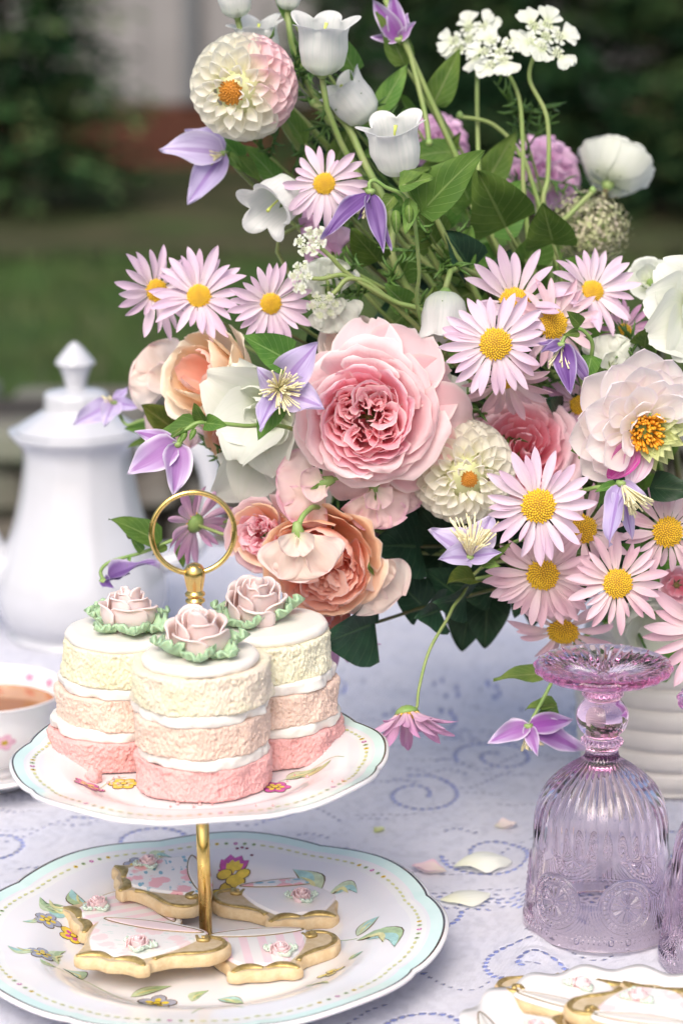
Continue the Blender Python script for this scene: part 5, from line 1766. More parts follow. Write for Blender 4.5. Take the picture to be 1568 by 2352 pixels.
daisy('mauve daisy hanging head down over the tablecloth', 934, 1640, 1.36, 132, (0.16, -0.42, -0.90), mat='daisy_mauve', pitch=0.62, n=22, seed=18, sway=0.30,
      stem_to=[(955, 1628, 1.365), (962, 1580, 1.37), (985, 1495, 1.38), (1025, 1425, 1.40), (1055, 1375, 1.42), (1150, 1290, 1.46), (1480, 1330, 1.56)])
daisy('mauve daisy half hidden right of the peach rose', 828, 1250, 1.47, 82, (0.5, -0.8, -0.2), mat='daisy_mauve', n=16, seed=19)
daisy('mauve daisy drooping behind the right hand cake', 772, 1440, 1.45, 130, (0.10, -0.35, -0.92), mat='daisy_mauve', pitch=0.9, n=14, seed=20)
daisy('small mauve daisy in shade behind the white and lime dahlia', 1330, 930, 1.48, 95, (0.1, -0.9, 0.1), mat='daisy_mauve', n=18, seed=21)
daisy('small lilac daisy glimpsed left of the white roses at the right edge', 1432, 760, 1.49, 75, (-0.1, -0.9, 0.3), mat='daisy_mauve', n=16, seed=22)


# ------------------------------------------------------------------ dahlias
def dahlia(label, px, py, Y, Rpx, nrm, pick, n=120, seed=0, th0=0.24, th1=1.70, hw=0.36, ratio=0.42, eye=0.16, roll=0.0, group='dahlias', eyemat='orange', cup=0.9, wf=W_spoon):
    r = random.Random(seed)
    p = at(px, py, Y)
    R = size(Rpx, p)
    z = nrmv(nrm)
    root = thing('dahlia', label, 'dahlia', frame(p, nrm, roll), group)
    pm = {}
    for i in range(n):
        q = ((i + 0.5) / n)
        th = th0 + (th1 - th0) * q ** 0.72
        a = i * 2.399963 + r.uniform(-.08, .08)
        L = R * ratio * (0.45 + 0.55 * min(1, th / 1.0)) * r.uniform(0.92, 1.08)
        mname = pick(a, th, r)
        v = r.randrange(4) + (4 if th < 0.75 else 0)
        if (mname, v) not in pm:
            pm[(mname, v)] = petal_me('petal', MT[mname], wf, hw * (0.62 if v >= 4 else 1.0), curl=0.5 + 0.25 * (v % 4), cup=cup * (2.0 if v >= 4 else 1.0), ruff=0.02, nu=9, nv=11, seed=v + 2, norm=True)
        # base sits inside the head, petal points outward along th
        rb = R - L * (0.95 if th > 0.6 else 0.85)
        d = Vector((math.sin(th) * math.cos(a), math.sin(th) * math.sin(a), math.cos(th)))
        up_ = Vector((-math.cos(th) * math.cos(a), -math.cos(th) * math.sin(a), math.sin(th)))
        d2 = (d - up_ * (0.80 if th > 0.9 else 0.45 if th > 0.5 else 0.15)).normalized()
        base = d * rb * 0.92 - Vector((0, 0, R * 0.30))
        tip = base + d2 * L
        obj('petal', pm[(mname, v)], root, chord(base, tip, up_ + Vector((0, 0, 0.02))))
    obj('center', floret_dome(1.0, 0.5, 70, MT[eyemat], seed, size_=0.2), root, Matrix.Translation((0, 0, R * 0.40)) @ Matrix.Scale(R * eye, 4))
    V, F = lathe([(0.001, -0.9), (0.2, -0.88), (0.5, -0.6), (0.6, -0.3), (0.5, 0.0), (0.3, 0.25), (0.01, 0.35)], 16)
    obj('receptacle', mesh('receptacle', V * R * 0.8, F, MT['heart']), root)
    to_vase(root, p - z * R * 0.7, -z, 0.0024)
    return root


dahlia('white ball dahlia flushed pink on its right side, at the upper left', 548, 205, 1.50, 136, (-0.26, -0.93, -0.08),
       lambda a, th, r: 'dpink' if (math.cos(a - 0.2) * math.sin(th) > 0.52 + r.uniform(-.12, .12)) or th > 1.62 else 'cream', n=130, seed=4, ratio=0.46, hw=0.52, eye=0.19, cup=0.6, wf=W_spoon)
dahlia('cream ball dahlia right below the big pink rose', 1068, 1090, 1.405, 134, (0.10, -0.96, 0.02), lambda a, th, r: 'dpink' if th > 1.62 else 'cream', n=165, seed=9, ratio=0.42, hw=0.50, eye=0.13, cup=0.7)
dahlia('mauve ball dahlia standing behind the white bell flowers', 1010, 318, 1.74, 78, (0.3, 0.5, 0.7), lambda a, th, r: 'mauve', n=70, seed=12, ratio=0.7, hw=0.5, eye=0.1)
dahlia('pink mauve dahlia at the back under the lace flowers', 1240, 380, 1.72, 98, (0.1, 0.5, 0.85), lambda a, th, r: 'mauve', n=60, seed=13, ratio=0.8, hw=0.5, eye=0.1)

# the white open dahlia with orange stamens and lime sepals
p = at(1478, 985, 1.36)
R = size(134, p)
nv_ = nrmv((0.22, -0.95, -0.10))
root = thing('dahlia', 'large white dahlia with orange stamens, lime sepals and one magenta petal', 'dahlia', frame(p, nv_), 'dahlias')
r = random.Random(3)
pmw = [petal_me('petal', MT['dwhite'], W_spoon, 0.40, curl=0.5 + 0.2 * k, cup=0.4, ruff=0.03, rf=2, nu=11, nv=11, seed=k + 20) for k in range(5)]
pml = [petal_me('petal', MT['lime'], W_leaf, 0.30, curl=0.6 + 0.2 * k, cup=0.5, ruff=0.03, nu=7, nv=9, seed=k + 30) for k in range(3)]
pmm = [petal_me('petal', MT['magenta'], W_round, 0.30, curl=-0.3, cup=0.6, ruff=0.03, nu=9, nv=10, seed=41), petal_me('petal', MT['magenta_pale'], W_round, 0.33, curl=-0.3, cup=0.5, ruff=0.03, nu=9, nv=10, seed=42)]
for ring, (n_, L, pit, z0) in enumerate([(8, 1.15, -0.02, -0.22), (7, 1.0, 0.18, -0.14), (6, 0.82, 0.38, -0.06), (4, 0.55, 0.75, 0.0), (4, 0.32, 1.1, 0.02)]):
    for i in range(n_):
        a = D2R(62 + (i - (n_ - 1) / 2) * 205 / n_ + 68 + r.uniform(-6, 6))
        Mp = Matrix.Rotation(a, 4, 'Z') @ Matrix.Translation((R * (0.10 + 0.03 * ring), 0, R * z0)) @ Matrix.Rotation(-(pit + r.uniform(-.12, .12)), 4, 'Y') @ Matrix.Scale(R * L * r.uniform(0.9, 1.08), 4)
        obj('petal', pmw[r.randrange(5)], root, Mp)
for i in range(16):
    a = D2R(-85 + (i % 8) * 15 + r.uniform(-5, 5))
    Mp = Matrix.Rotation(a, 4, 'Z') @ Matrix.Translation((R * 0.1, 0, -R * 0.12 + R * 0.08 * (i // 8))) @ Matrix.Rotation(-(0.15 + 0.45 * (i // 8)), 4, 'Y') @ Matrix.Scale(R * (0.74 - 0.2 * (i // 8)), 4)
    obj('sepal', pml[i % 3], root, Mp)
for a, L, k in ((-125, 0.95, 0), (-100, 0.92, 1)):
    obj('petal', pmm[k], root, Matrix.Rotation(D2R(a), 4, 'Z') @ Matrix.Translation((R * 0.12, 0, -R * 0.16)) @ Matrix.Rotation(-0.18, 4, 'Y') @ Matrix.Scale(R * L, 4))
parts = []
for k in range(110):
    a, q = r.uniform(0, 2 * PI), math.sqrt(r.random())
    b_ = np.array([math.cos(a), math.sin(a), 0]) * q * 0.2 * R
    d_ = np.array([math.cos(a) * q * 0.8, math.sin(a) * q * 0.8, 1.0]) * R * r.uniform(0.16, 0.26)
    parts.append(tube([b_, b_ + d_ * 0.5, b_ + d_ * 0.85, b_ + d_], [0.0006, 0.0006, 0.0010, 0.0007], 5))
V, F, _ = join(parts)
obj('stamens', mesh('stamens', V, F, plain('stamen_orange', (0.80, 0.40, 0.02), 0.6, col2=(0.72, 0.27, 0.01), vscale=200)), root, kind='stuff')
V, F = lathe([(0.001, -0.45), (0.15, -0.43), (0.3, -0.3), (0.3, 0), (0.1, 0.1), (0.001, 0.1)], 14)
obj('receptacle', mesh('receptacle', V * R, F, MT['calyx']), root)
to_vase(root, p - nv_ * R * 0.4, -nv_, 0.0024)


# ------------------------------------------------------------------ roses
def rose(label, px, py, Y, Rpx, nrm, rings, quarters=0, guards=(), seed=0, roll=0.0, qmat='rose_in', scale=(1, 1, 1), group='roses', sepals=True, name='rose', qr=0.24, qz=0.30):
    """rings: [(count, half angle, [r...], [z...], material, ruffle)] in units of the rose's radius"""
    p = at(px, py, Y)
    R = size(Rpx, p)
    z = nrmv(nrm)
    root = thing(name, label, name.replace('_', ' '), frame(p, nrm, roll), group)
    S = Matrix.Diagonal((R * scale[0], R * scale[1], R * scale[2], 1))
    r = random.Random(seed)
    for k, (n_, half, rt, zt_, mat, rf_) in enumerate(rings):
        a0 = r.uniform(0, 6.28)
        for i in range(n_):
            jr, jz = r.uniform(0.93, 1.07), r.uniform(-.04, .04)
            V, F, uv = patch([rt[0]] + [x * jr for x in rt[1:]], [zt_[0]] + [x + jz * (j / len(zt_)) for j, x in enumerate(zt_[1:])], a0 + 2 * PI * i / n_ + r.uniform(-.12, .12), half * r.uniform(0.9, 1.1), 15,
                             tuck=0.05, ruff=rf_, rf=2.2, seed=seed * 101 + k * 13 + i, round_=r.uniform(0.10, 0.34), jag=0.12, wb=0.45)
            obj('petal', mesh('petal', V, F, MT[mat], uv), root, Matrix.Rotation(r.uniform(-.07, .07), 4, 'X') @ Matrix.Rotation(r.uniform(-.07, .07), 4, 'Y') @ S)
    for k, (gx_, gy_, gY, gw, gm) in enumerate(guards):
        tp = at(gx_, gy_, gY)
        b_ = p - z * R * 0.32 + (tp - p).normalized() * R * 0.15
        V, F, uv = petal(W_guard, gw, curl=-0.9, cup=0.25, ruff=0.03, rf=2.0, nu=15, nv=15, seed=seed + k * 3, jag=0.05, tipcurl=-0.5)
        obj('petal', mesh('petal', V, F, MT[gm], uv), root, MW[root.name].inverted() @ chord(b_, tp, z))
    for q in range(quarters):
        aq = 2 * PI * q / quarters + r.uniform(-.25, .25)
        rq = qr * r.uniform(0.85, 1.15)
        for j, rad_ in enumerate((0.05, 0.10, 0.15, 0.20)):
            for sd in range(2):
                top = qz + 0.035 * j + r.uniform(-.05, .05)
                V, F, uv = patch([rad_ * 0.8, rad_, rad_ * 1.15, rad_ * r.uniform(1.25, 1.75)], [-0.12, 0.1, top * 0.75, top], aq + (sd - 0.5) * 2.2 + r.uniform(-.3, .3), 1.25, 11, tuck=0.02, ruff=0.04, rf=2.4,
                                 seed=seed * 77 + q * 11 + j * 2 + sd, c=(rq * math.cos(aq), rq * math.sin(aq)), round_=0.2, jag=0.14, wb=0.8)
                obj('petal', mesh('petal', V, F, MT[qmat], uv), root, Matrix.Rotation(r.uniform(-.12, .12), 4, 'X') @ Matrix.Rotation(r.uniform(-.12, .12), 4, 'Y') @ S)
    V, F = lathe([(0.001, -0.62), (0.09, -0.60), (0.15, -0.5), (0.17, -0.38), (0.12, -0.25), (0.03, -0.1), (0.001, -0.08)], 14)
    obj('hip', mesh('hip', V * R, F, MT['calyx']), root)
    if sepals:
        for i in range(5):
            a = i * 2 * PI / 5
            V, F, uv = petal(W_leaf, 0.13, curl=-0.8, base=-0.2, nu=5, nv=7, seed=i)
            obj('sepal', mesh('sepal', V, F, MT['leaf'], uv), root, Matrix.Rotation(a, 4, 'Z') @ Matrix.Translation((0.1 * R, 0, -0.42 * R)) @ Matrix.Scale(R * 0.5, 4))
    to_vase(root, p - z * R * 0.6, -z, 0.0024, 'stem_dark')
    return root


rose('big pink garden rose with crowded inner petals, at the centre of the bouquet', 843, 958, 1.385, 172, (-0.06, -0.96, 0.16), [
    (6, 0.66, [0.12, 0.55, 0.86, 1.04], [-0.38, -0.30, -0.08, -0.10], 'rose_out', 0.055),
    (6, 0.68, [0.12, 0.50, 0.76, 0.90], [-0.35, -0.20, 0.08, 0.10], 'rose_out', 0.05),
    (7, 0.60, [0.12, 0.48, 0.68, 0.80], [-0.33, -0.12, 0.18, 0.24], 'rose_out', 0.045),
    (7, 0.56, [0.12, 0.45, 0.60, 0.68], [-0.30, -0.05, 0.24, 0.33], 'rose_mid', 0.04),
    (7, 0.54, [0.12, 0.42, 0.54, 0.57], [-0.30, 0.0, 0.26, 0.37], 'rose_mid', 0.035),
    (8, 0.50, [0.12, 0.38, 0.48, 0.47], [-0.30, 0.0, 0.26, 0.36], 'rose_mid', 0.035),
    (5, 0.62, [0.04, 0.20, 0.24, 0.22], [-0.30, 0.0, 0.22, 0.30], 'rose_in', 0.04), (4, 0.8, [0.03, 0.10, 0.13, 0.10], [-0.30, 0.0, 0.24, 0.32], 'rose_in', 0.04)], 6,
     [(1082, 975, 1.42, 0.42, 'rose_out'), (1035, 872, 1.42, 0.46, 'rose_out'), (965, 768, 1.43, 0.46, 'rose_out'), (845, 738, 1.43, 0.40, 'rose_out'), (1015, 1075, 1.42, 0.46, 'rose_out'), (810, 1150, 1.41, 0.42, 'rose_out'), (690, 960, 1.42, 0.45, 'rose_out'), (715, 840, 1.43, 0.42, 'rose_out')], 21, roll=0.4)
rose('deeper pink rose behind the cream ball dahlia', 1200, 1035, 1.455, 140, (0.05, -0.86, 0.50), [
    (6, 0.66, [0.12, 0.55, 0.84, 1.02], [-0.38, -0.25, 0.0, 0.0], 'hot_out', 0.05),
    (6, 0.62, [0.12, 0.50, 0.70, 0.82], [-0.35, -0.12, 0.18, 0.22], 'hot_out', 0.05),
    (6, 0.60, [0.12, 0.42, 0.56, 0.62], [-0.30, -0.05, 0.28, 0.36], 'hot_in', 0.04),
    (6, 0.60, [0.10, 0.34, 0.44, 0.44], [-0.30, 0.0, 0.3, 0.42], 'hot_in', 0.04),
    (5, 0.70, [0.08, 0.24, 0.30, 0.28], [-0.30, 0.0, 0.3, 0.42], 'hot_in', 0.03),
    (4, 0.9, [0.05, 0.12, 0.16, 0.13], [-0.30, 0.0, 0.3, 0.42], 'hot_in', 0.03)], 0, (), 33)
rose('peach garden rose hanging over the right hand cake', 748, 1282, 1.40, 150, (-0.12, -0.95, -0.15), [
    (5, 0.72, [0.12, 0.58, 0.84, 0.98], [-0.40, -0.28, 0.05, 0.12], 'peach_out', 0.06),
    (6, 0.66, [0.12, 0.52, 0.74, 0.78], [-0.38, -0.18, 0.22, 0.38], 'peach_out', 0.05),
    (6, 0.6, [0.12, 0.46, 0.62, 0.60], [-0.33, -0.10, 0.28, 0.46], 'peach_in', 0.05),
    (6, 0.6, [0.12, 0.38, 0.48, 0.44], [-0.3, 0, 0.3, 0.46], 'peach_in', 0.05)], 4, (), 45, qmat='peach_in')
rose('small salmon pink rose right of the gold ring', 606, 1226, 1.41, 92, (-0.42, -0.90, 0.10), [
    (6, 0.66, [0.12, 0.58, 0.88, 1.02], [-0.38, -0.22, 0.05, 0.02], 'rose_out', 0.07),
    (6, 0.62, [0.12, 0.50, 0.72, 0.80], [-0.35, -0.12, 0.22, 0.26], 'peach_out', 0.06),
    (6, 0.6, [0.12, 0.42, 0.52, 0.54], [-0.30, -0.05, 0.28, 0.36], 'rose_mid', 0.05)], 4, (), 52, qmat='rose_mid')
rose('apricot rose with a yellow flushed petal under the third daisy', 492, 872, 1.455, 128, (-0.52, -0.62, 0.42), [
    (5, 0.78, [0.14, 0.66, 0.86, 0.98], [-0.50, -0.30, 0.20, 0.34], 'apricot_pale', 0.07),
    (5, 0.72, [0.12, 0.56, 0.70, 0.74], [-0.46, -0.2, 0.32, 0.52], 'apricot', 0.06),
    (5, 0.7, [0.12, 0.44, 0.54, 0.50], [-0.4, -0.1, 0.4, 0.62], 'apricot', 0.05),
    (4, 0.8, [0.10, 0.28, 0.36, 0.30], [-0.4, 0, 0.4, 0.66], 'peach_in', 0.04)], 0, (), 61)
rose('apricot rose seen from the side below the apricot one with yellow', 560, 985, 1.47, 108, (-0.5, -0.55, -0.3), [
    (5, 0.78, [0.14, 0.66, 0.86, 0.96], [-0.50, -0.30, 0.20, 0.34], 'peach_out', 0.07),
    (5, 0.72, [0.12, 0.52, 0.66, 0.68], [-0.46, -0.2, 0.32, 0.52], 'peach_out', 0.06),
    (4, 0.8, [0.10, 0.3, 0.38, 0.34], [-0.4, 0, 0.4, 0.62], 'peach_in', 0.04)], 0, (), 66)
rose('white rose with broad smooth petals left of the big pink rose', 610, 945, 1.425, 140, (-0.35, -0.85, 0.10), [
    (4, 0.95, [0.12, 0.46, 0.62, 0.66], [-0.4, -0.1, 0.22, 0.34], 'white', 0.05),
    (3, 1.1, [0.10, 0.32, 0.42, 0.40], [-0.4, 0, 0.26, 0.40], 'white', 0.05), (3, 1.1, [0.06, 0.16, 0.22, 0.18], [-0.4, 0, 0.26, 0.42], 'white', 0.04)], 0,
     [(474, 865, 1.42, 0.52, 'white'), (540, 832, 1.43, 0.5, 'white'), (492, 985, 1.41, 0.5, 'white'), (545, 1062, 1.40, 0.5, 'white'), (640, 1090, 1.41, 0.5, 'white'), (722, 1030, 1.43, 0.5, 'white')], 71, roll=0.5)
rose('white rose with drooping petals above the sweet peas', 585, 1050, 1.445, 100, (-0.10, -0.80, -0.55), [
    (3, 1.1, [0.12, 0.40, 0.56, 0.56], [-0.4, -0.1, 0.22, 0.42], 'white', 0.05)], 0,
     [(495, 1135, 1.44, 0.5, 'white'), (560, 1152, 1.425, 0.5, 'white'), (640, 1140, 1.43, 0.5, 'white'), (500, 1050, 1.45, 0.5, 'white'), (668, 1080, 1.45, 0.5, 'white')], 74)
rose('large white bloom with overlapping petals at the right edge', 1610, 712, 1.42, 120, (0.30, -0.92, 0.10), [
    (4, 0.9, [0.12, 0.4, 0.52, 0.58], [-0.4, -0.1, 0.2, 0.32], 'white', 0.035)], 0,
     [(1478, 690, 1.41, 0.60, 'white'), (1512, 605, 1.42, 0.58, 'white'), (1486, 772, 1.40, 0.55, 'white'), (1540, 818, 1.40, 0.55, 'white'), (1600, 585, 1.42, 0.55, 'white')], 81)
rose('small white bloom glimpsed behind the bloom at the right edge', 1490, 640, 1.50, 52, (-0.2, -0.8, 0.5), [
    (5, 0.80, [0.14, 0.60, 0.86, 1.02], [-0.42, -0.28, 0.0, 0.1], 'white', 0.05), (4, 0.8, [0.14, 0.4, 0.5, 0.5], [-0.4, -0.1, 0.3, 0.4], 'white', 0.04)], 0, (), 83)
rose('white bloom facing away at the back right', 1408, 392, 1.70, 92, (0.35, 0.55, 0.72), [
    (6, 0.72, [0.14, 0.60, 0.86, 1.0], [-0.42, -0.30, 0.1, 0.3], 'white', 0.06), (6, 0.7, [0.14, 0.5, 0.7, 0.7], [-0.4, -0.2, 0.3, 0.56], 'white', 0.06), (4, 0.9, [0.1, 0.3, 0.4, 0.3], [-0.4, 0, 0.4, 0.66], 'white', 0.04)], 0, (), 85)
rose('dusky white bloom behind the goblet foot at the right', 1500, 1420, 1.45, 95, (0.0, -0.8, -0.5), [
    (5, 0.8, [0.14, 0.60, 0.86, 1.02], [-0.42, -0.28, 0.1, 0.2], 'white', 0.04), (5, 0.8, [0.14, 0.5, 0.7, 0.76], [-0.4, -0.2, 0.2, 0.4], 'white', 0.04)], 0, (), 87)
rose('pale blush bloom peeping above the big pink rose', 800, 790, 1.47, 70, (-0.2, -0.8, 0.55), [
    (5, 0.8, [0.14, 0.60, 0.86, 1.02], [-0.42, -0.28, 0.1, 0.2], 'pea_cream', 0.05), (5, 0.8, [0.14, 0.5, 0.7, 0.72], [-0.4, -0.2, 0.2, 0.4], 'pea_cream', 0.05)], 0, (), 89)
rose('salmon bloom half hidden below the peach rose', 735, 1392, 1.41, 84, (-0.2, -0.8, -0.5), [
    (5, 0.8, [0.14, 0.60, 0.86, 1.0], [-0.42, -0.28, 0.1, 0.3], 'rose_out', 0.08), (5, 0.8, [0.14, 0.5, 0.7, 0.72], [-0.4, -0.2, 0.2, 0.45], 'peach_in', 0.08), (4, 0.8, [0.1, 0.3, 0.4, 0.36], [-0.4, -0.1, 0.3, 0.5], 'rose_mid', 0.07)], 0, (), 91)
rose('red carnation like bloom peeking at the right edge', 1555, 1345, 1.42, 45, (0, -0.9, 0.2), [
    (6, 0.7, [0.14, 0.60, 0.86, 1.02], [-0.42, -0.28, 0.1, 0.2], 'hot_out', 0.1), (6, 0.7, [0.14, 0.4, 0.55, 0.6], [-0.4, -0.1, 0.3, 0.4], 'hot_in', 0.1)], 0, (), 93)


# ------------------------------------------------------------------ sweet peas
def sweet_pea(label, px, py, Y, Rpx, nrm, up, mat, seed, stem_pts=None, ruff=0.10):
    p = at(px, py, Y)
    R = size(Rpx, p)
    z = nrmv(nrm)
    root = thing('sweet_pea', label, 'sweet pea', Matrix.Translation(p), 'sweet peas')
    up = nrmv(up)
    side = z.cross(up).normalized()
    for k, (sx, L, h) in enumerate(((-0.55, 1.15, 0.95), (0.55, 1.15, 0.95), (0.0, 1.2, 1.0))):
        V, F, uv = petal(W_fan, 0.62, curl=-0.5, cup=-0.25, ruff=ruff, rf=3.2, nu=29, nv=22, seed=seed * 5 + k)
        b = Vector((0, 0, 0))
        tip = (up * h + side * sx) * R * L
        obj('standard_petal', mesh('standard_petal', V, F, MT[mat], uv), root, chord(b, tip, z + side * sx * 0.4))
    for k, sx in enumerate((-0.45, 0.45)):
        V, F, uv = petal(W_fan, 0.55, curl=0.5, cup=0.35, ruff=ruff * 0.8, rf=3.0, nu=23, nv=18, seed=seed * 5 + 10 + k)
        obj('wing_petal', mesh('wing_petal', V, F, MT[mat], uv), root, chord(z * R * 0.1, (up * 0.55 + side * sx + z * 0.55) * R * 0.85, z * 0.6 - side * sx))
    V, F = lathe([(0.001, -0.18), (0.06, -0.16), (0.1, -0.02), (0.09, 0.1)], 10)
    cal = obj('calyx', mesh('calyx', V * R * 1.6, F, MT['calyx']), root, up.to_track_quat('Z', 'Y').to_matrix().to_4x4())
    for i in range(5):
        V, F, uv = petal(W_leaf, 0.18, curl=0.4, nu=5, nv=6, seed=i)
        obj('sepal', mesh('sepal', V, F, MT['leaf_light'], uv), cal, Matrix.Rotation(i * 1.257, 4, 'Z') @ Matrix.Translation((0.08 * R, 0, 0.05 * R)) @ Matrix.Rotation(-1.0, 4, 'Y') @ Matrix.Scale(R * 0.35, 4))
    if stem_pts:
        stem(root, catmull([p] + [at(*q) for q in stem_pts], 7), 0.0019, 0.0016, 'calyx')
    else:
        to_vase(root, p - up * R * 0.2, -up, 0.0014)
    return root


sweet_pea('blush sweet pea with frilled petals under the big pink rose', 745, 1108, 1.39, 92, (0.0, -0.95, 0.3), (-0.62, 0.1, -0.25), 'pea', 1, ruff=0.13)
sweet_pea('blush sweet pea frill right under the big pink rose', 860, 1120, 1.395, 80, (0.1, -0.95, 0.1), (0.25, 0.1, -0.95), 'pea', 2, ruff=0.13)
sweet_pea('blush sweet pea with lilac edge beside the cream ball dahlia', 905, 1090, 1.41, 78, (0.2, -0.95, 0.1), (0.15, 0.0, -1), 'pea', 3, ruff=0.12)
sweet_pea('pale sweet pea hanging from an arched green stem over the cakes', 684, 1222, 1.36, 92, (-0.1, -0.95, 0.2), (0.12, 0.0, -1), 'pea_cream', 4, [(690, 1195, 1.362), (705, 1175, 1.37), (730, 1165, 1.39), (800, 1190, 1.44), (1000, 1260, 1.50), (1480, 1340, 1.57)], ruff=0.09)
sweet_pea('cream peach sweet pea right of the hanging pale one', 838, 1290, 1.405, 98, (0.45, -0.85, 0.1), (0.30, -0.05, -0.95), 'pea_cream', 5, ruff=0.08)
sweet_pea('pale sweet pea at the far left behind the apricot rose', 400, 880, 1.52, 82, (-0.2, -0.9, 0.2), (-0.6, 0, 0.3), 'pea_cream', 6)
sweet_pea('small white sweet pea below the third daisy from the left', 400, 950, 1.53, 70, (-0.2, -0.9, 0.2), (-0.2, 0, -0.9), 'pea', 7)
sweet_pea('white sweet pea in the middle above the big pink rose', 752, 680, 1.46, 70, (0.05, -0.95, 0.2), (-0.1, 0, 0.8), 'white', 8)
sweet_pea('white sweet pea with petals down in the middle of the bouquet', 760, 690, 1.455, 60, (0.05, -0.95, 0.2), (0.3, 0, -0.9), 'white', 9)
sweet_pea('white sweet pea hidden under the bell flower right of the pink rose', 1012, 850, 1.45, 66, (-0.1, -0.95, 0.1), (-0.1, 0, -0.9), 'white', 10)
sweet_pea('pink sweet pea glimpsed in the shade of the middle stems', 770, 590, 1.50, 56, (-0.1, -0.95, 0.1), (-0.4, 0, 0.6), 'mauve', 11)
sweet_pea('lilac sweet pea glimpsed beside the white bell facing down', 690, 520, 1.52, 44, (-0.1, -0.95, 0.1), (0.5, 0, 0.1), 'mauve', 12)
sweet_pea('white sweet pea above the white and lime dahlia', 1400, 850, 1.45, 66, (0, -0.95, 0.2), (0.2, 0, 0.8), 'white', 13)


# ------------------------------------------------------------------ bell flowers
def bell_flower(label, px, py, Y, Hpx, axis, seed, open_=1.0, roll=0.0):
    """px, py: base of the bell (calyx); axis points to the mouth"""
    p = at(px, py, Y)
    H = size(Hpx, p)
    root = thing('bell_flower', label, 'bell flower', frame(p, axis, roll), 'white bell flowers')
    nu_, nv_ = 60, 20
    t = np.linspace(0, 1, nv_)
    a = np.linspace(0, 2 * PI, nu_, endpoint=False)
    A, T = np.meshgrid(a, t)
    prof_r = np.interp(t, [0, 0.06, 0.2, 0.45, 0.7, 0.82, 0.92, 1.0], [0.05, 0.22, 0.36, 0.42, 0.41, 0.44, 0.50 * open_ + 0.44 * (1 - open_), 0.58 * open_ + 0.4 * (1 - open_)])
    prof_z = np.interp(t, [0, 0.06, 0.2, 0.45, 0.7, 0.82, 0.92, 1.0], [0.0, 0.02, 0.15, 0.42, 0.70, 0.82, 0.90, 0.92])
    R = prof_r[:, None] * np.ones_like(A)
    Z = prof_z[:, None] * np.ones_like(A)
    lob = np.abs(np.cos(2.5 * A))          # 5 lobes
    e = sstep(0.72, 1.0, T)
    R = R * (1 + e * (-0.28 + 0.34 * lob)) + 0.012 * np.cos(5 * A) * sstep(0.1, 0.4, T)
    Z = Z + e * (0.12 * lob - 0.10) + 0.03 * e * np.sin(A * 3 + seed)
    R = R + 0.022 * vnoise(np.stack([np.cos(A) * 2.5, np.sin(A) * 2.5, T * 4 + seed], -1), seed)
    V = np.stack([R * np.cos(A), R * np.sin(A), Z], -1).reshape(-1, 3) * H
    uv = np.stack([A / (2 * PI), T], -1).reshape(-1, 2)
    obj('corolla', mesh('corolla', V, gridF(nu_, nv_, True), MT['bell'], uv), root)
    V, F = tube([(0, 0, 0.02), (0, 0, 0.4), (0.02, 0, 0.72), (0.06, 0.01, 0.86)], [0.02, 0.018, 0.02, 0.035], 7)
    obj('pistil', mesh('pistil', V * H, F, MT['lime_p']), root)
    V, F = lathe([(0.001, -0.10), (0.06, -0.09), (0.12, -0.02), (0.14, 0.05), (0.1, 0.06)], 12)
    cal = obj('calyx', mesh('calyx', V * H, F, MT['calyx']), root)
    for i in range(5):
        V, F, uv = petal(W_leaf, 0.2, curl=0.7, nu=5, nv=7, seed=i + seed)
        obj('sepal', mesh('sepal', V, F, MT['leaf_light'], uv), cal, Matrix.Rotation(i * 1.257 + 0.3, 4, 'Z') @ Matrix.Translation((0.1 * H, 0, 0)) @ Matrix.Rotation(-0.75, 4, 'Y') @ Matrix.Scale(H * 0.38, 4))
    to_vase(root, p - nrmv(axis) * H * 0.08, -nrmv(axis) + Vector((0, 0.1, -0.4)), 0.0020)
    return root


MT['lime_p'] = plain('pistil_lime', (0.55, 0.62, 0.14), 0.5, var=0.1)
bell_flower('white bell flower standing open at the top of the bouquet', 740, 168, 1.50, 136, (0.02, -0.24, 0.96), 1)
bell_flower('white bell flower above the large pointed green leaf', 918, 398, 1.465, 136, (-0.16, -0.28, 0.93), 2)
bell_flower('white bell flower facing down to the left below the ball dahlia', 672, 430, 1.50, 128, (-0.55, -0.72, -0.42), 3)
bell_flower('half open white bell flower leaning left behind the daisy', 845, 275, 1.53, 120, (-0.62, -0.15, 0.75), 4, open_=0.5)
bell_flower('white bell flower cut by the top edge of the picture', 545, 38, 1.55, 92, (-0.1, -0.2, 0.95), 5, open_=0.6)
bell_flower('white bell flower rising behind the ball dahlia', 600, 150, 1.56, 112, (-0.1, -0.2, 0.95), 6)
bell_flower('small white bell flower at the very top, middle', 660, 22, 1.56, 70, (0.1, -0.1, 0.95), 7, open_=0.6)
bell_flower('white bell flower nodding right of the big pink rose', 1022, 672, 1.45, 125, (-0.06, -0.35, -0.92), 8, open_=0.7)


# ------------------------------------------------------------------ clematis
def stamen_me(n, spread_, L, seed, curve=0.4):
    r = random.Random(seed)
    parts = []
    for k in range(n):
        a, q = r.uniform(0, 2 * PI), math.sqrt(r.random())
        d = np.array([math.cos(a) * q * spread_, math.sin(a) * q * spread_, 1.0])
        l = L * r.uniform(0.75, 1.1)
        c = np.array([math.cos(a + 0.6), math.sin(a + 0.6), 0]) * curve * r.uniform(-0.3, 1)
        P = [np.zeros(3), d * l * 0.4, d * l * 0.75 + c * l * 0.12, d * l + c * l * 0.4]
        parts.append(tube(P, [0.0006, 0.0005, 0.00045, 0.0006], 4))
    V, F, _ = join(parts)
    return mesh('stamens', V, F, MT['stamen'])


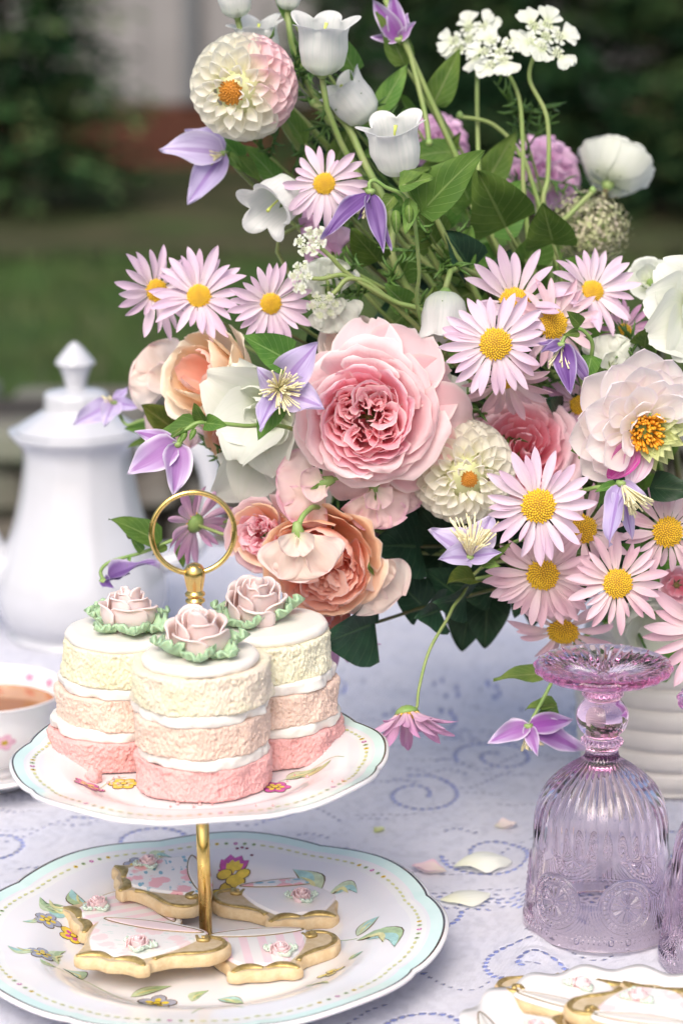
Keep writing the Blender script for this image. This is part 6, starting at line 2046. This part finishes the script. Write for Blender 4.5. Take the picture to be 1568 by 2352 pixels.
def clematis(label, base, petals, mat, stamens=None, seed=0, hw=0.24, stem_pts=None, leaves=(), curl=0.35, extra=None, sr=0.0012):
    """base (px, py, Y); petals [(px, py, Y, nrm, width)] tip positions; leaves [(base, tip, kind, mat, nrm)]"""
    p = at(*base)
    root = thing('clematis', label, 'clematis', Matrix.Translation(p), 'purple clematis')
    for k, q in enumerate(petals):
        tip = at(*q[:3])
        nrm = q[3] if len(q) > 3 else (0, -1, 0.3)
        w = q[4] if len(q) > 4 else 1.0
        V, F, uv = petal(W_point, hw * w, curl=-curl * (0.6 + 0.3 * ((k * 7 + seed) % 4)), cup=0.35, fold=0.12, ruff=0.085, rf=2.6, twist=((k * 13 + seed) % 7 - 3) * 0.1, nu=9, nv=16, seed=seed * 9 + k, tipcurl=0.3 * ((k + seed) % 3 - 1))
        obj('petal', mesh('petal', V, F, MT[mat], uv), root, MW[root.name].inverted() @ chord(p, tip, nrm))
    if stamens:
        dirv, n_, spread_, L = stamens
        obj('stamens', stamen_me(n_, spread_, L, seed), root, nrmv(dirv).to_track_quat('Z', 'Y').to_matrix().to_4x4(), kind='stuff')
    V, F = lathe([(0.001, -0.0022), (0.002, -0.002), (0.0034, 0), (0.003, 0.0015), (0.001, 0.002)], 10)
    obj('receptacle', mesh('receptacle', V, F, MT['calyx']), root)
    if stem_pts:
        stem(root, catmull([p] + [at(*q) for q in stem_pts], 7), sr, sr * 1.2, 'calyx')
    else:
        to_vase(root, p, (0.2, 0.6, -0.4), sr)
    for lf in leaves:
        b, t, kind, mt = lf[:4]
        leaf(root, at(*b), at(*t), lf[4] if len(lf) > 4 else (0, -1, 0.5), kind, mt, lf[5] if len(lf) > 5 else None, lf[6] if len(lf) > 6 else 1.0)
    for bd in (extra or []):
        b0, b1 = at(*bd[0]), at(*bd[1])
        V, F = lathe([(0.0, 0), (0.13, 0.05), (0.22, 0.3), (0.2, 0.55), (0.1, 0.85), (0.001, 1.0)], 10)
        obj('bud', mesh('bud', V, F, MT['leaf_light'], np.stack([np.tile(np.arange(10) / 10, 6), np.repeat(np.linspace(0, 1, 6), 10)], 1)), root, MW[root.name].inverted() @ (chord(b0, b1, (0, -1, 0.2)) @ Matrix.Rotation(PI / 2, 4, 'Y')))
    return root


V15 = (1490, 1335, 1.57)
clematis('open lilac clematis with pale stamens left of the big pink rose', (640, 893, 1.355), [(730, 785, 1.35, (0, -1, 0.2), 1.15), (745, 938, 1.34, (-0.2, -1, 0.4), 1.25), (590, 843, 1.345, (-0.4, -1, 0.3), 1.3), (598, 992, 1.335, (-0.5, -1, 0.0), 0.9)], 'clem',
         ((0.15, -0.95, 0.1), 60, 0.85, 0.017), 1, hw=0.27, stem_pts=[(660, 900, 1.38), (720, 960, 1.43), (1000, 1150, 1.50), V15],
         leaves=[((665, 830, 1.36), (558, 772, 1.345), 'ovate', 'leaf', (0.1, -1, 0.4)), ((650, 905, 1.362), (592, 1012, 1.352), 'leaf', 'leaf', (-0.3, -1, 0.2), 2, 1.2)], extra=[((650, 842, 1.355), (646, 818, 1.35)), ((625, 955, 1.35), (618, 925, 1.348))], curl=0.2)
clematis('violet clematis hanging before the coffee pot', (408, 1020, 1.345), [(292, 1088, 1.335, (-0.3, -1, 0.4), 1.25), (398, 1140, 1.33, (0.2, -1, 0.1), 1.2), (308, 990, 1.35, (0, -1, 0.5), 0.8), (424, 1052, 1.36, (0.4, -1, 0), 0.9)], 'clem_mag',
         ((-0.3, -0.4, -0.85), 14, 0.3, 0.013), 2, hw=0.25, stem_pts=[(418, 1000, 1.346), (440, 978, 1.348), (470, 970, 1.35), (560, 978, 1.36), (690, 992, 1.40), (1000, 1150, 1.5), V15],
         leaves=[((460, 968, 1.35), (352, 1015, 1.352), 'leaf', 'leaf', (0.2, -0.8, 0.8)), ((468, 968, 1.35), (446, 925, 1.345), 'ovate', 'leaf', (-0.5, -0.8, 0.3)), ((470, 972, 1.35), (522, 978, 1.342), 'ovate', 'leaf', (0.2, -0.9, 0.4))],
         extra=[((428, 990, 1.345), (415, 1018, 1.34)), ((448, 985, 1.345), (436, 1012, 1.34)), ((420, 985, 1.35), (395, 1005, 1.345))])
clematis('dark purple clematis nodding above the middle stems', (850, 440, 1.385), [(738, 550, 1.375, (-0.4, -1, 0.3), 0.75), (880, 582, 1.37, (0.1, -1, 0), 0.85), (900, 575, 1.38, (0.3, -1, 0), 0.6), (822, 505, 1.39, (0, -1, 0), 0.5)], 'clem_dark',
         ((-0.15, -0.3, -0.95), 12, 0.3, 0.016), 3, hw=0.19, stem_pts=[(848, 420, 1.386), (862, 415, 1.388), (885, 430, 1.39), (925, 450, 1.395), (950, 500, 1.40), (962, 620, 1.42), (968, 740, 1.45), (1100, 1000, 1.5), V15],
         leaves=[((965, 490, 1.40), (1112, 345, 1.385), 'ovate', 'leaf', (-0.3, -0.9, 0.4), 1, 0.82), ((915, 428, 1.392), (995, 408, 1.385), 'ovate', 'leaf_light', (0, -0.8, 0.6)), ((925, 418, 1.393), (990, 385, 1.39), 'leaf', 'leaf', (0.1, -0.8, 0.6)), ((905, 450, 1.39), (868, 498, 1.385), 'ovate', 'leaf_light', (-0.3, -0.9, 0.1), 2, 0.9), ((940, 455, 1.395), (930, 540, 1.385), 'leaf', 'leaf_light', (0.4, -0.9, 0.1))],
         extra=[((908, 482, 1.385), (910, 540, 1.385)), ((938, 470, 1.388), (940, 520, 1.388))], curl=0.15)
clematis('two tone purple clematis nodding right of the large open daisy', (1288, 792, 1.375), [(1240, 810, 1.36, (-0.3, -1, 0.5), 0.8), (1310, 905, 1.36, (0, -1, 0.1), 0.95), (1352, 882, 1.375, (0.3, -1, 0.1), 0.75), (1235, 790, 1.385, (-0.1, -0.8, 0.6), 0.6)], 'clem_dark',
         ((-0.1, -0.3, -0.95), 20, 0.7, 0.014), 4, hw=0.24, stem_pts=[(1300, 770, 1.377), (1330, 755, 1.38), (1358, 785, 1.385), (1355, 830, 1.395), (1340, 900, 1.43), V15],
         leaves=[((1332, 748, 1.38), (1300, 715, 1.375), 'ovate', 'leaf', (0, -0.9, 0.4)), ((1358, 815, 1.39), (1345, 880, 1.385), 'ovate', 'leaf', (-0.3, -1, 0.2), 1, 1.3), ((1330, 765, 1.38), (1292, 770, 1.372), 'leaf', 'leaf_light', (0, -0.9, 0.4)), ((1350, 880, 1.40), (1345, 935, 1.392), 'leaf', 'leaf', (-0.4, -1, 0.1))])
clematis('pale lilac clematis with long stamens under the cream ball dahlia', (1078, 1280, 1.355), [(985, 1215, 1.352, (-0.1, -0.7, 0.7), 1.2), (1005, 1285, 1.335, (-0.3, -1, 0.4), 1.0), (1128, 1185, 1.372, (0.1, -0.8, 0.5), 1.1), (1150, 1268, 1.345, (0.3, -1, 0.4), 0.9)], 'clem',
         ((0.12, -0.25, 0.95), 55, 0.75, 0.021), 5, hw=0.30, stem_pts=[(1095, 1292, 1.355), (1125, 1292, 1.358), (1148, 1265, 1.37), (1250, 1240, 1.44), V15], leaves=[((1120, 1290, 1.357), (1175, 1245, 1.352), 'narrow', 'leaf_light'), ((1108, 1292, 1.357), (1150, 1300, 1.345), 'leaf', 'leaf_light')], curl=0.3)
clematis('faded lilac clematis drooping below the magenta petal', (1425, 1110, 1.345), [(1400, 1255, 1.335, (-0.4, -1, 0), 0.7), (1450, 1240, 1.35, (0.1, -1, 0), 0.55), (1495, 1158, 1.335, (0.4, -1, 0.2), 0.75), (1412, 1180, 1.34, (-0.5, -1, 0), 0.7)], 'clem',
         ((0.35, -0.55, -0.55), 45, 0.5, 0.020), 6, hw=0.25, stem_pts=[(1405, 1118, 1.35), (1365, 1120, 1.355), (1320, 1135, 1.37), (1300, 1160, 1.40), V15], leaves=[((1415, 1112, 1.35), (1365, 1130, 1.345), 'leaf', 'leaf'), ((1490, 1120, 1.38), (1600, 1130, 1.37), 'ovate', 'leaf_dark', (0, -0.9, 0.5))])
clematis('lilac clematis with stamens hanging low left of the goblet stem', (1212, 1668, 1.385), [(1118, 1708, 1.375, (-0.2, -0.9, 0.6), 1.0), (1145, 1690, 1.40, (0, -0.7, 0.8), 1.0), (1310, 1655, 1.395, (0.3, -0.9, 0.5), 1.0), (1335, 1725, 1.40, (0.2, -0.8, 0.6), 0.85), (1235, 1738, 1.37, (0, -1, 0.0), 0.9)], 'clem_mag',
         ((0.22, -0.3, -0.92), 34, 0.55, 0.014), 7, hw=0.24, stem_pts=[(1228, 1640, 1.39), (1262, 1575, 1.395), (1285, 1530, 1.405), (1330, 1470, 1.43), (1450, 1400, 1.49), V15],
         leaves=[((1262, 1545, 1.405), (1132, 1562, 1.39), 'narrow', 'leaf_light', (0, -0.8, 0.8), 3, 1.3), ((1278, 1618, 1.405), (1205, 1630, 1.39), 'leaf', 'leaf_light', (0, -0.7, 0.8)), ((1278, 1620, 1.405), (1222, 1660, 1.40), 'ovate', 'leaf_light', (0.2, -0.9, 0.3))], curl=0.5)
clematis('purple clematis behind the left icing rose', (240, 1335, 1.45), [(300, 1318, 1.445, (0, -0.6, 0.8), 0.8), (368, 1300, 1.44, (0, -0.6, 0.8), 0.7), (262, 1350, 1.43, (0, -0.8, 0.4), 0.8)], 'clem_dark', None, 8, hw=0.24,
         stem_pts=[(232, 1312, 1.452), (255, 1290, 1.452), (330, 1268, 1.45), (400, 1240, 1.452), (540, 1195, 1.46), (900, 1200, 1.5), V15],
         leaves=[((372, 1245, 1.45), (250, 1192, 1.44), 'leaf', 'leaf', (0.1, -0.9, 0.5), 1, 1.1), ((330, 1268, 1.45), (300, 1235, 1.445), 'leaf', 'leaf_light'), ((300, 1275, 1.45), (292, 1305, 1.445), 'narrow', 'leaf_light'), ((385, 1255, 1.45), (350, 1275, 1.445), 'leaf', 'leaf'), ((410, 1250, 1.45), (422, 1305, 1.445), 'leaf', 'leaf')],
         extra=[((300, 1238, 1.45), (290, 1216, 1.448))])
clematis('blurred lilac clematis below the ball dahlia at the left', (515, 352, 1.55), [(366, 345, 1.545, (0, -0.9, 0.5), 1.1), (430, 470, 1.535, (-0.3, -1, 0.1), 0.95), (425, 300, 1.565, (0, -0.8, 0.6), 1.1)], 'clem', ((-0.7, -0.6, -0.3), 14, 0.5, 0.012), 9, hw=0.26, curl=0.3,
         leaves=[((520, 352, 1.552), (560, 395, 1.545), 'leaf', 'leaf_light'), ((545, 358, 1.55), (600, 420, 1.545), 'leaf', 'leaf')])
clematis('blurred lilac clematis at the top edge behind the leaves', (915, 92, 1.57), [(855, 0, 1.565, (0, -1, 0.2), 0.9), (900, -20, 1.565, (0, -1, 0.2), 0.8), (955, 50, 1.565, (0, -1, 0.2), 0.8), (850, 85, 1.57, (0, -1, 0.2), 0.7), (935, 30, 1.575, (0, -1, 0.2), 0.8)], 'clem_mag', None, 10, hw=0.26)
clematis('blurred lilac clematis over the coffee pot lid', (262, 925, 1.57), [(168, 975, 1.565, (0, -1, 0.3), 0.9), (240, 980, 1.55, (0, -1, 0.2), 1.1), (322, 935, 1.56, (0.3, -1, 0.2), 0.9), (295, 890, 1.575, (0, -0.8, 0.6), 1.0)], 'clem', ((-0.4, -0.6, 0.4), 10, 0.4, 0.010), 11, hw=0.28,
         stem_pts=[(290, 975, 1.565), (330, 965, 1.56), (400, 960, 1.555), (560, 1010, 1.54), (900, 1150, 1.52), V15], leaves=[((405, 990, 1.49), (325, 930, 1.48), 'ovate', 'leaf_olive', (0, -1, 0.4), 0, 1.1), ((350, 985, 1.55), (285, 985, 1.545), 'leaf', 'leaf'), ((360, 1000, 1.55), (290, 1030, 1.545), 'narrow', 'leaf')])


# ------------------------------------------------------------------ lace flowers (umbels)
def umbel(label, px, py, Y, Rpx, nrm, seed, big=True, stem_pts=None, n_in=9, n_out=8):
    p = at(px, py, Y)
    R = size(Rpx, p)
    z = nrmv(nrm)
    root = thing('lace_flower', label, 'lace flower', frame(p, nrm), 'white lace flowers')
    r = random.Random(seed)
    pm_ = [petal_me('petal', MT['white'], W_fan, 0.42, curl=-0.4, cup=0.2, ruff=0.06, nu=7, nv=8, seed=k + seed, jag=0.18) for k in range(3)]
    hubs = [(0.0, 0.0)] + [(0.60 * R * r.uniform(0.8, 1.12), i * 2 * PI / 6 + r.uniform(-.25, .25)) for i in range(6)]
    for hi, (hr, ha) in enumerate(hubs):
        c = Vector((hr * math.cos(ha), hr * math.sin(ha), 0.16 * R * r.uniform(-1, 1)))
        parts = []
        for k in range(20):
            a, q = k * 2.4, 0.19 * R * math.sqrt((k + .5) / 20)
            V, F = lathe([(0.0005, -0.02), (0.028, 0.0), (0.03, 0.03), (0.015, 0.05), (0.0005, 0.055)], 6)
            parts.append((V * R + np.array([c.x + q * math.cos(a), c.y + q * math.sin(a), c.z]), F))
        V, F, _ = join(parts)
        obj('floret_cluster', mesh('floret_cluster', V, F, MT['umb']), root)
        V, F = tube([(0, 0, -0.55 * R), (c.x * 0.5, c.y * 0.5, -0.3 * R), (c.x, c.y, c.z)], 0.014 * R, 5)
        obj('ray', mesh('ray', V, F, MT['calyx']), root)
        for k in range(8 if hi else 5):
            a = (ha + (k - 1) * 0.55 if k < 3 else ha + PI + (k - 5) * 0.75) if hi else k * 1.257
            L = R * (0.52 if k < 3 and hi and big else 0.22) * r.uniform(0.85, 1.15)
            b = c + Vector((math.cos(a), math.sin(a), 0)) * 0.12 * R
            obj('petal', pm_[r.randrange(3)], root, chord(b, b + Vector((math.cos(a), math.sin(a), r.uniform(-.2, .25))) * L, (0, 0, 1)))
    base = p - z * 0.55 * R
    if stem_pts:
        stem(root, catmull([base] + [at(*q) for q in stem_pts], 7), 0.0015, 0.0020)
    else:
        to_vase(root, base, -z, 0.0016)
    return root


MT['umb'] = plain('umbel_floret', (0.62, 0.70, 0.40), 0.6, col2=(0.78, 0.80, 0.66), vscale=200)
umbel('white lace flower with a tall brown stem, left of the upper pair', 1080, 92, 1.62, 64, (-0.55, -0.70, 0.45), 1, stem_pts=[(1095, 200, 1.615), (1097, 330, 1.60), (1104, 420, 1.58), (1150, 480, 1.57), (1250, 700, 1.57), V15])
umbel('white lace flower in the middle of the upper right group', 1148, 118, 1.58, 66, (-0.15, -0.62, 0.75), 2, stem_pts=[(1190, 220, 1.58), (1200, 330, 1.575), (1205, 470, 1.57), (1250, 700, 1.57), V15])
umbel('white lace flower with long petals at the upper right', 1250, 88, 1.57, 70, (0.35, -0.72, 0.55), 3, stem_pts=[(1215, 180, 1.575), (1255, 270, 1.57), (1258, 400, 1.565), (1248, 500, 1.56), (1300, 800, 1.57), V15])
umbel('small white lace flower left of the dark purple clematis', 716, 552, 1.44, 46, (-0.35, -0.8, 0.4), 4, big=False, stem_pts=[(760, 590, 1.445), (800, 630, 1.45), (900, 690, 1.455), (1010, 745, 1.46), (1200, 1000, 1.5), V15])
umbel('small white lace flower above the third daisy from the left', 692, 636, 1.44, 42, (-0.6, -0.75, 0.2), 5, big=False, stem_pts=[(740, 640, 1.445), (800, 634, 1.45), (900, 690, 1.457), (1010, 750, 1.463), (1200, 1000, 1.5), V15])
umbel('small white lace flower hanging over the white sweet peas', 742, 702, 1.44, 46, (-0.2, -0.9, -0.3), 6, big=False, stem_pts=[(770, 670, 1.445), (810, 640, 1.45), (900, 695, 1.459), (1200, 1000, 1.5), V15])

# green frothy head at the back right
p = at(1350, 520, 1.62)
R = size(105, p)
root = thing('hydrangea', 'greenish frothy flower head at the back right', 'flower head', frame(p, (0.1, -0.6, 0.8)), FL)
r = np.random.default_rng(8)
n = 1500
d = r.normal(0, 1, (n, 3)); d /= np.linalg.norm(d, axis=1, keepdims=True)
c = d * (R * r.uniform(0.55, 1.0, n))[:, None] * np.array([1, 1, 0.8])
e1 = np.cross(d, r.normal(0, 1, (n, 3))); e1 /= np.linalg.norm(e1, axis=1, keepdims=True)
e2 = np.cross(d, e1)
s = (R * r.uniform(0.03, 0.06, n))[:, None]
V = np.stack([c + e1 * s, c + e2 * s, c - e1 * s, c - e2 * s], 1).reshape(-1, 3)
obj('florets', mesh('florets', V, np.arange(n * 4).reshape(-1, 4), plain('froth', (0.34, 0.40, 0.16), 0.7, col2=(0.52, 0.44, 0.36), vscale=120), smooth=False), root, kind='stuff')
for k in range(14):
    a = k * 0.449
    V, F = tube([(0, 0, -R * 1.1), (0.3 * R * math.cos(a), 0.3 * R * math.sin(a), -0.5 * R), (0.6 * R * math.cos(a), 0.6 * R * math.sin(a), 0.1 * R)], 0.0012, 5)
    obj('ray', mesh('ray', V, F, MT['stem']), root)
to_vase(root, p - nrmv((0.1, -0.6, 0.8)) * R, (0, 0.2, -1), 0.002)


# ------------------------------------------------------------------ foliage
def sprig(label, tip, nleaf, L, kind, mat, seed, droop=0.3, width=1.0, facing=(0, -1, 0.5), start=0.35, mid=None):
    """leafy stem from the vase to tip with alternate leaves"""
    r = random.Random(seed)
    p = at(*tip)
    q = VM['c'] + Vector((r.uniform(-.025, .025), r.uniform(-.02, .02), -0.03))
    m1 = at(*mid) if mid else (p * 0.55 + q * 0.45 + Vector((0, 0.03, 0.03)))
    root = thing('leaf_sprig', label, 'foliage', Matrix.Translation(p), 'leafy sprigs filling the bouquet')
    pts = catmull([p, m1, q + Vector((0, 0, 0.06)), q], 10)
    stem(root, pts, 0.0011, 0.0020, 'stem_dark' if 'dark' in mat else 'stem')
    seg = np.linalg.norm(np.diff(pts, axis=0), axis=1)
    cum = np.concatenate([[0], np.cumsum(seg)])
    for k in range(nleaf):
        s = k / max(1, nleaf) * cum[-1] * (1 - start)
        b = Vector([np.interp(s, cum, pts[:, j]) for j in range(3)])
        b2 = Vector([np.interp(s + 0.005, cum, pts[:, j]) for j in range(3)])
        ax = (b - b2).normalized()
        f = nrmv(facing)
        side = ax.cross(f).normalized() * (1 if k % 2 else -1)
        dirv = (ax * r.uniform(0.25, 0.6) + side * r.uniform(0.6, 1.0) + f * r.uniform(-.1, .5) + Vector((0, 0, -droop * r.random()))).normalized() if k else (ax + f * 0.2)
        leaf(root, b, b + dirv * L * r.uniform(0.75, 1.15), f + Vector((r.uniform(-.4, .4), r.uniform(-.3, .3), r.uniform(-.4, .5))), kind, mat, None, width)
    return root


LS = [
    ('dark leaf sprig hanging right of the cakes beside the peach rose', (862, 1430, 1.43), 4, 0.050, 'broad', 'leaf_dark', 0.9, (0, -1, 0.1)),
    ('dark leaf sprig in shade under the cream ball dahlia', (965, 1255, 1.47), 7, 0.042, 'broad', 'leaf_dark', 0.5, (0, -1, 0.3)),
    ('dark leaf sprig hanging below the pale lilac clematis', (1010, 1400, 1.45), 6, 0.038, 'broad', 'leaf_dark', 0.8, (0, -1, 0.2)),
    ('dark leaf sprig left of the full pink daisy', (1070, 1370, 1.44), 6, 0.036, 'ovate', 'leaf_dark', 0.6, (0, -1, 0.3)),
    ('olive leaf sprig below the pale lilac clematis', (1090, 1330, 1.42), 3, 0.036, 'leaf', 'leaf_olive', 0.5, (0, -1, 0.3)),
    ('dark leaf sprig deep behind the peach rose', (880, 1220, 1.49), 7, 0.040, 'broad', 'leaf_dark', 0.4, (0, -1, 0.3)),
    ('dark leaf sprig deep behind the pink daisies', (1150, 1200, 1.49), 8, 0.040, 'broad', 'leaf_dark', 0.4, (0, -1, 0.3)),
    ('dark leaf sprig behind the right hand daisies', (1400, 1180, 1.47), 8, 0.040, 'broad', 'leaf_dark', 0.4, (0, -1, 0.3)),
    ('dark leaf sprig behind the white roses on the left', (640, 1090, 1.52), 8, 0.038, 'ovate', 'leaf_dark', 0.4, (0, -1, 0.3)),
    ('round leaf sprig at the back above the right hand daisies', (1270, 560, 1.51), 6, 0.036, 'broad', 'leaf', 0.4, (0, -1, 0.4)),
    ('large smooth leaf sprig behind the pointed leaf', (1160, 520, 1.53), 7, 0.044, 'broad', 'leaf', 0.3, (0, -1, 0.5)),
    ('leaf sprig behind the nodding bell and the large daisy', (1080, 620, 1.50), 9, 0.034, 'ovate', 'leaf_dark', 0.3, (0, -1, 0.4)),
    ('leaf sprig behind the first daisy near the top', (700, 330, 1.56), 11, 0.036, 'leaf', 'leaf_light', 0.3, (0, -1, 0.4)),
    ('leaf sprig between the two upper bell flowers', (820, 170, 1.57), 10, 0.040, 'leaf', 'leaf_light', 0.3, (0, -1, 0.4)),
    ('tall leaf sprig reaching the top edge by the bell flower', (680, 60, 1.57), 10, 0.030, 'narrow', 'leaf_light', 0.3, (0, -1, 0.4)),
    ('leaf sprig with long leaves right of the top bell flower', (930, 150, 1.58), 9, 0.050, 'leaf', 'leaf_light', 0.3, (0, -1, 0.4)),
    ('leaf sprig left of the white bell facing down', (560, 370, 1.58), 7, 0.028, 'leaf', 'leaf', 0.3, (0, -1, 0.4)),
    ('leaf sprig in the middle behind the purple clematis', (870, 600, 1.50), 11, 0.036, 'ovate', 'leaf', 0.3, (0, -1, 0.4)),
    ('light leaf sprig in the middle above the big pink rose', (930, 700, 1.48), 9, 0.030, 'ovate', 'leaf_light', 0.3, (0, -1, 0.4)),
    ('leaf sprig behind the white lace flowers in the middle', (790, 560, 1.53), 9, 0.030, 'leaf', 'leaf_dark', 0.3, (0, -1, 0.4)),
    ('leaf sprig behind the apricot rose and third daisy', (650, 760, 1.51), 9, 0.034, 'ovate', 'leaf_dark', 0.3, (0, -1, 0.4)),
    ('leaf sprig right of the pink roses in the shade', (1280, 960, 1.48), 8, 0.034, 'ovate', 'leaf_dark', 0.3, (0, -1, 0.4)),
    ('leaf sprig behind the daisies at the upper right', (1410, 720, 1.51), 9, 0.032, 'leaf', 'leaf', 0.3, (0, -1, 0.4)),
    ('leaf sprig by the white bloom at the right edge', (1480, 800, 1.45), 6, 0.026, 'ovate', 'leaf', 0.3, (0, -1, 0.4)),
    ('leaf sprig above the large daisy and the dahlia', (1330, 1050, 1.40), 5, 0.026, 'ovate', 'leaf', 0.2, (0, -1, 0.4)),
    ('light green leaf sprig behind the right vase side of the daisies', (1480, 1300, 1.45), 6, 0.030, 'ovate', 'leaf', 0.3, (0, -1, 0.4)),
    ('leaf hanging over the vase right of the goblet stem', (1490, 1500, 1.465), 3, 0.050, 'ovate', 'leaf', 1.6, (0, -1, 0.2)),
    ('dark leaf sprig low behind the hanging daisy stem', (1120, 1360, 1.50), 6, 0.036, 'broad', 'leaf_dark', 0.5, (0, -1, 0.2)),
    ('leaf sprig behind the ball dahlia stem', (640, 250, 1.59), 8, 0.032, 'leaf', 'leaf_dark', 0.3, (0, -1, 0.4)),
    ('leaf sprig standing behind the second bell flower', (960, 300, 1.60), 8, 0.034, 'leaf', 'leaf', 0.3, (0, -1, 0.4)),
    ('light leaf sprig right of the dark purple clematis stems', (1000, 560, 1.49), 10, 0.036, 'ovate', 'leaf_light', 0.3, (0, -1, 0.5)),
    ('leaf sprig behind the large pointed leaf of the clematis', (1080, 470, 1.56), 9, 0.044, 'broad', 'leaf', 0.3, (0, -1, 0.5)),
    ('leaf sprig behind the stout stem near the top', (850, 300, 1.58), 10, 0.040, 'leaf', 'leaf', 0.3, (0, -1, 0.5)),
    ('light leaf sprig left of the first daisy from the top', (640, 420, 1.57), 9, 0.034, 'leaf', 'leaf_light', 0.3, (0, -1, 0.5)),
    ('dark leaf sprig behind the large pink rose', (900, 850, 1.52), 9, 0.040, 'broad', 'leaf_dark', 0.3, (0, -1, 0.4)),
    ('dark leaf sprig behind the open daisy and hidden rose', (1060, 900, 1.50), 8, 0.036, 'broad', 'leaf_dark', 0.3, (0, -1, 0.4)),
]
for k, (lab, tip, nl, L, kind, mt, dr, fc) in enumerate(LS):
    sprig(lab, tip, nl, L, kind, mt, 100 + k, dr, 1.0, fc)


def fern(label, tip, seed, n=18, L=0.03, mat='fern'):
    """feathery chrysanthemum-like foliage"""
    r = random.Random(seed)
    p = at(*tip)
    q = VM['c'] + Vector((r.uniform(-.025, .025), r.uniform(-.02, .02), -0.03))
    root = thing('fern_sprig', label, 'foliage', Matrix.Translation(p), 'feathery sprigs filling the bouquet')
    pts = catmull([p, p * 0.6 + q * 0.4 + Vector((0, 0.03, 0.04)), q + Vector((0, 0, 0.06)), q], 10)
    stem(root, pts, 0.0009, 0.0016)
    for k in range(n):
        b = Vector(pts[min(len(pts) - 1, int(k * 0.7))])
        b2 = Vector(pts[min(len(pts) - 1, int(k * 0.7) + 1)])
        ax = (b - b2).normalized()
        d = (ax * r.uniform(0.3, 0.9) + Vector((r.uniform(-1, 1), r.uniform(-.9, .3), r.uniform(-.6, .9)))).normalized()
        parts = [tube([b, b + d * L * 0.5, b + d * L], [0.0008, 0.0007, 0.0004], 4)]
        for j in range(6):
            o = b + d * L * (0.25 + 0.12 * j)
            e = (d * 0.6 + Vector((r.uniform(-1, 1), r.uniform(-1, 1), r.uniform(-1, 1)))).normalized()
            parts.append(tube([o, o + e * L * 0.2, o + (e + d * 0.3) * L * 0.36], [0.0009, 0.0011, 0.0002], 4))
        V, F, _ = join(parts)
        obj('frond', mesh('frond', local(root, V), F, MT[mat]), root)
    return root


for k, (lab, tip) in enumerate([
    ('feathery green sprig below the hanging shaded daisy', (1060, 930, 1.44)), ('feathery green sprig right of the ball dahlia at the top', (650, 150, 1.56)), ('feathery green sprig in the middle by the lace flowers', (800, 640, 1.47)),
    ('feathery green sprig under the lace flowers at the upper right', (1190, 260, 1.60)), ('feathery green sprig behind the second bell flower', (990, 560, 1.48)), ('feathery green sprig left of the first daisy', (620, 360, 1.56)),
    ('feathery green sprig left of the white roses', (500, 1060, 1.48)), ('feathery green sprig at the right above the lime sepals', (1450, 790, 1.46)), ('feathery green sprig in the shade by the pink roses', (1300, 850, 1.47)), ('feathery green sprig under the top bell flower', (780, 250, 1.54))]):
    fern(lab, tip, 300 + k, 18 if k not in (3,) else 10)

# bare arching stems crossing the middle
for k, (lab, P, r_) in enumerate([
    ('pale green stem rising left of the white lace stems', [(985, 330, 1.55), (975, 260, 1.56), (940, 120, 1.57), (925, 90, 1.57)], 0.0022),
    ('thick green stem running down behind the purple clematis', [(1000, 500, 1.47), (1040, 580, 1.48), (1080, 650, 1.49), (1250, 1000, 1.53)], 0.0026),
    ('thin arching bud stem behind the pointed leaf', [(1055, 268, 1.60), (1130, 285, 1.60), (1190, 350, 1.595), (1240, 480, 1.58)], 0.0018),
    ('green stem leaning right behind the round leaf', [(1360, 440, 1.60), (1300, 500, 1.59), (1260, 545, 1.58), (1300, 800, 1.57)], 0.0024),
    ('stout green stem left of the second bell flower', [(720, 240, 1.54), (790, 280, 1.53), (840, 380, 1.52), (900, 500, 1.51), (960, 700, 1.50)], 0.0030),
]):
    root = thing('flower_stem', lab, 'stem', Matrix.Translation(at(*P[0])), 'bare stems in the bouquet')
    stem(root, catmull([at(*q) for q in P] + [at(*V15)], 8), r_ * 0.8, r_)
    V, F = lathe([(0.001, -0.6), (0.5, -0.4), (0.8, 0.1), (0.6, 0.7), (0.2, 1.1), (0.001, 1.2)], 10)
    obj('bud', mesh('bud', V * 0.0035, F, MT['calyx']), root)
